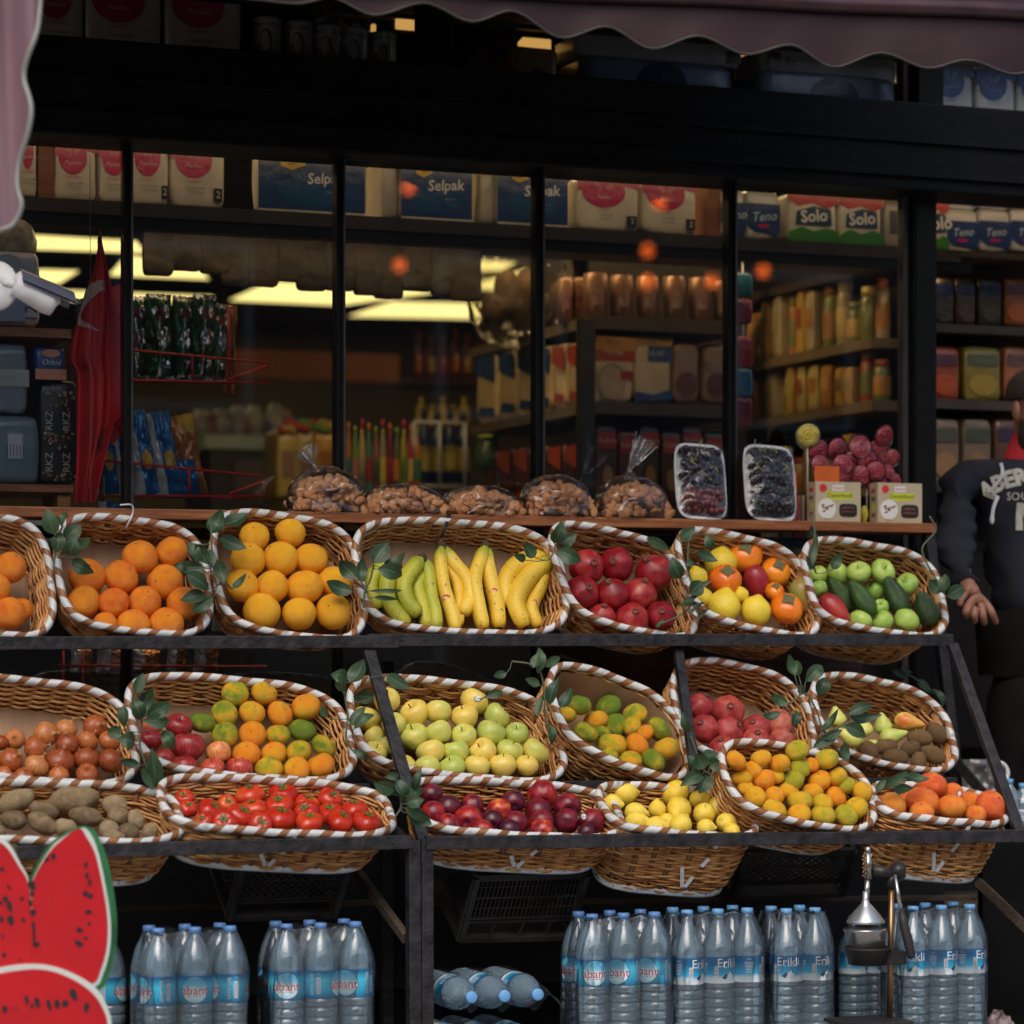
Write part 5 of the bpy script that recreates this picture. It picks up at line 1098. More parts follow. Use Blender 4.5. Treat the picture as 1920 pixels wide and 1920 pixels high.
sl(left_w, YW + .010, M_WW, .028, 'white_rind'); sl(left_r, YW + .006, M_WR, .003, 'red_slice', [(4, 1630, 3, 4, 20), (17, 1664, 2, 5, 40), (10, 1686, 4, 5, 0), (18, 1700, 4, 9, 15), (41, 1685, 2.5, 4, 20), (20, 1726, 5, 8, 10), (44, 1725, 3, 3, 0), (3, 1724, 3, 5, 20), (8, 1791, 3, 4, 0), (38, 1800, 2, 2, 0), (5, 1756, 2, 3, 0), (1, 1693, 3, 3, 0)])
low_w = [(-90, 1860), (-40, 1828), (20, 1812), (80, 1809), (130, 1822), (175, 1848), (198, 1880), (210, 1930), (214, 2060), (-90, 2060)]
low_r = [(-90, 1872), (-40, 1838), (20, 1822), (78, 1818), (125, 1831), (166, 1856), (190, 1886), (203, 1932), (207, 2060), (-90, 2060)]
sl(low_w, YW - .012, M_WW, .02, 'white_rind'); sl(low_r, YW - .016, M_WR, .003, 'red_slice', [(50, 1875, 3, 8, 10), (60, 1887, 2, 5, 0), (70, 1880, 4, 9, 15), (92, 1885, 3, 10, 15), (107, 1883, 4, 8, 5), (122, 1882, 5, 6, -20), (138, 1865, 5, 10, 25), (162, 1889, 4, 8, -10), (9, 1893, 4, 6, 0), (30, 1890, 2, 2, 0), (22, 1891, 1.5, 1.5, 0)])
b = MB()
for u in (20, 150): p = pt(u, 1700, YW + .05); b.box((p.x, YW + .06, p.z / 2 + .1), (.03, .02, p.z + .1), 0)
b.build('support_post', [M_RAWWOOD], ws)

# ------------------------------------------------------------------ security camera, bead chain
YC = -.75; t = thing('security_camera', pt(0, 535, YC), 'white bullet security camera on round mount at the left edge', 'camera')
C_ = lambda u, v, dy=0: pt(u, v, YC + dy)
b = MB(); p = C_(-8, 537); b.lathe([(.001, 0), (.062, 0), (.068, .006), (.066, .016), (.03, .022), (.001, .022)], 32, 0, Matrix.Translation(p) @ Matrix.Rotation(R(90), 4, 'X') @ Matrix.Rotation(R(-35), 4, 'Y')); b.build('mount', [M_WHITE], t)
b = MB(); b.tube([C_(0, 522, -.02), C_(12, 530, -.04), C_(34, 534, -.05)], .011, 12); b.ball(C_(2, 520, -.02), .014, 0, 12, 8); b.build('arm', [M_WHITE], t)
b = MB(); b.tube([C_(26, 528, -.05), C_(30, 529, -.05), C_(60, 545, -.05), C_(92, 566, -.05), C_(97, 578, -.05), C_(100, 580, -.05)], [.020, .036, .038, .037, .028, .02], 24); b.build('housing', [M_WHITE], t)
b = MB(); b.grid(lambda u, v: (C_(36, 512, -.05).lerp(C_(136, 546, -.05), u) + Vector((0, (v - .5) * .09, -.035 * (2 * v - 1) ** 2 - .012 * u + .005))), 12, 12, 0); b.grid(lambda u, v: (C_(36, 512, -.05).lerp(C_(136, 546, -.05), u) + Vector((0, (v - .5) * .096, -.035 * (2 * v - 1) ** 2 - .012 * u + .012))), 12, 12, 0); b.build('sun_shield', [mat('slate_shield', (.10, .11, .15), .4)], t)
b = MB()
for k in range(150): v = 292 + k * 4.35; b.ball(pt(169 + .01 * k, v, -.06), .0022, 0, 6, 4)
b.build('bead_chain', [mat('dull_chain', (.10, .10, .10), .4, .5)], None, 'thin black bead chain hanging down in the left window', 'chain')
# zip ties
b = MB(); b.tube([pt(828, 1008, YT + .1), pt(836, 985, YT + .08), pt(842, 966, -.27), pt(840, 960, -.25)], .006, 8); b.build('black_tie', [mat('black_cord', (.01, .01, .01), .6)], None, 'black cord tying the banana basket to the sill', 'cord')
b = MB(); b.tube(bez([pt(236, 990, YT + .12), pt(248, 965, YT + .1), pt(249, 950, -.26), pt(243, 946, -.25), pt(225, 947, -.24)], 16), .0028, 8); b.build('white_tie', [M_WHITE], None, 'white plastic tie holding the first orange basket to the sill', 'cord')

p = pt(1872, 1905, -.75); b = MB(); b.grid(lambda u, v: Vector((p.x + (u - .5) * .09 + .01 * fn_(u * 6, v * 6, 1), -.75 + (v - .5) * .07, .074 + .045 * max(0, 1 - (2 * u - 1) ** 2) * max(0, 1 - (2 * v - 1) ** 2) + .02 * abs(fn_(u * 7, v * 7, 2)))), 20, 20, 0); b.build('crumpled_wrapper', [mat('pink_white_wrapper', (.30, .22, .22), .4, var=.6, sc=30)], None, 'crumpled pink and white wrapper on the platform at the lower right', 'litter')
# ------------------------------------------------------------------ artificial leaf sprigs
def leafmat():
    m, n, p = newmat('silk_leaf'); uv = nd(n, 'ShaderNodeUVMap'); sx = nd(n, 'ShaderNodeSeparateXYZ'); n.links.new(uv.outputs[0], sx.inputs[0])
    q = nd(n, 'ShaderNodeMath', operation='SUBTRACT'); n.links.new(sx.outputs[1], q.inputs[0]); q.inputs[1].default_value = .5; ab = nd(n, 'ShaderNodeMath', operation='ABSOLUTE'); n.links.new(q.outputs[0], ab.inputs[0])
    w_ = nd(n, 'ShaderNodeTexWave'); w_.bands_direction = 'X'; w_.inputs['Scale'].default_value = 2.6; cx = nd(n, 'ShaderNodeCombineXYZ'); ad = nd(n, 'ShaderNodeMath', operation='SUBTRACT'); n.links.new(sx.outputs[0], ad.inputs[0]); n.links.new(ab.outputs[0], ad.inputs[1]); n.links.new(ad.outputs[0], cx.inputs[0]); n.links.new(cx.outputs[0], w_.inputs['Vector'])
    vein = ramp(n, ab.outputs[0], [(.02, (1, 1, 1)), (.055, (0, 0, 0))]); sv = ramp(n, w_.outputs[1], [(.9, (0, 0, 0)), (1, (.45, .45, .45))]); mxv = nd(n, 'ShaderNodeMath', operation='MAXIMUM'); n.links.new(vein, mxv.inputs[0]); n.links.new(sv, mxv.inputs[1])
    base = ramp(n, noi(n, objvec(n, True), 9, 3), [(.3, (.012, .036, .012)), (.55, (.026, .066, .022)), (.8, (.058, .10, .040))])
    mx = nd(n, 'ShaderNodeMix', data_type='RGBA'); n.links.new(mxv.outputs[0], mx.inputs[0]); n.links.new(base, mx.inputs[6]); mx.inputs[7].default_value = (.075, .12, .06, 1); n.links.new(mx.outputs[2], p.inputs['Base Color'])
    p.inputs['Roughness'].default_value = .45; bump(n, p, mxv.outputs[0], .3, .002); return m
M_LEAF = leafmat()
M_LSTEM = mat('vine_stem', (.10, .12, .07), .6)
def leaf(b, A, T, w_, rnd):
    ax = T - A; L = ax.length; ax.normalize(); nrm = -FW + RT * rnd.uniform(-.5, .5) + UP * rnd.uniform(-.1, .5); side = ax.cross(nrm).normalized(); nrm = side.cross(ax).normalized()
    if nrm.dot(FW) > 0: nrm = -nrm
    NU, NV = 8, 4; vs = []; cv = rnd.uniform(-.28, .34); tw = rnd.uniform(-.5, .5)
    for i in range(NU + 1):
        t = i / NU; wd = w_ / 2 * (math.sin(math.pi * min(1, t * 1.0) ** .78) ** .85 if 0 < t < 1 else 0.02)
        for j in range(NV + 1):
            q = (j / NV - .5) * 2; vs.append(A + ax * (L * t) + side * (wd * q) + nrm * (L * cv * math.sin(t * math.pi) + wd * .32 * abs(q) + wd * tw * q * t + wd * .06 * math.sin(t * 14) * abs(q)))
    fs = [(i * (NV + 1) + j, i * (NV + 1) + j + 1, (i + 1) * (NV + 1) + j + 1, (i + 1) * (NV + 1) + j) for i in range(NU) for j in range(NV)]
    b.add(vs, fs, 0, [(i / NU, j / NV) for i in range(NU + 1) for j in range(NV + 1)])
SP = 0
def sprig(label, Y, leaves, stem):
    global SP; SP += 1; rnd = random.Random(SP * 3); L = [tuple(float(x) for x in t.split(',')) for t in leaves.split()]; S_ = [tuple(float(x) for x in t.split(',')) for t in stem.split()]
    sp = [pt(u, v, Y + .012) for u, v in S_]; t = thing('leaf_sprig', sp[-1], label, 'leaves', 'artificial leaf garlands tied along the baskets')
    b = MB(); c = bez(sp, 24) if len(sp) > 1 else sp; b.tube(c, .0028, 6)
    bl = MB()
    for bu, bv, tu, tv, w_ in L:
        dy = rnd.uniform(-.02, .02); A, T = pt(bu, bv, Y + dy), pt(tu, tv, Y + dy + rnd.uniform(-.02, .02)); s_ = 1 / ppm(A); leaf(bl, A, T, w_ * s_ * 1.15, rnd)
        k = min(range(len(c)), key=lambda i: (c[i] - A).length)
        if (c[k] - A).length < .12: b.tube([c[k], (c[k] + A) / 2 + Vector((0, -.004, -.004)), A], .0014, 5)
    b.build('stem', [M_LSTEM], t); bl.build('foliage', [M_LEAF], t)
sprig('leaf sprig between the edge basket and first orange basket', YT - .02, '103,1002,88,953,28 115,988,127,960,13 120,1013,152,984,28 107,1036,112,996,25 128,1042,142,1006,28 146,1032,168,1008,22 136,1048,176,1074,26', '100,1075 103,1040 108,1010 118,985')
sprig('leaf sprig between the two top shelf orange baskets', YT - .03, '396,1000,416,953,30 421,983,466,962,28 412,1008,463,1028,26 352,1018,373,1058,20 366,1020,402,1062,22 385,1066,326,1060,24 348,1075,392,1106,28 386,1115,338,1126,24 400,1120,360,1148,22 408,1050,420,1095,22 393,1030,400,1064,16 436,1103,462,1075,13 350,1065,328,1062,18', '435,1105 420,1090 405,1095 398,1040 396,985')
sprig('two leaves over the right orange of the yellow-orange basket', YT - .04, '668,1085,636,1051,28 661,1110,612,1090,26', '690,1110 676,1098 664,1092')
sprig('leaf sprig hanging over the green bananas', YT - .05, '678,1092,680,1044,21 700,1056,728,1017,32 721,1062,760,1035,25 708,1066,754,1079,28 690,1108,754,1107,7 700,1120,747,1124,8', '682,1140 684,1110 695,1085 700,1060')
sprig('leaf sprig where the banana and pomegranate baskets meet', YT - .03, '1038,1018,1053,976,27 1047,1020,1082,1001,26 1044,1032,1090,1052,27 1003,1045,984,1016,24 985,1050,963,1040,14', '1028,1050 1036,1040 1042,1020')
sprig('leaf sprig drooping over the pomegranate basket right rim', YT - .05, '1212,1008,1256,1032,18 1276,1085,1260,1044,26 1276,1012,1304,988,22 1325,1002,1337,1030,18 1308,1034,1346,1052,20 1285,1060,1302,1054,14 1293,1112,1316,1090,28 1303,1105,1334,1088,9 1280,1130,1312,1114,9 1310,1130,1273,1134,7 1294,1150,1322,1128,8 1230,1176,1246,1160,8 1305,1160,1330,1140,7', '1238,1170 1280,1150 1300,1120 1290,1060 1292,1015 1300,1000')
sprig('thin dark leaf strand between persimmon and green apple baskets', YT - .03, '1523,1060,1533,1000,12 1561,1068,1580,1034,18 1526,1068,1512,1042,12 1520,985,1534,1010,10', '1520,965 1528,1000 1522,1040 1530,1075')
sprig('leaf sprig and curling tendril at the right end of top shelf', YT - .03, '1766,1110,1741,1088,26 1770,1110,1773,1076,22 1775,1118,1808,1099,24', '1743,968 1754,995 1730,1025 1735,1050 1752,1080 1770,1112')
sprig('large leaf cluster between the onion and red apple baskets', YM - .05, '264,1346,286,1290,32 275,1342,320,1318,28 268,1350,318,1352,24 262,1350,247,1308,26 232,1322,234,1364,20 252,1394,220,1386,30 305,1370,327,1406,22 292,1480,284,1402,28 262,1435,224,1426,16 208,1362,224,1386,24 268,1440,290,1482,20 255,1300,268,1262,20', '285,1480 272,1430 262,1395 266,1350 256,1290')
sprig('leaf sprig between the clementine and yellow apple baskets', YM - .08, '655,1280,683,1236,30 650,1276,620,1264,24 643,1298,640,1260,22 702,1308,662,1306,24 655,1360,686,1324,17 664,1367,702,1340,18 724,1266,768,1292,24 612,1345,604,1322,16 665,1405,690,1425,14', '675,1420 650,1390 652,1340 646,1300 650,1270')
sprig('single dark leaf behind the stickered green-yellow apple', YM + .03, '911,1306,943,1296,15', '900,1312 912,1305')
sprig('leafy vine between the yellow apple and tilted clementine baskets', YM - .06, '1008,1262,1010,1214,18 1001,1252,1010,1224,18 1012,1285,985,1272,16 1030,1322,1048,1272,22 1050,1327,1072,1288,22 1006,1342,1016,1302,14 1030,1358,1032,1398,15 1020,1250,1050,1232,16 950,1262,925,1268,14', '1032,1390 1022,1340 1020,1290 1006,1250 960,1240')
sprig('leaf sprig at the rack joint left of the nectarines', YB - .06, '738,1483,700,1468,26 764,1492,797,1478,20 762,1506,795,1500,24 766,1524,810,1546,28 762,1514,806,1534,20 738,1460,758,1504,22 776,1482,790,1440,16 722,1456,748,1452,14 740,1490,720,1465,18', '742,1530 752,1512 748,1480 735,1460')
sprig('leaf sprig above the lemons beside the leaning strut', YB + .10, '1316,1450,1275,1474,24 1330,1452,1311,1488,26 1320,1442,1308,1412,28 1330,1438,1352,1428,24 1294,1372,1280,1334,16 1318,1418,1346,1412,20 1300,1440,1290,1415,18', '1340,1452 1322,1446 1310,1420 1295,1380')
sprig('long leaf sprig between pale pomegranate and pear baskets', YM - .05, '1478,1320,1444,1306,18 1464,1336,1430,1342,16 1486,1362,1495,1332,16 1490,1266,1480,1226,18 1498,1268,1494,1238,20 1510,1278,1541,1248,24 1534,1303,1546,1270,24 1590,1340,1636,1322,20 1594,1346,1655,1340,18 1583,1360,1623,1381,24 1540,1370,1572,1328,14 1546,1386,1580,1368,16 1524,1402,1572,1376,20 1584,1392,1590,1432,20 1508,1300,1498,1284,16', '1480,1320 1510,1300 1530,1330 1550,1375 1590,1350')
sprig('leaf sprig over the back of the grapefruit basket', YB + .03, '1655,1476,1702,1445,18 1700,1452,1744,1460,18 1674,1480,1713,1478,18 1642,1482,1662,1462,12', '1640,1490 1660,1476 1700,1462')
sprig('dim leaf vine in the dark behind the pear basket', -.35, '1702,1266,1674,1258,14 1718,1275,1746,1300,16 1750,1292,1766,1330,14 1690,1250,1712,1262,10', '1680,1255 1715,1272 1752,1300')

# ------------------------------------------------------------------ soft goods behind the glass
cm_ = {}
def col(c, rough=.45, v=.08, sc=6, nm=None):
    k = tuple(round(x, 3) for x in c) + (rough,)
    if k not in cm_: cm_[k] = mat(nm or 'print_%d' % len(cm_), c, rough * .8, var=v, sc=sc, rnd=True, bmp=.45, bsc=22, coat=.35)
    return cm_[k]
def puff(b, c, size, m=0, e=5, amp=.004, seed=0, nu=36, nv=16):
    """soft rounded pack; front faces -Y"""
    cx, cy, cz = c; W, D, H = size; vs = []
    def f(u, v):
        g = u * 2 * math.pi; t = (v - .5) * math.pi; a_, s_ = supere(g, e); b2 = math.copysign(abs(math.sin(t)) ** (2 / e), math.sin(t)); k = abs(math.cos(t)) ** (2 / e)
        p = Vector((a_ * k * W / 2, s_ * k * D / 2, b2 * H / 2)); q = amp * fn_(p.x * 18 + seed, p.y * 18, p.z * 18) + amp * .5 * fn_(p.x * 50 + seed, p.y * 50, p.z * 50)
        return Vector((cx + p.x + q, cy + p.y + q, cz + p.z + q * .5))
    return b.grid(f, nu, nv, m)
RX = Matrix.Rotation(R(90), 4, 'X')
def frontpatch(b, pts, y, m, k=1):
    b.poly([Vector((x, y - .0012 * k, z)) for x, z in pts], Vector((0, -1, 0)), .001, m)
def rect_at(u0, v0, u1, v1, Y):
    a, c = pt(u0, v1, Y), pt(u1, v0, Y); zm = (pt((u0 + u1) / 2, v1, Y).z, pt((u0 + u1) / 2, v0, Y).z); return a.x, c.x, zm[0], zm[1]
def pack(u0, v0, u1, v1, Y, D, base, prints, texts, label, cat='paper pack', name='paper_pack', group=None, e=8, amp=.005, snap=None, film=False):
    """prints: (polygon or ('o',x,z,rx,rz), colour) in 0..1 front coordinates; texts: (string,x,z,size relative to height,colour)"""
    x0, x1, z0, z1 = rect_at(u0, v0, u1, v1, Y)
    if snap is not None: z1 += snap - z0; z0 = snap
    W, H = x1 - x0, z1 - z0; t = thing(name, ((x0 + x1) / 2, Y + D / 2, z0), label, cat, group)
    b = MB(); puff(b, ((x0 + x1) / 2, Y + D / 2, (z0 + z1) / 2), (W, D, H), 0, e, amp, seed=u0 * .1); b.build('body', [col(base, .4)], t)
    if prints or texts:
        b = MB(); ms = []; o = lambda x, z: (x0 + W * x, z0 + H * z); kk = 1
        def mi(c):
            m = col(c, .38)
            if m not in ms: ms.append(m)
            return ms.index(m)
        for sh, c in prints:
            kk += .6
            if sh[0] == 'o': _, x, z, rx, rz = sh; P = [(x0 + W * x + rx * W * math.cos(g), z0 + H * z + rz * H * math.sin(g)) for g in [i * .2618 for i in range(24)]]
            else: P = [o(x, z) for x, z in sh]
            frontpatch(b, P, Y - amp * .3, mi(c), kk)
        for tx_ in texts:
            s_, x, z, sz, c = tx_[:5]; p = o(x, z); rot = tx_[5] if len(tx_) > 5 else 0; kk += .4
            b.text(s_, Matrix.Translation((p[0], Y - amp * .3 - .0012 * kk - .001, p[1])) @ RX @ Matrix.Rotation(R(rot), 4, 'Z'), sz * H, mi(c), shear=tx_[6] if len(tx_) > 6 else 0, bold=tx_[7] * H if len(tx_) > 7 else 0)
        b.build('print', ms, t)
    return t
RC = lambda x0, z0, x1, z1: [(x0, z0), (x1, z0), (x1, z1), (x0, z1)]
WARMW = (.66, .60, .50); PINK = (.55, .03, .12); NAVY = (.015, .045, .16); BLUE = (.02, .10, .30)
def butterfly(col_):   # outline of two wings
    w_ = [(0, 0), (.1, .13), (.2, .16), (.19, .02), (.13, -.06), (.12, -.15), (.03, -.12), (0, 0)]
    return w_
def papilion(u0, v0, u1, v1, Y, D, label, two=True, snap=None, blue=False, group='butterfly tissue packs'):
    c = PINK if not blue else (.02, .07, .22); base = WARMW if not blue else (.50, .52, .52)
    pr = [([(.0, .72), (.35, .80), (.45, .66), (.6, .66), (.7, .84), (1, .8), (1, 1), (0, 1)], c), (('o', .42, .72, .34, .28), c)]
    for s_ in (1, -1): pr.append(([(.42 + s_ * x, .80 + z * .7) for x, z in [(.01, 0), (.08, .1), (.16, .14), (.15, .02), (.10, -.04), (.10, -.12), (.03, -.08)]], (.62, .14, .2) if not blue else (.10, .16, .34)))
    tx = [('Papilion', .42, .62, .09, (.85, .55, .55) if not blue else (.3, .4, .6), 0, .3), ('Comfort', .42, .40, .07, c), ('Tuvalet Kagidi', .45, .29, .05, (.1, .08, .08)), ('Toilet Paper', .45, .22, .05, (.1, .08, .08))]
    if two: pr.append((RC(.78, .10, .94, .30), (.03, .03, .03))); tx.append(('2', .86, .20, .15, (.7, .65, .5)))
    return pack(u0, v0, u1, v1, Y, D * .55, base, pr, tx, label, 'tissue pack', 'tissue_pack', group, snap=snap)
def selpak(u0, v0, u1, v1, Y, D, label, snap=None, yel=True):
    pr = [(RC(.0, .06, .97, .985), (.012, .05, .17)), (('o', .50, .40, .34, .26), (.012, .07, .19)), (RC(.0, .0, .97, .055), (.6, .58, .52))]
    if yel: pr.append(([(.17, 1), (.44, 1), (.42, .80), (.30, .72), (.20, .78)], (.65, .42, .02)))
    tx = [('Selpak', .60, .60, .25, (.72, .72, .74), 4, .15, .004), ('Super Soft', .66, .38, .045, (.35, .45, .55))]
    if yel: tx += [('AVANTAJLI', .31, .88, .05, (.1, .08, .02)), ('PAKET', .31, .82, .05, (.1, .08, .02))]
    return pack(u0, v0, u1, v1, Y, D * .35, (.55, .52, .48), pr, tx, label, 'tissue pack', 'tissue_pack', 'dark blue tissue packs', snap=snap, e=9, amp=.006)
def teno(u0, v0, u1, v1, Y, D, label, snap=None):
    pr = [([(0, .30), (.25, .16), (.75, .12), (.92, .02), (.95, .16), (1, .2), (1, .72), (0, .72)], NAVY), (('o', .5, .28, .18, .035), (.5, .02, .12))]
    return pack(u0, v0, u1, v1, Y, D, (.62, .60, .56), pr, [('Teno', .5, .46, .26, (.55, .68, .72), 6, .3)], label, 'tissue pack', 'tissue_pack', 'blue and white tissue packs', snap=snap)
def solo(u0, v0, u1, v1, Y, D, label, snap=None):
    pr = [([(0, 1), (1, 1), (1, .82), (.8, .70), (.5, .80), (.2, .72), (0, .84)], (.55, .04, .04)), ([(0, 0), (1, 0), (1, .25), (.75, .32), (.5, .24), (.25, .32), (0, .2)], (.05, .22, .04)), ([(.14, .36), (.86, .36), (.84, .68), (.5, .74), (.16, .62)], (.02, .05, .10))]
    return pack(u0, v0, u1, v1, Y, D, (.66, .63, .52), pr, [('Solo', .5, .53, .34, (.8, .8, .76), 6, 0, .008)], label, 'tissue pack', 'tissue_pack', 'green and red tissue packs', snap=snap)
# shelf behind the glass near the top
Y1 = .36; sh0, sh1 = pt(40, 376, Y1), pt(1700, 458, Y1); SZ = (sh0.z + sh1.z) / 2
st = thing('high_shelf', ((sh0.x + sh1.x) / 2, Y1 + .2, SZ - .04), 'long dark shelf of tissue packs high behind the window', 'shelf')
b = MB(); b.box(((sh0.x + sh1.x) / 2 - .1, Y1 + .20, SZ - .022), (sh1.x - sh0.x + .6, .44, .042), 0); b.build('board', [mat('dark_shelf_board', (.022, .017, .014), .5, var=.3)], st)
sl_ = thing('fill_strip', ((sh0.x + sh1.x) / 2, Y1 + .05, SZ - .07), 'added warm fill strip hidden under the front edge of the high shelf', 'lamp')  # added hidden light, brightens the goods under the high shelf
b = MB(); b.box(((sh0.x + sh1.x) / 2 + .1, Y1 + .06, SZ - .058), (sh1.x - sh0.x + .2, .03, .016), 0); b.build('tube', [emis('warm_shelf_fill', (1.0, .66, .34), 7)], sl_)
b = MB(); b.box(((sh0.x + sh1.x) / 2 + .1, Y1 - .008, SZ - .040), (sh1.x - sh0.x + .3, .010, .078), 0); b.build('cover', [M_BLACK], sl_)
for u in (84, 1340): p = pt(u, 400, Y1 + .05); b = MB(); b.box((p.x, Y1 + .22, SZ + .2), (.05 if u < 100 else .07, .38, .42), 0); b.build('divider', [woodmat('amber_wood', (.26, .10, .03), (.18, .06, .02)) if 'amber_wood' not in _mc else _mc['amber_wood']], st)
papilion(38, 250, 70, 374, Y1 + .02, .2, 'pale tissue pack at the far left end of the high shelf', False, SZ)
papilion(103, 258, 182, 372, Y1 + .02, .2, 'pink and white tissue pack behind the bead chain', False, SZ)
papilion(186, 262, 250, 378, Y1 + .02, .2, 'pink and white tissue pack left of the first window bar', False, SZ)
papilion(246, 262, 318, 386, Y1 + .02, .2, 'pink tissue pack numbered two, right of the first window bar', True, SZ)
papilion(320, 264, 422, 390, Y1 + .02, .2, 'wider pink tissue pack numbered two left of the dark blue pack', True, SZ)
selpak(484, 286, 690, 398, Y1 + .02, .22, 'dark blue tissue pack behind the second window bar', SZ)
selpak(752, 300, 888, 412, Y1 + .02, .22, 'dark blue tissue pack in the middle of the third pane', SZ); pack(715, 300, 748, 412, Y1 + .04, .2, (.50, .45, .38), [], [], 'plain white side of a tissue pack left of the middle blue pack', 'tissue pack', 'tissue_pack', 'plain tissue packs', snap=SZ)
selpak(932, 312, 1068, 424, Y1 + .02, .22, 'dark blue tissue pack crossed by the third window bar', SZ); pack(898, 306, 930, 424, Y1 + .04, .2, (.52, .46, .36), [], [], 'plain cream side of a tissue pack right of the middle blue pack', 'tissue pack', 'tissue_pack', 'plain tissue packs', snap=SZ)
papilion(1082, 330, 1200, 432, Y1 + .02, .2, 'pink tissue pack right of the third window bar', True, SZ)
papilion(1205, 338, 1308, 442, Y1 + .02, .2, 'pink tissue pack left of the amber shelf divider', True, SZ)
teno(1352, 352, 1398, 446, Y1 + .02, .2, 'narrow blue and white tissue pack behind the fourth window bar', SZ); teno(1400, 355, 1462, 450, Y1 + .02, .2, 'blue and white tissue pack right of the fourth window bar', SZ)
solo(1478, 358, 1572, 452, Y1 + .02, .2, 'left green and red tissue pack of the pair in the last pane', SZ); solo(1574, 362, 1656, 455, Y1 + .02, .2, 'right green and red tissue pack of the pair in the last pane', SZ)
pack(1658, 368, 1692, 462, Y1 + .04, .2, (.45, .40, .32), [(RC(.3, .3, .7, .75), (.1, .1, .12))], [], 'grey-white tissue pack next to the corner post', 'tissue pack', 'tissue_pack', 'plain tissue packs', snap=SZ)
# hanging sachets under the shelf
for i in range(13):
    u = 270 + i * 48; lo = [498, 492, 500, 520, 522, 515, 528, 530, 540, 542, 545, 540, 548][i]
    if i == 10: lo = 530
    x0, x1, z0, z1 = rect_at(u, 415 + i * 4, u + 58, lo, Y1 + .30 + (i % 3) * .03); b = MB(); puff(b, ((x0 + x1) / 2, Y1 + .32, (z0 + z1) / 2), (x1 - x0, .03, z1 - z0 + .06), 0, 8, .006, i, 24, 10)
    b.build('hanging_sachet', [mat('dim_foil_sachet', (.035, .024, .011), .4, .1, .6, 9, .8, 12)], None, '%s dark sachet from the left hanging under the high shelf' % (['leftmost', 'second', 'third', 'fourth', 'fifth', 'sixth', 'seventh', 'eighth', 'ninth', 'tenth', 'eleventh', 'twelfth', 'thirteenth'][i]) if i else 'leftmost dark sachet hanging under the high shelf', 'sachet', 'dark sachets hanging under the high shelf')
# above the beam
YU = .16; uz = zb1 + .002
b = MB(); b.box(((XL + xw) / 2, .30, zb1 - .02), (xw - XL + 3, .5, .03), 0); b.build('upper_shelf', [mat('dark_shelf_board', (.02, .02, .02))], None, 'shelf board behind the top of the lintel beam', 'shelf')
for i, (u0, u1, v0, v1) in enumerate([(60, 158, -70, 84), (160, 305, -62, 96), (310, 455, -54, 108)]): papilion(u0, v0, u1, v1, YU, .24, ['dim pink pack above the beam at the far left', 'dim pink pack above the beam, middle of three', 'dim pink pack above the beam, right of three'][i], False, uz)
def canister(u, v0, v1, wd, Y, label, snap=None, name='puree_can', body=(.55, .53, .50), prints=True):
    p = pt(u, v1, Y); s_ = 1 / ppm(p); r_ = wd * s_ / 2; H = (v1 - v0) * s_; z0 = snap if snap is not None else p.z; t = thing(name, (p.x, Y, z0), label, 'can', 'white printed cans above the beam'); M = Matrix.Translation((p.x, Y, z0))
    b = MB(); b.lathe([(r_ * .9, 0), (r_, .004), (r_, .012), (r_ * .97, .014), (r_ * .97, H - .012), (r_, H - .01), (r_, H - .002), (r_ * .9, H), (r_ * .85, H - .005), (.001, H - .005)], 28, 0, M); b.build('tin', [col(body, .35)], t)
    b = MB(); wr = lambda x, z, k=1: M @ Vector(((r_ * .975 + .0007 * k) * math.sin(x / r_ - YAW), -(r_ * .975 + .0007 * k) * math.cos(x / r_ - YAW), H * z))
    for (x, z, rx, rz, m) in ((.0, .56, .45, .22, 0), (-.5, .45, .18, .1, 0), (.3, .36, .3, .06, 2), (0, .20, .75, .09, 1)):
        vs = [wr(0 + x * r_ + rx * r_ * math.cos(g), z + rz * math.sin(g), 1 + m * .3) for g in [i * .3927 for i in range(16)]]; b.add(vs, [tuple(range(16))], m, smooth=False)
    b.text('Pure Life', None, H * .12, 3, fn=lambda q: wr(q.x, .86 + q.y / H, 2)); b.text('TASTE', None, H * .13, 3, fn=lambda q: wr(q.x - r_ * .3, .2 + q.y / H, 3)); b.build('print', [col((.16, .02, .02)), col((.5, .48, .45)), col((.15, .2, .05)), col((.06, .03, .03))], t)
for i, u in enumerate((500, 560, 612, 664, 716)): canister(u, 12 + i * 7, 118 + i * 4, 56, YU + .06, ['leftmost', 'second', 'middle', 'fourth', 'rightmost'][i] + ' white tin with a dark red picture above the beam', uz)
b = MB(); x0, x1, z0, z1 = rect_at(590, 10, 745, 70, YU - .05); b.grid(lambda u, v: Vector((x0 + (x1 - x0) * u, YU - .03 + .02 * fn_(u * 6, v * 6, 0) + .02 * v, z1 - .03 * u - (z1 - z0) * v - .05 * v * u)), 24, 10, 0); b.build('plastic_cover', [M_FILM2], None, 'clear plastic sheet draped over the white tins', 'plastic sheet')
b = MB(); x0, x1, z0, z1 = rect_at(-60, -60, 1700, 130, .5); b.box(((x0 + x1) / 2, .5, (z0 + z1) / 2), (x1 - x0, .02, z1 - z0 + .2), 0); b.build('upper_shade_sheet', [M_BLACK], None, 'added dark sheet keeping shade behind the tins and packs above the beam', 'board')  # added black sheet, hides the bright ceiling so the strip stays dark
pack(960, 60, 1050, 152, YU + .05, .2, (.42, .28, .12), [([(.2, .3), (.6, .1), (.95, .4), (.5, .55)], (.03, .04, .08))], [('24', .2, .2, .2, (.12, .1, .12))], 'amber lit tissue pack leaning above the beam', 'tissue pack', 'tissue_pack', snap=uz)
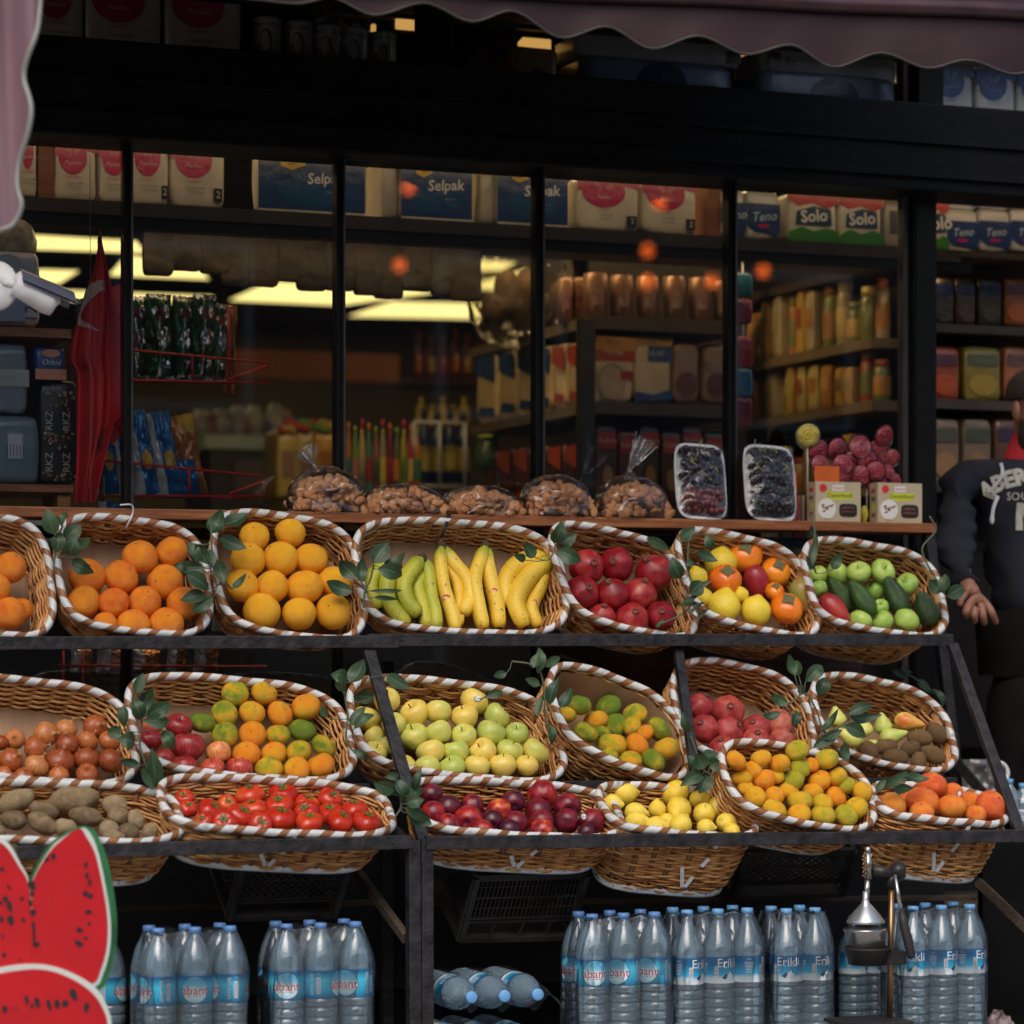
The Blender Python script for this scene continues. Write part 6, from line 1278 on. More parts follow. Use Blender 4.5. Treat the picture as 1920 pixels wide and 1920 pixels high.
pack(1082, 70, 1395, 118, YU + .06, .22, (.7, .7, .68), [(RC(.9, .2, .98, .9), (.03, .03, .04))], [], 'upper dim white pack above the beam, left one', 'tissue pack', 'tissue_pack', 'white roll packs above the beam'); papilion_b = pack(1090, 108, 1380, 185, YU, .24, (.22, .29, .40), [(('o', .52, .45, .16, .5), (.03, .05, .12))], [('Papilion', .52, .18, .16, (.2, .25, .35), 0, .3)], 'dim blue roll pack with butterfly roundel, left of pair', 'tissue pack', 'tissue_pack', 'blue roll packs above the beam', snap=uz)
pack(1425, 96, 1690, 150, YU + .06, .22, (.7, .7, .68), [(RC(.06, .3, .14, .8), (.03, .06, .05))], [('8+', .21, .5, .4, (.08, .08, .1))], 'upper dim white pack above the beam, right one', 'tissue pack', 'tissue_pack', 'white roll packs above the beam'); pack(1420, 130, 1686, 208, YU, .24, (.22, .28, .38), [(('o', .54, .4, .17, .5), (.03, .05, .11))], [('Papilion', .54, .18, .16, (.2, .25, .35), 0, .3)], 'dim blue roll pack with butterfly roundel, right of pair', 'tissue pack', 'tissue_pack', 'blue roll packs above the beam', snap=uz)
for i, (u0, u1) in enumerate([(1748, 1826), (1830, 1905), (1908, 1990)]): papilion(u0, 108, u1, 216, YU - .0, .2, ['left', 'middle', 'right'][i] + ' blue and white pack above the doorway', True, uz, True, 'blue tissue packs above the doorway')
b = MB(); b.bar(pt(870, 150, YU + .1), pt(965, 55, YU + .1), .07, .02, 0, up=Vector((0, 1, 0))); b.build('slanted_board', [M_DWOOD], None, 'dark slanted board above the beam near the upper mullion', 'board')
M_AMB = emis('amber_lamp_glow', (1, .55, .14), .5)  # glowing boxes stand in for ceiling light showing through the gaps
for i, (u, v, w_, h_) in enumerate([(762, 38, 40, 36), (700, 60, 8, 30), (1002, 85, 60, 26), (1390, 130, 14, 60)]):
    x0, x1, z0, z1 = rect_at(u - w_ / 2, v - h_ / 2, u + w_ / 2, v + h_ / 2, .44); b = MB(); b.box(((x0 + x1) / 2, .44, (z0 + z1) / 2), (x1 - x0, .02, z1 - z0), 0, bev=.006); b.box(((x0 + x1) / 2, .46, (z0 + z1) / 2), (x1 - x0 + .02, .02, z1 - z0 + .02), 1); b.build('amber_glow', [M_AMB, M_BLACK], None, ['largest amber glow above the five tins', 'narrow amber glow left of the upper mullion', 'amber glow behind the leaning amber pack', 'thin amber glow between the blue roll packs'][i], 'lamp')
# ------------------------------------------------------------------ left interior: shelves, flag, crisps
def board(name, u0, u1, v0, v1, Y, D, m, label=None, cat='shelf', parent=None):
    x0, x1, z0, z1 = rect_at(u0, v0, u1, v1, Y); b = MB(); b.box(((x0 + x1) / 2, Y + D / 2, (z0 + z1) / 2), (x1 - x0, D, z1 - z0), 0, bev=.001)
    return b.build(name, [m], parent, label, cat if parent is None else None)
ls = thing('side_shelf', pt(60, 920, .2), 'pine shelf unit with household packs behind the left window', 'shelf')
board('board', -40, 134, 614, 631, .12, .4, M_WOOD, parent=ls); board('board', -40, 138, 908, 922, .12, .4, M_WOOD, parent=ls); board('support', 108, 132, 922, 950, .14, .2, mat('yellow_board', (.35, .16, .03), .6), parent=ls)
board('side_panel', -60, 136, 640, 905, .50, .02, M_DWOOD, parent=ls)
pack(-20, 470, 78, 610, .16, .22, (.55, .58, .62), [(RC(.1, .05, .7, .5), (.30, .40, .55)), (('o', .35, .75, .3, .2), (.5, .55, .62))], [('123', .80, .22, .24, (.03, .05, .2), 90)], 'white and blue jar-like pack numbered 123 behind the security camera', 'pack', 'household_pack', amp=.008)
b = MB(); p = pt(28, 470, .26); b.lathe([(.055, -.02), (.064, .0), (.066, .03), (.05, .075), (.03, .09), (.001, .09)], 24, 0, Matrix.Translation(p)); b.build('glass_jar', [mat('frosted_jar', (.38, .33, .26), .35, var=.3, sc=30)], None, 'frosted domed jar on the pack at the far left', 'jar')
pack(-20, 642, 54, 775, .16, .22, (.20, .24, .30), [(RC(0, .38, 1, .62), (.42, .43, .42))], [], 'grey blue plastic wrapped pack on the left lower shelf', 'pack', 'household_pack', amp=.008)
pack(66, 650, 124, 712, .17, .12, (.03, .09, .30), [(('o', .5, .80, .3, .12), (.7, .3, .2)), (RC(0, 0, 1, .32), (.70, .28, .18))], [('Orkid', .5, .52, .24, (.75, .78, .85), 0, .25)], 'small blue and pink pack on the left shelf', 'pack', 'hygiene_pack')
pack(-20, 778, 76, 908, .14, .26, (.12, .19, .24), [(RC(.34, .36, .66, .74), (.30, .34, .45)), (RC(.36, .38, .64, .72), (.5, .5, .6))], [('||||||', .5, .5, .18, (.1, .1, .3))], 'large slate blue wrapped pack with pale barcode label', 'pack', 'household_pack', amp=.006)
t = pack(74, 712, 146, 906, .20, .14, (.018, .018, .02), [], [('SLEEPY', .5, .93, .05, (.5, .48, .45)), ('RKZ', .25, .60, .10, (.45, .43, .4), 90), ('RKZ', .7, .60, .10, (.45, .43, .4), 90), ('RKZ', .25, .2, .10, (.45, .43, .4), 90), ('RKZ', .7, .2, .10, (.45, .43, .4), 90)], 'black floral pattern pack beside the red flag', 'pack', 'floral_pack', amp=.002, e=10)
x0, x1, z0, z1 = rect_at(74, 712, 146, 906, .20); b = MB(); rs = random.Random(3)
for k in range(60): disc(b, Vector((rs.uniform(x0 + .01, x1 - .01), .1925, z0 + (z1 - z0) * rs.choice([rs.uniform(.72, .9), rs.uniform(.4, .5), rs.uniform(.02, .1), rs.uniform(.33, .5)]))), rs.uniform(.002, .006), rs.randrange(3), n=7)
b.build('flowers', [col((.45, .14, .08)), col((.12, .18, .06)), col((.4, .33, .24))], t)
# flag
M_FLAG = mat('red_flag_cloth', (.62, .018, .024), .6, var=.2, sc=5); M_FLW = mat('white_flag_emblem', (.62, .45, .42), .6)
YF = .09; fl = thing('flag', pt(185, 935, YF), 'red flag with white crescent hanging folded on a pole in the left window', 'flag')
Lf = bez([pt(u, v, YF) for u, v in [(186, 445), (176, 505), (163, 540), (146, 600), (134, 668), (147, 700), (147, 800), (146, 880), (143, 942)]], 50)
Rf = bez([pt(u, v, YF) for u, v in [(190, 445), (203, 505), (212, 550), (226, 600), (228, 668), (229, 720), (226, 780), (210, 800), (176, 942)]], 50)
def flagp(u, w_, o=0):
    i = w_ * 50; k = min(49, int(i)); f = i - k; l = Lf[k].lerp(Lf[k + 1], f); r_ = Rf[k].lerp(Rf[k + 1], f); p = l.lerp(r_, u)
    p.y += .022 * math.sin(u * 9 + w_ * 2.0) * min(1, w_ * 3) + .012 * math.sin(u * 19) * min(1, w_ * 3) - o; return p
b = MB(); b.grid(lambda u, v: flagp(u, v), 36, 70, 0); b.build('cloth', [M_FLAG], fl)
b = MB()
def fpx(u, v, o=.004):
    p = pt(u, v, YF); w_ = min(range(51), key=lambda i: abs(Lf[i].z - p.z)) / 50; l, r_ = flagp(0, w_), flagp(1, w_); uu = min(1, max(0, (p.x - l.x) / max(1e-6, r_.x - l.x))); q = flagp(uu, w_, o); q.z = p.z; return q
O_ = bez([(u, v, 0) for u, v in [(200, 527), (176, 528), (158, 555), (148, 590), (152, 608), (170, 618), (186, 622)]], 24); I_ = bez([(u, v, 0) for u, v in [(200, 548), (188, 546), (172, 560), (158, 582), (157, 598), (170, 612), (186, 622)]], 24)
vs = []; 
for a_, c_ in zip(O_, I_):
    for f in (0, .33, .66, 1): q = a_.lerp(c_, f); vs.append(fpx(q.x, q.y))
b.add(vs, [(i * 4 + j, i * 4 + j + 1, i * 4 + j + 5, i * 4 + j + 4) for i in range(len(O_) - 1) for j in range(3)], 0); b.build('crescent', [M_FLW], fl)
b = MB(); b.tube([pt(188, 432, YF), pt(187, 455, YF)], [.002, .008], 8); b.build('finial', [M_STEM], fl)
b = MB(); b.tube([pt(187, 445, YF + .02), pt(190, 940, YF + .02)], .007, 8); b.build('pole', [M_STEM], fl)
b = MB(); b.grid(lambda u, v: Vector((pt(200 + 36 * u, 540 + 330 * v, YF + .05).x, YF + .05 + .015 * math.sin(u * 8 + v * 3), pt(200, 530 + 10 * (1 - u) + 300 * v - 40 * abs(u - .3) * (v > .9), YF + .05).z)), 12, 30, 0); b.build('rear_fold', [M_FLAG], fl)
# crisps racks
M_REDW = mat('red_wire', (.40, .012, .012), .4, var=.1)
def crisp_rack(label, Y, lines, px, D=.16):
    t = thing('wire_rack', pt(px[0], px[1], Y), label, 'rack', 'red wire racks of packets'); b = MB()
    for ln in lines: b.tube([pt(u, v, Y + dy) for u, v, dy in ln], .0042, 6)
    b.build('wire_frame', [M_REDW], t); return t
Yr = .35
crisp_rack('upper red wire rack holding green foil packets', Yr, [[(176, 650, 0), (500, 680, 0), (508, 718, 0), (240, 713, 0), (140, 710, 0)], [(360, 667, 0), (361, 714, 0)], [(430, 712, 0), (500, 685, .1)], [(240, 716, .16), (430, 716, .16), (508, 718, 0)], [(428, 574, .02), (430, 740, .02)]], (350, 715))
crisp_rack('lower red wire rack holding blue and white crisp packets', Yr, [[(176, 862, 0), (240, 868, 0), (496, 893, 0), (500, 930, 0), (176, 930, 0)], [(354, 880, 0), (354, 928, 0)], [(430, 926, 0), (495, 902, .1)], [(176, 928, .16), (430, 934, .16), (500, 930, 0)]], (350, 930))
crisp_rack('red wire rack seen below the top shelf behind the baskets', Yr, [[(110, 1248, 0), (500, 1250, 0)], [(118, 1220, 0), (118, 1330, 0)], [(155, 1220, 0), (155, 1330, 0)], [(232, 1215, 0), (232, 1330, 0)]], (300, 1260))
def crispbag(u0, v0, u1, v1, Y, mats, regions, label, group, ang=0, seed=0, name='crisp_packet', texts=()):
    """foil packet: pillow with crimped ends; regions give material index by (x,z) in 0..1"""
    c = pt((u0 + u1) / 2, v1, Y); s_ = 1 / ppm(c); W, H = (u1 - u0) * s_, (v1 - v0) * s_; rot = Matrix.Rotation(R(ang), 3, 'Y')
    def f(u, v, sg):
        x, z = (u - .5), v; th = max(0, (1 - (2 * x) ** 4)) * max(0, 1 - abs(2 * v - 1) ** 5) * W * .24
        fold = .010 * fn_(x * 5 + seed, z * 4, sg * 3) + .006 * fn_(x * 13 + seed, z * 13, sg) + (.004 * math.sin(x * 80) if v < .04 or v > .96 else 0)
        return c + rot @ Vector((x * W * (1 - .08 * math.sin(v * 3.14)), sg * (th + .001) + fold, z * H + .006 * fn_(x * 9, seed, 0)))
    b = MB(); 
    for sg in (-1, 1):
        f0 = len(b.f); b.grid(lambda u, v: f(u, v, sg), 22, 34, 0)
        for k in range(22 * 34): x, z = (k % 22 + .5) / 22, (k // 22 + .5) / 34; b.m[f0 + k] = regions(x, z)
    for s, x, z, sz, mi in texts:
        b.text(s, None, sz * H, mi, fn=lambda q: f(min(.98, max(.02, x + q.x / W)), min(.98, max(.02, z + q.y / H)), -1) - Vector((0, .002, 0)))
    return b.build(name, mats, None, label, 'crisp packet', group)
M_GFOIL = mat('green_foil', (.018, .075, .028), .22, .55, .4, 6); M_SFOIL = mat('silver_foil', (.42, .42, .42), .18, .9, .3, 5); M_BLUEF = mat('blue_foil', (.015, .13, .35), .25, .3, .2, 5); M_WFOIL = mat('white_foil', (.50, .50, .50), .3, .1, .1, 5); M_YFOIL = mat('yellow_print', (.55, .33, .03), .35, 0, .2, 20); M_MAR = mat('maroon_foil', (.07, .012, .015), .3, .4, .3, 5); M_BROF = mat('orange_brown_foil', (.32, .12, .03), .3, .3, .3, 5)
gr = lambda x, z: 1 if (z > .93 or fn_(x * 2.2, z * 5, 7.3) > .22 or (abs(x - .5) < .05 and z < .75) or z < .06) else 2 if (.70 < z < .86 and x > .3) else 0
for i, (u0, u1, vt) in enumerate([(148, 186, 560), (232, 278, 556), (272, 322, 552), (318, 362, 556), (352, 398, 552), (384, 424, 570)]):
    crispbag(u0, vt, u1, 714, Yr + .05 + (i % 2) * .03, [M_GFOIL, M_SFOIL, M_MAR], gr, ['leftmost green foil packet behind the red flag', 'green foil packet just right of the first window bar', 'second green foil packet right of the window bar', 'middle green foil packet with silver crease', 'green foil packet left of the last in rack', 'rightmost green foil packet beside the red wire end'][i], 'green foil packets in the upper wire rack', (i - 2) * 1.5, i)
crispbag(418, 572, 440, 738, Yr + .08, [M_BROF], lambda x, z: 0, 'narrow orange-brown packet at the right end of the upper rack', 'packets at rack ends', 2, 9)
bl = lambda x, z: 1 if x + (z - .5) * .1 < .36 else (2 if (x - .66) ** 2 + ((z - .40) * 1.8) ** 2 < .045 else 0)
for i, (u0, u1, vt, an) in enumerate([(176, 226, 776, -6), (212, 264, 770, -8), (252, 302, 768, -10), (292, 350, 770, -12)]):
    crispbag(u0, vt, u1, 928, Yr + .05 + (i % 2) * .03, [M_BLUEF, M_WFOIL, M_YFOIL], bl, ['leftmost blue and white crisp packet right of the flag', 'blue and white crisp packet behind the first window bar', 'blue and white crisp packet, third from left', 'blue and white crisp packet at the right of its row'][i], 'blue and white crisp packets in the lower wire rack', an, i + 20)
crispbag(338, 776, 392, 928, Yr + .09, [M_BROF, M_BLUEF, M_YFOIL], lambda x, z: 1 if z < .45 and x < .7 else 2 if z > .75 and x > .4 else 0, 'brown and blue crisp packet at the right end of the lower rack', 'packets at rack ends', -12, 31)
for i, (u0, u1) in enumerate([(178, 236), (240, 300), (310, 350), (130, 172), (360, 410)]): crispbag(u0, 1216 if i % 2 else 1210, u1, 1262, Yr + .06, [M_BROF, M_WFOIL, M_MAR], lambda x, z: 1 if x < .4 else 0, ['lower packet in front of the red rack, second from left', 'silver and brown packet under the rail, middle', 'silver and brown packet under the rail, fourth', 'silver and brown packet under the rail, leftmost', 'silver and brown packet under the rail, rightmost'][i], 'packets seen under the top rail', 4, i + 40)
for i, (u0, u1, v0, v1) in enumerate([(170, 215, 940, 1100), (395, 450, 1050, 1185), (330, 390, 1130, 1190)]): crispbag(u0, v0, u1, v1, Yr + .06, [M_BLUEF, M_WFOIL, M_YFOIL], bl, ['blue packet seen behind the first orange basket', 'blue packet seen between the two orange baskets', 'low blue packet right of first orange basket'][i], 'blue packets below the sill', 5, i + 60)
# white sack bottom-left behind leaves
x0, x1, z0, z1 = rect_at(-20, 968, 160, 1120, .10); b = MB(); puff(b, ((x0 + x1) / 2, .2, (z0 + z1) / 2), (x1 - x0, .16, z1 - z0), 0, 5, .012, 3); b.build('cloth_sack', [mat('grey_sack_cloth', (.33, .33, .28), .8, var=.15, sc=4, bmp=.3, bsc=30)], None, 'grey cloth sack below the sill at the far left', 'sack')

# ------------------------------------------------------------------ far interior left and centre
M_ORB = mat('orange_fascia', (.34, .10, .018), .5, var=.15, sc=2)
fr = thing('drinks_fridge', pt(440, 940, 5.0), 'white topped chiller cabinet far inside the shop', 'fridge')
board('top_ledge', 385, 522, 816, 842, 5.0, .5, mat('pale_blue_enamel', (.62, .80, .84), .4), parent=fr); board('body', 395, 515, 842, 960, 5.05, .45, mat('dark_cabinet', (.05, .045, .05), .4), parent=fr); board('light_panel', 440, 500, 865, 925, 5.02, .02, mat('dusty_pink_panel', (.16, .13, .13), .5), parent=fr)
board('fascia_board', 440, 748, 660, 712, 6.2, .06, M_ORB, 'long orange fascia strip at the back of the shop', 'sign')
rs = random.Random(11)
for i in range(11):
    u = 376 + i * 17 + rs.uniform(-4, 4); p = pt(u, 816 - 0, 5.15); s_ = 1 / ppm(p); h_ = rs.uniform(30, 60) * s_; t_ = MB(); t_.lathe([(.035, 0), (.05, .03), (.052, h_ * .6), (.03, h_ * .9), (.02, h_)], 14, 0, Matrix.Translation(p)); t_.build('jar', [col([(.55, .58, .64), (.42, .22, .24), (.6, .62, .58), (.30, .34, .45)][i % 4], .3, .3)], None, '%s blurred pale jar from the left on the chiller cabinet' % (ordinal(i) if i < 10 else 'last'), 'jar', 'jars on the chiller cabinet')
def simplebottle(u, vt, vb, w_, Y, mats, label, group, name='bottle', neck=.45):
    p = pt(u, vb, Y); s_ = 1 / ppm(p); r_ = w_ * s_ / 2; H = (vb - vt) * s_; t = thing(name, p, label, 'bottle', group); M = Matrix.Translation(p)
    b = MB(); b.lathe([(r_ * .9, 0), (r_, .005), (r_, H * .55), (r_ * .85, H * .66), (r_ * neck * .8, H * .80), (r_ * neck * .7, H * .90)], 16, 0, M); b.build('body', [mats[0]], t)
    b = MB(); b.lathe([(r_ * 1.02, H * .15), (r_ * 1.03, H * .16), (r_ * 1.03, H * .48), (r_ * 1.02, H * .49)], 16, 0, M); b.build('label', [mats[1]], t)
    b = MB(); b.lathe([(r_ * neck, H * .88), (r_ * neck, H * .99), (r_ * neck * .6, H), (.001, H)], 12, 0, M); b.build('cap', [mats[2]], t); return t
M_DKG = mat('dark_glass', (.02, .03, .02), .15)
for i in range(7): simplebottle(786 + i * 23, 620 + (i % 3) * 8, 712, 17, 4.2, [mat('dark_red_sauce', (.14, .02, .012), .3), col([(.45, .12, .02), (.5, .25, .03), (.35, .02, .02)][i % 3]), col((.30, .02, .02))], '%s small red sauce bottle from the left at the back of the shop' % ordinal(i), 'red sauce bottles on the back shelf')
board('back_shelf', 770, 950, 712, 722, 4.15, .3, M_DWOOD, 'back shelf under the small red bottles', 'shelf')
board('back_shelf', 640, 880, 905, 930, 2.6, .4, M_DWOOD, 'dark shelf holding drinks inside the middle windows', 'shelf')
for i in range(4): simplebottle(796 + i * 24, 765 + (i % 2) * 6, 905, 24, 2.65, [mat('navy_drink', (.012, .022, .07), .2), col((.25, .2, .03)), col((.01, .01, .012))], '%s navy bottle with dull yellow label in the clear crate' % ordinal(i), 'navy bottles in a clear crate', neck=.6)
b = MB(); x0, x1, z0, z1 = rect_at(776, 792, 872, 912, 2.5)
for x in (x0, (x0 + x1) / 2, x1): b.tube([Vector((x, 2.5, z0)), Vector((x, 2.5, z1))], .007, 6)
for z in (z0, z1): b.tube([Vector((x0, 2.5, z)), Vector((x1, 2.5, z))], .006, 6)
b.build('clear_crate', [mat('pale_wire', (.42, .45, .52), .3)], None, 'pale wire crate around the navy bottles', 'crate')
for i in range(5): simplebottle(790 + i * 20, 745 + (i % 2) * 14, 800, 22, 3.2, [mat('yellow_liquid', (.38, .27, .06), .3), col((.4, .3, .08)), col((.4, .3, .1))], '%s yellow oil bottle behind the navy bottles' % ordinal(i), 'yellow oil bottles')
pal = [(.40, .03, .06), (.45, .18, .03), (.12, .28, .05), (.40, .33, .12), (.05, .18, .14), (.30, .12, .14), (.33, .30, .2), (.24, .02, .03), (.10, .13, .07), (.42, .36, .05)]
for i in range(12):
    u = 640 + i * 13; simplebottle(u, 785 + (i * 7) % 20, 925 - (i % 3) * 3, 13, 2.3 + (i % 2) * .1, [col(pal[i % 10], .4, .3), col(pal[(i + 3) % 10]), col([(.5, .03, .12), (.5, .15, .02), (.2, .35, .05)][i % 3])], '%s colourful slim bottle counted from the second window bar' % (ordinal(i) if i < 10 else ['eleventh', 'twelfth'][i - 10]), 'colourful slim bottles inside the third pane')
for i, (u0, u1, c_) in enumerate([(520, 560, (.42, .33, .10)), (556, 592, (.36, .28, .10)), (590, 634, (.50, .26, .02))]): pack(u0, 806, u1, 935, 3.2, .2, c_, [(RC(.2, .3, .8, .7), (c_[0] * .6, c_[1] * .5, c_[2]))], [], ['pale yellow upright sack left of the almond bags', 'dull yellow upright sack behind the first almond bag', 'orange-yellow sack beside the second window bar'][i], 'sack', 'upright_sack', 'yellow sacks inside', amp=.008)
b = MB()
for i in range(16): p = pt(530 + (i * 37) % 100, 806 - (i * 13) % 14, 3.2); b.ball(p, .022, i % 3, 10, 6)
b.build('sweets_pile', [col((.35, .02, .02)), col((.12, .25, .04)), col((.4, .3, .05))], None, 'pile of red and green sweets on top of the yellow sacks', 'sweets', None, 'stuff')

# ------------------------------------------------------------------ gondola with cans and cereal bags
M_GSH = mat('dark_brown_shelf', (.045, .032, .022), .5, var=.2); GY = .95; gx = pt(1102, 700, GY).x
gd = thing('gondola_shelf', (gx + .4, GY + .4, .35), 'dark shelf unit with copper tins and cereal bags, centre right', 'shelf')
board('shelf_board', 1105, 1385, 597, 622, GY, .5, M_GSH, parent=gd); board('shelf_board', 1108, 1385, 757, 780, GY, .5, M_GSH, parent=gd); board('shelf_board', 1108, 1385, 950, 972, GY, .5, M_GSH, parent=gd)
board('upright', 1090, 1116, 598, 1010, GY - .03, .05, mat('black_upright', (.010, .009, .009), .5), parent=gd); board('back_panel', 1105, 1400, 470, 1000, GY + .5, .02, mat('dark_back', (.018, .013, .01), .8), parent=gd)
for (ua, va, ub, vb) in ((885, 645, 1092, 598), (885, 796, 1092, 757), (885, 955, 1092, 940)):
    p = ptX(ub, vb + 10, gx); q = ptX(ua, va + 10, gx); b = MB(); b.box((gx + .14, (p.y + q.y) / 2, p.z), (.30, q.y - p.y, .035), 0); b.build('shelf_board', [mat('shelf_edge_painted_lit', (.12, .095, .065), .5)], gd)  # side boards get a lighter brown, light put into the colour
# copper tins on top
tz = rect_at(1100, 500, 1140, 597, GY)[2]
def tin(u, w_, vt, Y, label, zb):
    p = pt(u, 597, Y); s_ = 1 / ppm(p); r_ = w_ * s_ / 2; H = (597 - vt) * s_; t = thing('copper_tin', (p.x, Y, zb), label, 'tin', 'copper coloured tins on the shelf unit'); M = Matrix.Translation((p.x, Y, zb))
    b = MB(); b.lathe([(r_, 0), (r_, H * .94), (r_ * .96, H * .95), (r_ * .96, H), (.001, H)], 28, 0, M); b.build('body', [mat('copper_tin', (.30, .165, .10), .35, .35, .12, 8)], t)
    b = MB(); pts = []; 
    for (x, z, rx, rz, m) in ((.15, .5, .55, .30, 0), (.15, .45, .35, .14, 1)):
        vs = [M @ Vector(((r_ + .001 * (m + 1)) * math.sin(x + rx * a_ - YAW), -(r_ + .001 * (m + 1)) * math.cos(x + rx * a_ - YAW), H * (z + rz * c_))) for a_, c_ in [supere(k * .3927, 8) for k in range(16)]]; b.add(vs, [tuple(range(16))], m, smooth=False)
    b.build('label', [col((.34, .11, .06), .35), col((.22, .05, .03), .35)], t)
for i, (u, w_, vt) in enumerate([(1060, 30, 514), (1085, 24, 512), (1116, 46, 510), (1165, 44, 512), (1214, 42, 512), (1264, 42, 510), (1312, 42, 510), (1352, 30, 514)]): tin(u, w_, vt, GY + .06 + (.12 if i < 2 else 0), '%s copper tin from the left on the shelf unit' % ordinal(i), tz)
# clear big bag at the corner
p = ptX(985, 640, gx); b = MB(); x0, x1, z0, z1 = rect_at(905, 470, 1090, 625, 1.35); puff(b, ((x0 + x1) / 2, 1.45, (z0 + z1) / 2 + .02), (x1 - x0, .25, z1 - z0 + .12), 0, 3, .03, 5, 48, 30)
t = thing('clear_bag', ((x0 + x1) / 2, 1.45, z0), 'large crinkled clear bag with brown goods on the corner shelf', 'bag'); b.build('film', [clear('yellowish_film', (.95, .93, .85), .02, .07, .22, (.35, .28, .15), 1.0, 9)], t)
b = MB()
for i in range(6): q = pt(925 + (i * 31) % 130, 585 - (i % 3) * 22, 1.45); b.ball(q, (.05, .04, .07), 0, 12, 8)
b.build('brown_goods', [mat('brown_goods', (.10, .05, .03), .6, var=.4, sc=20)], t)
def cereal(u0, v0, u1, v1, Y, kind, label, group='cereal bags'):
    if kind == 0: pr, tx = [(RC(0, .62, 1, .78), (.45, .06, .02)), (RC(0, .78, 1, 1), (.55, .25, .03)), (('o', .4, .32, .36, .28), (.42, .33, .22)), (('o', .4, .32, .30, .23), (.50, .38, .24)), (RC(.62, .35, .95, .48), (.35, .05, .03))], [('Eti Lif', .42, .90, .10, (.03, .05, .15), -4, .3), ('KARISIK', .45, .75, .09, (.65, .58, .45), -8), ('YULAFLI', .6, .52, .06, (.1, .3, .1))]
    elif kind == 1: pr, tx = [(RC(.35, .62, 1, .88), (.02, .07, .25)), (RC(0, .86, 1, 1), (.5, .26, .04)), ([(0, 0), (1, .05), (1, .22), (.5, .12), (0, .16)], (.02, .06, .2))], [('Lif', .45, .92, .10, (.03, .05, .2), 0, .3), ('YULAF', .5, .75, .12, (.6, .58, .5))]
    else: pr, tx = [(('o', .5, .7, .4, .2), (.30, .22, .18)), (('o', .5, .3, .4, .2), (.12, .04, .03))], []
    return pack(u0, v0, u1, v1, Y, .08, [(.66, .52, .34), (.66, .54, .36), (.34, .22, .16)][kind], pr, tx, label, 'cereal bag', 'cereal_bag', group, e=5, amp=.006)
cereal(1117, 630, 1190, 755, GY + .06, 0, 'red and cream cereal bag right of the black upright'); cereal(1190, 632, 1260, 755, GY + .07, 1, 'blue and cream cereal bag second on the shelf'); cereal(1262, 640, 1312, 755, GY + .08, 2, 'brown patterned cereal bag left of the fourth window bar'); cereal(1318, 645, 1370, 755, GY + .09, 2, 'brown patterned bag behind the fourth window bar')
# side-facing bags along the gondola end
def sidebag(ua, ub, v0, v1, X, c0, c1, label, group, name='cereal_bag', dx=.04):
    p, q = ptX(ua, (v0 + v1) / 2, X), ptX(ub, (v0 + v1) / 2, X); y0, y1 = min(p.y, q.y), max(p.y, q.y); zm = ptX((ua + ub) / 2, v1, X).z; zt = ptX((ua + ub) / 2, v0, X).z; b = MB(); yc = (y0 + y1) / 2
    puff(b, (X + dx, yc, (zm + zt) / 2), (dx * 2, (y1 - y0) * .95, zt - zm), 0, 6, .006, ua * .1, 30, 14); t = thing(name, (X + dx, yc, zm), label, 'packet', group); b.build('body', [col(c0, .4, .15)], t)
    b = MB(); H = zt - zm; w_ = (y1 - y0)
    b.poly([Vector((X - .006, yc + w_ * a_, zm + H * c_)) for a_, c_ in ((-.42, .55), (.42, .72), (.42, .95), (-.42, .93))], Vector((-1, 0, 0)), .001, 0); b.poly([Vector((X - .006, yc + w_ * a_, zm + H * c_)) for a_, c_ in ((-.4, .08), (.3, .12), (.2, .25), (-.4, .2))], Vector((-1, 0, 0)), .001, 0); b.build('print', [col(c1)], t)
for i, (ua, ub) in enumerate([(890, 932), (934, 968), (970, 1002), (1004, 1034), (1036, 1062), (1064, 1090)]):
    f = (ua - 885) / 205; sidebag(ua, ub, 660 - 22 * f, 796 - 39 * f, gx, (.58, .45, .27), (.02, .06, .2) if i < 4 else (.35, .05, .03), '%s cereal bag from the back on the side of the shelf unit' % ordinal(i), 'cereal bags along the side of the shelf unit')
for i in range(6):
    ua = 900 + i * 32; f = (ua - 885) / 205; sidebag(ua, ua + 28, 842 - 15 * f, 955 - 10 * f, gx, (.05, .012, .01), (.34, .05, .02), '%s dark red coffee packet on the low side shelf' % ordinal(i), 'dark coffee packets on the low side shelf', 'coffee_packet')
simplebottle(915, 815, 880, 46, 1.9, [mat('dark_green_jar', (.03, .07, .03), .3), col((.04, .09, .04)), col((.25, .4, .03))], 'dark green jar with lime lid left of the third window bar', None, 'jar', .9)
for i in range(6): pack(1120 + i * 40, 795 + (i % 2) * 12, 1158 + i * 40, 950, GY + .06, .08, [(.05, .015, .012), (.09, .02, .015), (.035, .03, .02)][i % 3], [(RC(.1, .7, .9, .9), (.33, .03, .02)), (('o', .5, .35, .25, .15), (.30, .16, .05))], [('Kahve', .5, .8, .1, (.5, .4, .3))], '%s dark coffee packet from the left behind the almond and grape trays' % ordinal(i), 'coffee packet', 'coffee_packet', 'dark coffee packets behind the grapes')
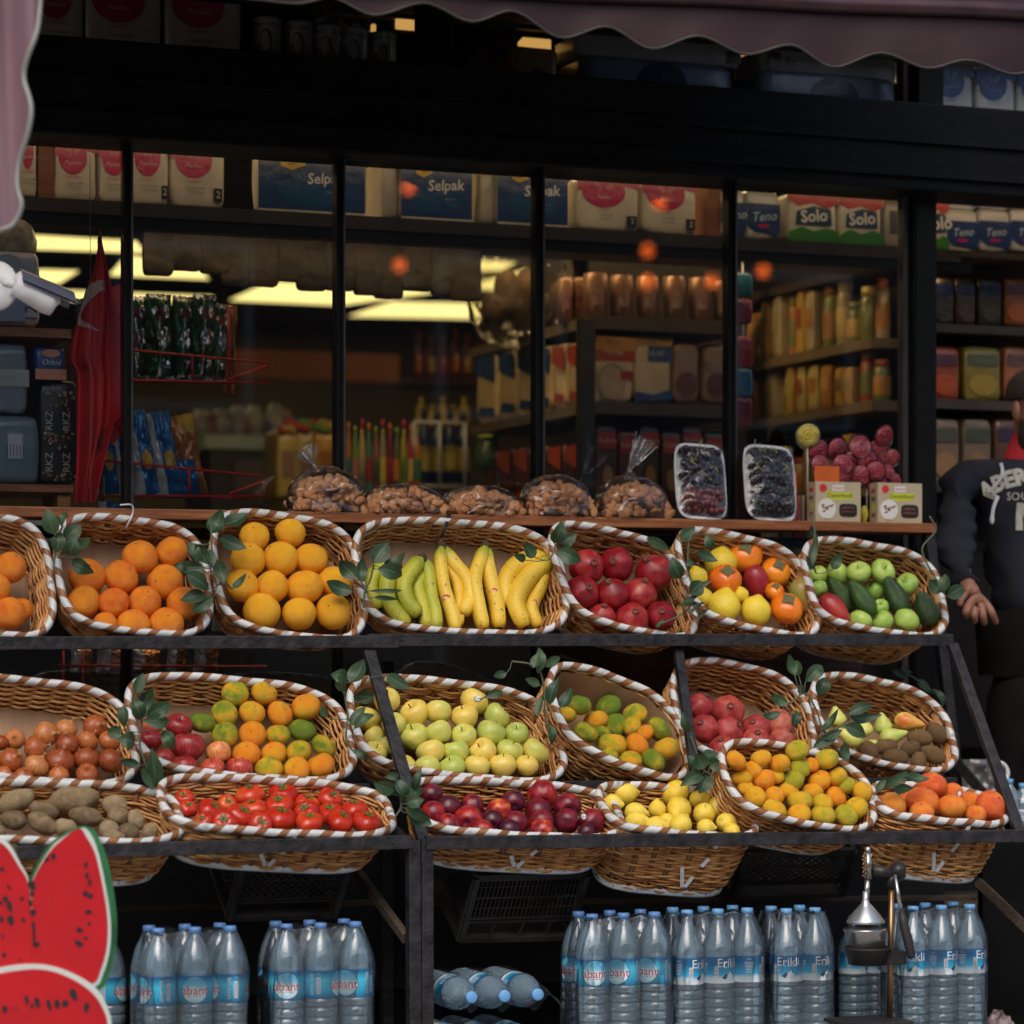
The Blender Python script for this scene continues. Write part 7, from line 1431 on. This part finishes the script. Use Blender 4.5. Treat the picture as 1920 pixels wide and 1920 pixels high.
# ------------------------------------------------------------------ right side wall shelves (receding)
RXW = pt(1700, 660, .45).x; ws_ = thing('wall_shelf', (RXW + .2, 1.6, .35), 'long lit shelves of jars receding along the right wall', 'shelf')
M_LSE = mat('tan_shelf_edge', (.17, .12, .07), .5)
RS = []
for (ub, vb, ua, va) in ((1700, 622, 1390, 700), (1700, 742, 1390, 790), (1700, 905, 1390, 925)):
    p, q = ptX(ub, vb + 8, RXW), ptX(ua, va + 8, RXW); zz = p.z; b = MB(); yb = .68; ye = p.y + 2.4; b.box((RXW + .15, (yb + ye) / 2, zz), (.32, ye - yb, .035), 0); b.build('shelf_board', [M_LSE], ws_); RS.append(zz + .0175)
b = MB(); b.box((RXW + .33, 2.4, 1.9), (.02, 3.4, 2.9), 0); b.build('back_panel', [mat('dark_back', (.02, .015, .01), .8)], ws_)
b = MB(); b.box((RXW - .001 + .15, 2.4, pt(1600, 490, .6).z), (.30, 3.4, .03), 0); b.build('top_board', [M_GSH], ws_)
warm = [(.50, .30, .06), (.45, .20, .04), (.36, .08, .03), (.52, .40, .14), (.16, .18, .05), (.40, .32, .2), (.30, .14, .05)]
rs = random.Random(21); cnt = 0
for lvl, zz in enumerate(RS):
    y = .70; n_ = 0
    while y < 2.9 and n_ < 15:
        w_ = rs.uniform(.05, .085); h_ = rs.uniform(.13, .22) if lvl else rs.uniform(.16, .26); c_ = warm[rs.randrange(7)]; tl = rs.random() < .5
        lab = '%s packet from the front on the %s wall shelf at right' % (ordinal(n_), ['upper', 'middle', 'lowest'][lvl])
        if tl:
            t = thing('jar', (RXW + .06, y + w_ / 2, zz), lab.replace('packet', 'jar'), 'jar', 'jars and packets on the receding wall shelves'); M = Matrix.Translation(t.location); r_ = w_ * .45; b = MB(); b.lathe([(r_ * .9, 0), (r_, .01), (r_, h_ * .7), (r_ * .8, h_ * .8)], 16, 0, M); b.lathe([(r_ * 1.02, h_ * .15), (r_ * 1.03, h_ * .16), (r_ * 1.03, h_ * .55), (r_ * 1.02, h_ * .56)], 16, 1, M); b.build('body', [col(c_, .3, .2), col(warm[(n_ * 3 + 1) % 7])], t); b = MB(); b.lathe([(r_ * .82, h_ * .78), (r_ * .82, h_ * .95), (.001, h_ * .95)], 16, 0, M); b.build('lid', [col(warm[(n_ + 2) % 7])], t)
        else:
            t = thing('packet', (RXW + .06, y + w_ / 2, zz), lab, 'packet', 'jars and packets on the receding wall shelves'); b = MB(); puff(b, (RXW + .06, y + w_ / 2, zz + h_ / 2), (.09, w_ * .92, h_), 0, 7, .004, n_, 24, 12); b.build('body', [col(c_, .4, .2)], t); b = MB(); b.poly([Vector((RXW + .012, y + w_ * a_, zz + h_ * c2)) for a_, c2 in ((.15, .4), (.85, .4), (.85, .7), (.15, .7))], Vector((-1, 0, 0)), .001, 0); b.build('print', [col(warm[(n_ + 3) % 7])], t)
        y += w_ + rs.uniform(.004, .03); n_ += 1
# hanging strip of sweets near the fourth bar
t = thing('sweets_strip', pt(1395, 800, .5), 'hanging strip of red and blue sweets packets right of the fourth window bar', 'sweets')
for i, (v0, v1, c_) in enumerate([(510, 556, (.01, .06, .09)), (560, 606, (.28, .03, .07)), (630, 690, (.25, .02, .03)), (690, 745, (.03, .10, .2)), (745, 800, (.16, .01, .02))]):
    x0, x1, z0, z1 = rect_at(1374, v0, 1414, v1, .45); b = MB(); puff(b, ((x0 + x1) / 2, .47, (z0 + z1) / 2), (x1 - x0, .03, z1 - z0), 0, 6, .006, i, 20, 10); b.build('packet', [col(c_, .25, .4)], t)
b = MB(); b.tube([pt(1392, 480, .49), pt(1396, 800, .49)], .003, 6); b.build('strip', [M_WHITE], t)
for i, (u, vt, vb, w_) in enumerate([(1493, 935, 965, 22)]): pass
for i in range(4): b = MB(); p = pt(1486 + i * 9, 950, -.07); b.box((p.x, -.07, SILL + .045), (.010, .02, .09), 0, bev=.002); b.build('candy_stick', [col([(.5, .42, .3), (.4, .1, .08)][i % 2], .3, .3)], None, '%s wrapped candy stick between grape tray and tamarind box' % ordinal(i), 'sweets', 'wrapped candy sticks on the sill')
# lower background goods between sill and baskets, right part
for i in range(6):
    u = 1440 + i * 24; pack(u, 985, u + 21, 1090, .25, .06, [(.36, .28, .18), (.12, .10, .07), (.30, .06, .04)][i % 3], [(RC(.1, .4, .9, .7), (.25, .18, .1))], [], '%s dim packet seen between persimmon and green apple baskets' % ordinal(i), 'packet', 'packet', 'dim packets below the sill', amp=.003)
# ------------------------------------------------------------------ doorway shelving (right)
DYW = .42; dsx = thing('doorway_shelf', pt(1840, 900, DYW), 'dim shelves of packets seen through the doorway at the right', 'shelf')
for v0, v1 in ((474, 492), (612, 628), (752, 770), (910, 925)): board('shelf_board', 1742, 2030, v0, v1, DYW, .2, M_GSH, parent=dsx)
board('back_panel', 1742, 2060, 300, 1400, DYW + .21, .02, mat('dark_back', (.02, .015, .01), .8), parent=dsx)
dz = rect_at(1742, 470, 1780, 474, DYW - .3)[2]
board('shelf_board', 1742, 2030, 474, 486, DYW - .08, .1, M_GSH, parent=dsx)
YD = DYW - .06
solo(1738, 374, 1778, 472, YD, .12, 'narrow green and red pack beside the corner post in the doorway')
k = 0
for r_, (v0, v1) in enumerate(((325, 392), (392, 474))):
    for i in range(4): teno(1774 + i * 61, v0, 1834 + i * 61, v1, YD + .01, .12, '%s blue and white pack in the %s doorway row' % (ordinal(i), ['upper', 'lower'][r_]))
pack(1740, 325, 1772, 372, YD, .12, (.5, .42, .28), [], [], 'plain cream pack at top of the doorway beside the post', 'tissue pack', 'tissue_pack')
rows = [(520, 612, [(1746, 1790, (.03, .025, .02)), (1792, 1830, (.05, .03, .02)), (1834, 1880, (.04, .035, .015)), (1884, 1925, (.30, .09, .02))]),
        (650, 752, [(1744, 1800, (.30, .06, .02)), (1808, 1878, (.25, .19, .03)), (1884, 1925, (.34, .12, .05))]),
        (785, 910, [(1744, 1800, (.24, .16, .10)), (1806, 1860, (.20, .14, .09)), (1866, 1925, (.12, .05, .03))])]
for r_, (v0, v1, its) in enumerate(rows):
    for i, (u0, u1, c_) in enumerate(its): pack(u0, v0, u1, v1, DYW + .03, .1, c_, [(('o', .5, .3, .38, .2), (min(1, c_[0] * 1.5), c_[1] * 1.3, c_[2])), (RC(.1, .65, .9, .85), (c_[0] * .4, c_[1] * .6, .06))], [], '%s dim packet from the left on the %s doorway shelf' % (ordinal(i), ['upper', 'middle', 'lower'][r_]), 'packet', 'packet', 'dim packets on the doorway shelves', amp=.006)
# ------------------------------------------------------------------ the man at the doorway
YP = -.05; FL = .24
def P_(u, v, dy=0): return pt(u, v, YP + dy)
def skin_mesh(name, chains, sub=2):
    """chains: list of lists of (point, radius or (rx,ry)); joints shared by identical coordinates"""
    vs, es, rad = [], [], []; idx = {}
    def gv(p, r_):
        k = tuple(round(c, 4) for c in p)
        if k not in idx: idx[k] = len(vs); vs.append(Vector(p)); rad.append(r_)
        return idx[k]
    for ch in chains:
        pr = None
        for p, r_ in ch:
            i = gv(p, r_)
            if pr is not None and pr != i and (pr, i) not in es and (i, pr) not in es: es.append((pr, i))
            pr = i
    me = bpy.data.meshes.new(name + '_s'); me.from_pydata([tuple(v) for v in vs], es, []); o = bpy.data.objects.new(name + '_s', me); link(o)
    md = o.modifiers.new('s', 'SKIN'); md.use_smooth_shade = True; md.branch_smoothing = .6
    for i, r_ in enumerate(rad):
        sv = me.skin_vertices[0].data[i]; sv.radius = r_ if hasattr(r_, '__len__') else (r_, r_); sv.use_root = (i == 0)
    m2 = o.modifiers.new('b', 'SUBSURF'); m2.levels = sub; m2.render_levels = sub
    dg = bpy.context.evaluated_depsgraph_get(); r = bpy.data.meshes.new_from_object(o.evaluated_get(dg)); bpy.data.objects.remove(o); return r
man_x = P_(1945, 1170).x
man = thing('person', (man_x, YP + .1, FL), 'bearded man in a dark hooded sweatshirt with red collar leaning at the doorway', 'person')
def put(me, name, m):
    for v in me.vertices: v.co -= man.location
    me.materials.clear()
    for q in (m if isinstance(m, list) else [m]): me.materials.append(q)
    for p in me.polygons: p.use_smooth = True
    o = bpy.data.objects.new(name, me); link(o); o.parent = man; return o
M_SKIN = fruitmat('skin', [(.2, (.24, .10, .06)), (.8, (.32, .15, .095))], 5, .5, .05, 90, .0); M_HOOD = mat('dark_navy_fleece', (.021, .023, .031), .95, var=.3, sc=5, bmp=.9, bsc=14, spec=.15); M_TRO = mat('dark_trousers', (.007, .006, .006), .9, var=.3, sc=7, bmp=.5, bsc=8, spec=.1)
M_COL = mat('red_collar', (.38, .008, .018), .8, var=.1); M_HAIR = mat('dark_hair', (.016, .011, .009), .8, var=.3, sc=30, bmp=.6, bsc=80)
pel, ch, nk, hd = P_(1935, 1195, .06), P_(1922, 930, .08), P_(1934, 838, .06), P_(1950, 770, .02)
top = P_(1952, 715, .03)
shL, elL, wrL = P_(1806, 890, .05), P_(1783, 1025, -.02), P_(1818, 1098, -.20)
shR, elR, wrR = P_(2085, 890, .05), P_(2120, 1040, .0), P_(2060, 1170, -.12)
hipL, knL, anL = P_(1915, 1215, .05), P_(1890, 1420, -.02), Vector((P_(1890, 1600).x, YP + .08, FL + .09))
hipR, knR, anR = P_(2000, 1215, .05), P_(2010, 1420, -.02), Vector((P_(2020, 1600).x, YP + .08, FL + .09))
# hand: palm plus five separate fingers hanging down
pm = P_(1833, 1122, -.215)
fing = [[(1815, 1131), (1811, 1147), (1811, 1159)], [(1827, 1134), (1826, 1154), (1828, 1168)], [(1839, 1133), (1843, 1155), (1846, 1172)], [(1851, 1128), (1860, 1150), (1868, 1170)]]
chains = [[(pel, (.05, .05)), (ch, (.12, .08)), (nk, .058), (hd, (.085, .10)), (top, (.07, .085))], [(ch, (.12, .08)), (shL, .035), (elL, .030), (wrL, .030), (pm, (.044, .024))], [(ch, (.12, .08)), (shR, .035), (elR, .030), (wrR, .030), (wrR + Vector((0, -.03, -.09)), (.04, .018))],
          [(pel, (.05, .05)), (hipL, .04), (knL, .04), (anL, .035), (anL + Vector((-.02, -.14, -.06)), .035)], [(pel, (.05, .05)), (hipR, .04), (knR, .04), (anR, .035), (anR + Vector((.02, -.14, -.06)), .035)]]
for i, f in enumerate(fing):
    c_ = [(pm, (.044, .024))]
    base_ = pm + (P_(*f[0], -.215) - pm) * .8
    c_ += [(base_, .0165), (P_(*f[1], -.24), .0135), (P_(*f[2], -.215), .0115)]; chains.append(c_)
th0 = P_(1812, 1112, -.215); chains.append([(wrL, .030), (th0, .013), (P_(1802, 1123, -.225), .0115), (P_(1799, 1138, -.225), .010)])
body = put(skin_mesh('body', chains, 2), 'body', M_SKIN)
for sx in (-1, 1):
    b = MB(); b.ball(hd + Vector((sx * .034, -.088, .018)), .012, 0, 10, 8); b.build('eye', [M_WHITE], man)
    b = MB(); b.ball(hd + Vector((sx * .092, .0, -.004)), (.012, .020, .034), 0, 12, 10); b.build('ear', [M_SKIN], man)
b = MB(); b.ball(hd + Vector((0, -.112, -.012)), (.015, .02, .022), 0, 10, 8); b.build('nose', [M_SKIN], man)
b = MB(); b.ball(hd + Vector((0, -.098, -.052)), (.026, .012, .008), 0, 12, 6); b.build('mouth', [mat('lips', (.35, .10, .08), .5)], man)
b = MB(); b.grid(lambda u, v: hd + Vector((.097 * math.cos(u * 6.283) * math.cos(v * 1.4 - .1) , .012 + .112 * math.sin(u * 6.283) * math.cos(v * 1.4 - .1) + .015, .04 + .10 * math.sin(v * 1.57))) + Vector((0, 0, .004 * fn_(u * 20, v * 20, 0))), 40, 14, 0); b.build('hair', [M_HAIR], man)
b = MB(); b.grid(lambda u, v: hd + Vector(((.082 + .008 * math.sin(v * 3.14)) * math.cos(math.pi * (1 + u)), -.098 * math.sin(math.pi * u) ** .7 - .006, -.035 - .095 * v)) + Vector((0, 0, .006 * fn_(u * 30, v * 20, 4))), 36, 14, 0); b.grid(lambda u, v: hd + Vector((.075 * (1 - v) * math.cos(math.pi * (1 + u)), -.09 * (1 - v * .6) * math.sin(math.pi * u) ** .7, -.128 - .01 * math.sin(v * 3))), 30, 6, 0); b.build('beard', [M_HAIR], man)
# sweatshirt
hem = P_(1932, 1186, .06)
hd_ = [[(hem, (.18, .13)), (P_(1928, 1060, .07), (.205, .135)), (ch, (.235, .135)), (P_(1935, 868, .07), (.12, .10))], [(ch, (.235, .135)), (shL, .073), (elL, .056), (P_(1800, 1075, -.14), .050), (P_(1812, 1098, -.185), .044)], [(ch, (.235, .135)), (shR, .082), (elR, .066), (wrR, .044)]]
hm = skin_mesh('hoodie', hd_, 3)
for v in hm.vertices:
    q = .024 * fn_(v.co.x * 6, v.co.y * 6, v.co.z * 9 + v.co.x * 5) + .014 * math.sin(v.co.z * 34 + v.co.x * 22 + 4 * fn_(v.co.x * 5, 0, v.co.z * 5)) * max(0, fn_(v.co.x * 5, 3, v.co.z * 5) + .25) + .016 * fn_(v.co.x * 10 + v.co.z * 8, v.co.y * 9, v.co.z * 22); v.co += Vector((q, -q, 0))
bvh = BVHTree.FromPolygons([v.co.copy() for v in hm.vertices], [tuple(p.vertices) for p in hm.polygons])
hood = put(hm, 'sweatshirt', M_HOOD)
tro = skin_mesh('trousers', [[(P_(1935, 1160, .06), (.185, .13)), (P_(1935, 1190, .06), (.18, .13)), (hipL, .112), (knL, .085), (anL + Vector((0, 0, .03)), .062)], [(P_(1935, 1160, .06), (.185, .13)), (P_(1935, 1190, .06), (.18, .13)), (hipR, .112), (knR, .085), (anR + Vector((0, 0, .03)), .062)]], 2)
for v in tro.vertices: v.co += Vector((.012 * fn_(v.co.x * 8, 1, v.co.z * 14), .012 * fn_(v.co.x * 8, 5, v.co.z * 14), 0))
put(tro, 'trousers', M_TRO)
b = MB(); c_ = P_(1930, 1200, .06)
b.grid(lambda u, v: Vector((c_.x + (.195 - .02 * v) * math.cos(u * 6.2832), c_.y + (.145) * math.sin(u * 6.2832), c_.z + .10 - .22 * v + .004 * math.sin(u * 40))), 48, 10, 0); b.build('trouser_waist', [M_TRO], man)
put(skin_mesh('shoes', [[(anL + Vector((0, .03, -.05)), .05), (anL + Vector((-.02, -.16, -.06)), .045)]], 2), 'shoe', M_BLACK); put(skin_mesh('shoes', [[(anR + Vector((0, .03, -.05)), .05), (anR + Vector((.02, -.16, -.06)), .045)]], 2), 'shoe', M_BLACK)
# collar: two red flaps standing round the neck
b = MB(); b.grid(lambda u, v: nk + Vector(((.070 + .035 * v) * math.cos(math.pi * 2 * u), (.062 + .03 * v) * math.sin(math.pi * 2 * u) - .015, .045 - .085 * v - .03 * v * max(0, -math.sin(math.pi * 2 * u)))), 40, 8, 0); b.build('collar', [M_COL], man)
def onshirt(x, z, off=.004):
    o = Vector((x, -2.5, z)); h = bvh.ray_cast(o, Vector((0, 1, 0)))
    return (h[0] + Vector((0, -off, 0))) if h[0] is not None else Vector((x, YP - .1, z))
def dense(b, s, size, cx, cz, m, arc=None, bold=0):
    ry_ = onshirt(cx, cz).y
    tmp = MB(); tmp.text(s, Matrix.Identity(4), size, 0, bold=bold, fn=lambda q: q.copy()); 
    bm = bmesh.new(); vv = [bm.verts.new(v) for v in tmp.v]; 
    for f in tmp.f:
        try: bm.faces.new([vv[i] for i in f])
        except ValueError: pass
    bmesh.ops.triangulate(bm, faces=bm.faces[:]); bmesh.ops.subdivide_edges(bm, edges=[e for e in bm.edges if e.calc_length() > .02], cuts=2, use_grid_fill=True)
    bm.verts.index_update(); vs = []
    for v in bm.verts:
        x, y = v.co.x, v.co.y
        if arc: g = x / arc; x, y = (arc + y) * math.sin(g), (arc + y) * math.cos(g) - arc
        h_ = onshirt(cx + x, cz + y); h_.y = min(max(h_.y, ry_ - .05), ry_ + .03); vs.append(h_)
    b.add(vs, [[v.index for v in f.verts] for f in bm.faces], m, smooth=False); bm.free()
b = MB(); q = P_(1936, 894, -.05); dense(b, 'ABERCROM', .074, q.x, q.z, 0, .30, .0035); q = P_(1938, 932, -.05); dense(b, 'SOUTHERN', .038, q.x + .0, q.z, 0); q = P_(1966, 972, -.05); dense(b, 'NYC', .115, q.x, q.z, 0, None, .006); b.build('lettering', [mat('cream_felt_letters', (.42, .40, .34), .9, var=.15, sc=40)], man)
a, c = P_(1888, 868, -.06), P_(1850, 975, -.07); b = MB(); pts = []
for k in range(14): p = a.lerp(c, k / 13); h_ = onshirt(p.x + .01 * math.sin(k * .5), p.z, .010); h_.y = min(h_.y, pts[-1].y + .008) if pts else h_.y; pts.append(h_)
b.tube(pts, .006, 8); b.ball(pts[-1], (.008, .008, .016), 0, 8, 6); b.build('drawstring', [mat('white_cord', (.50, .50, .52), .8)], man)
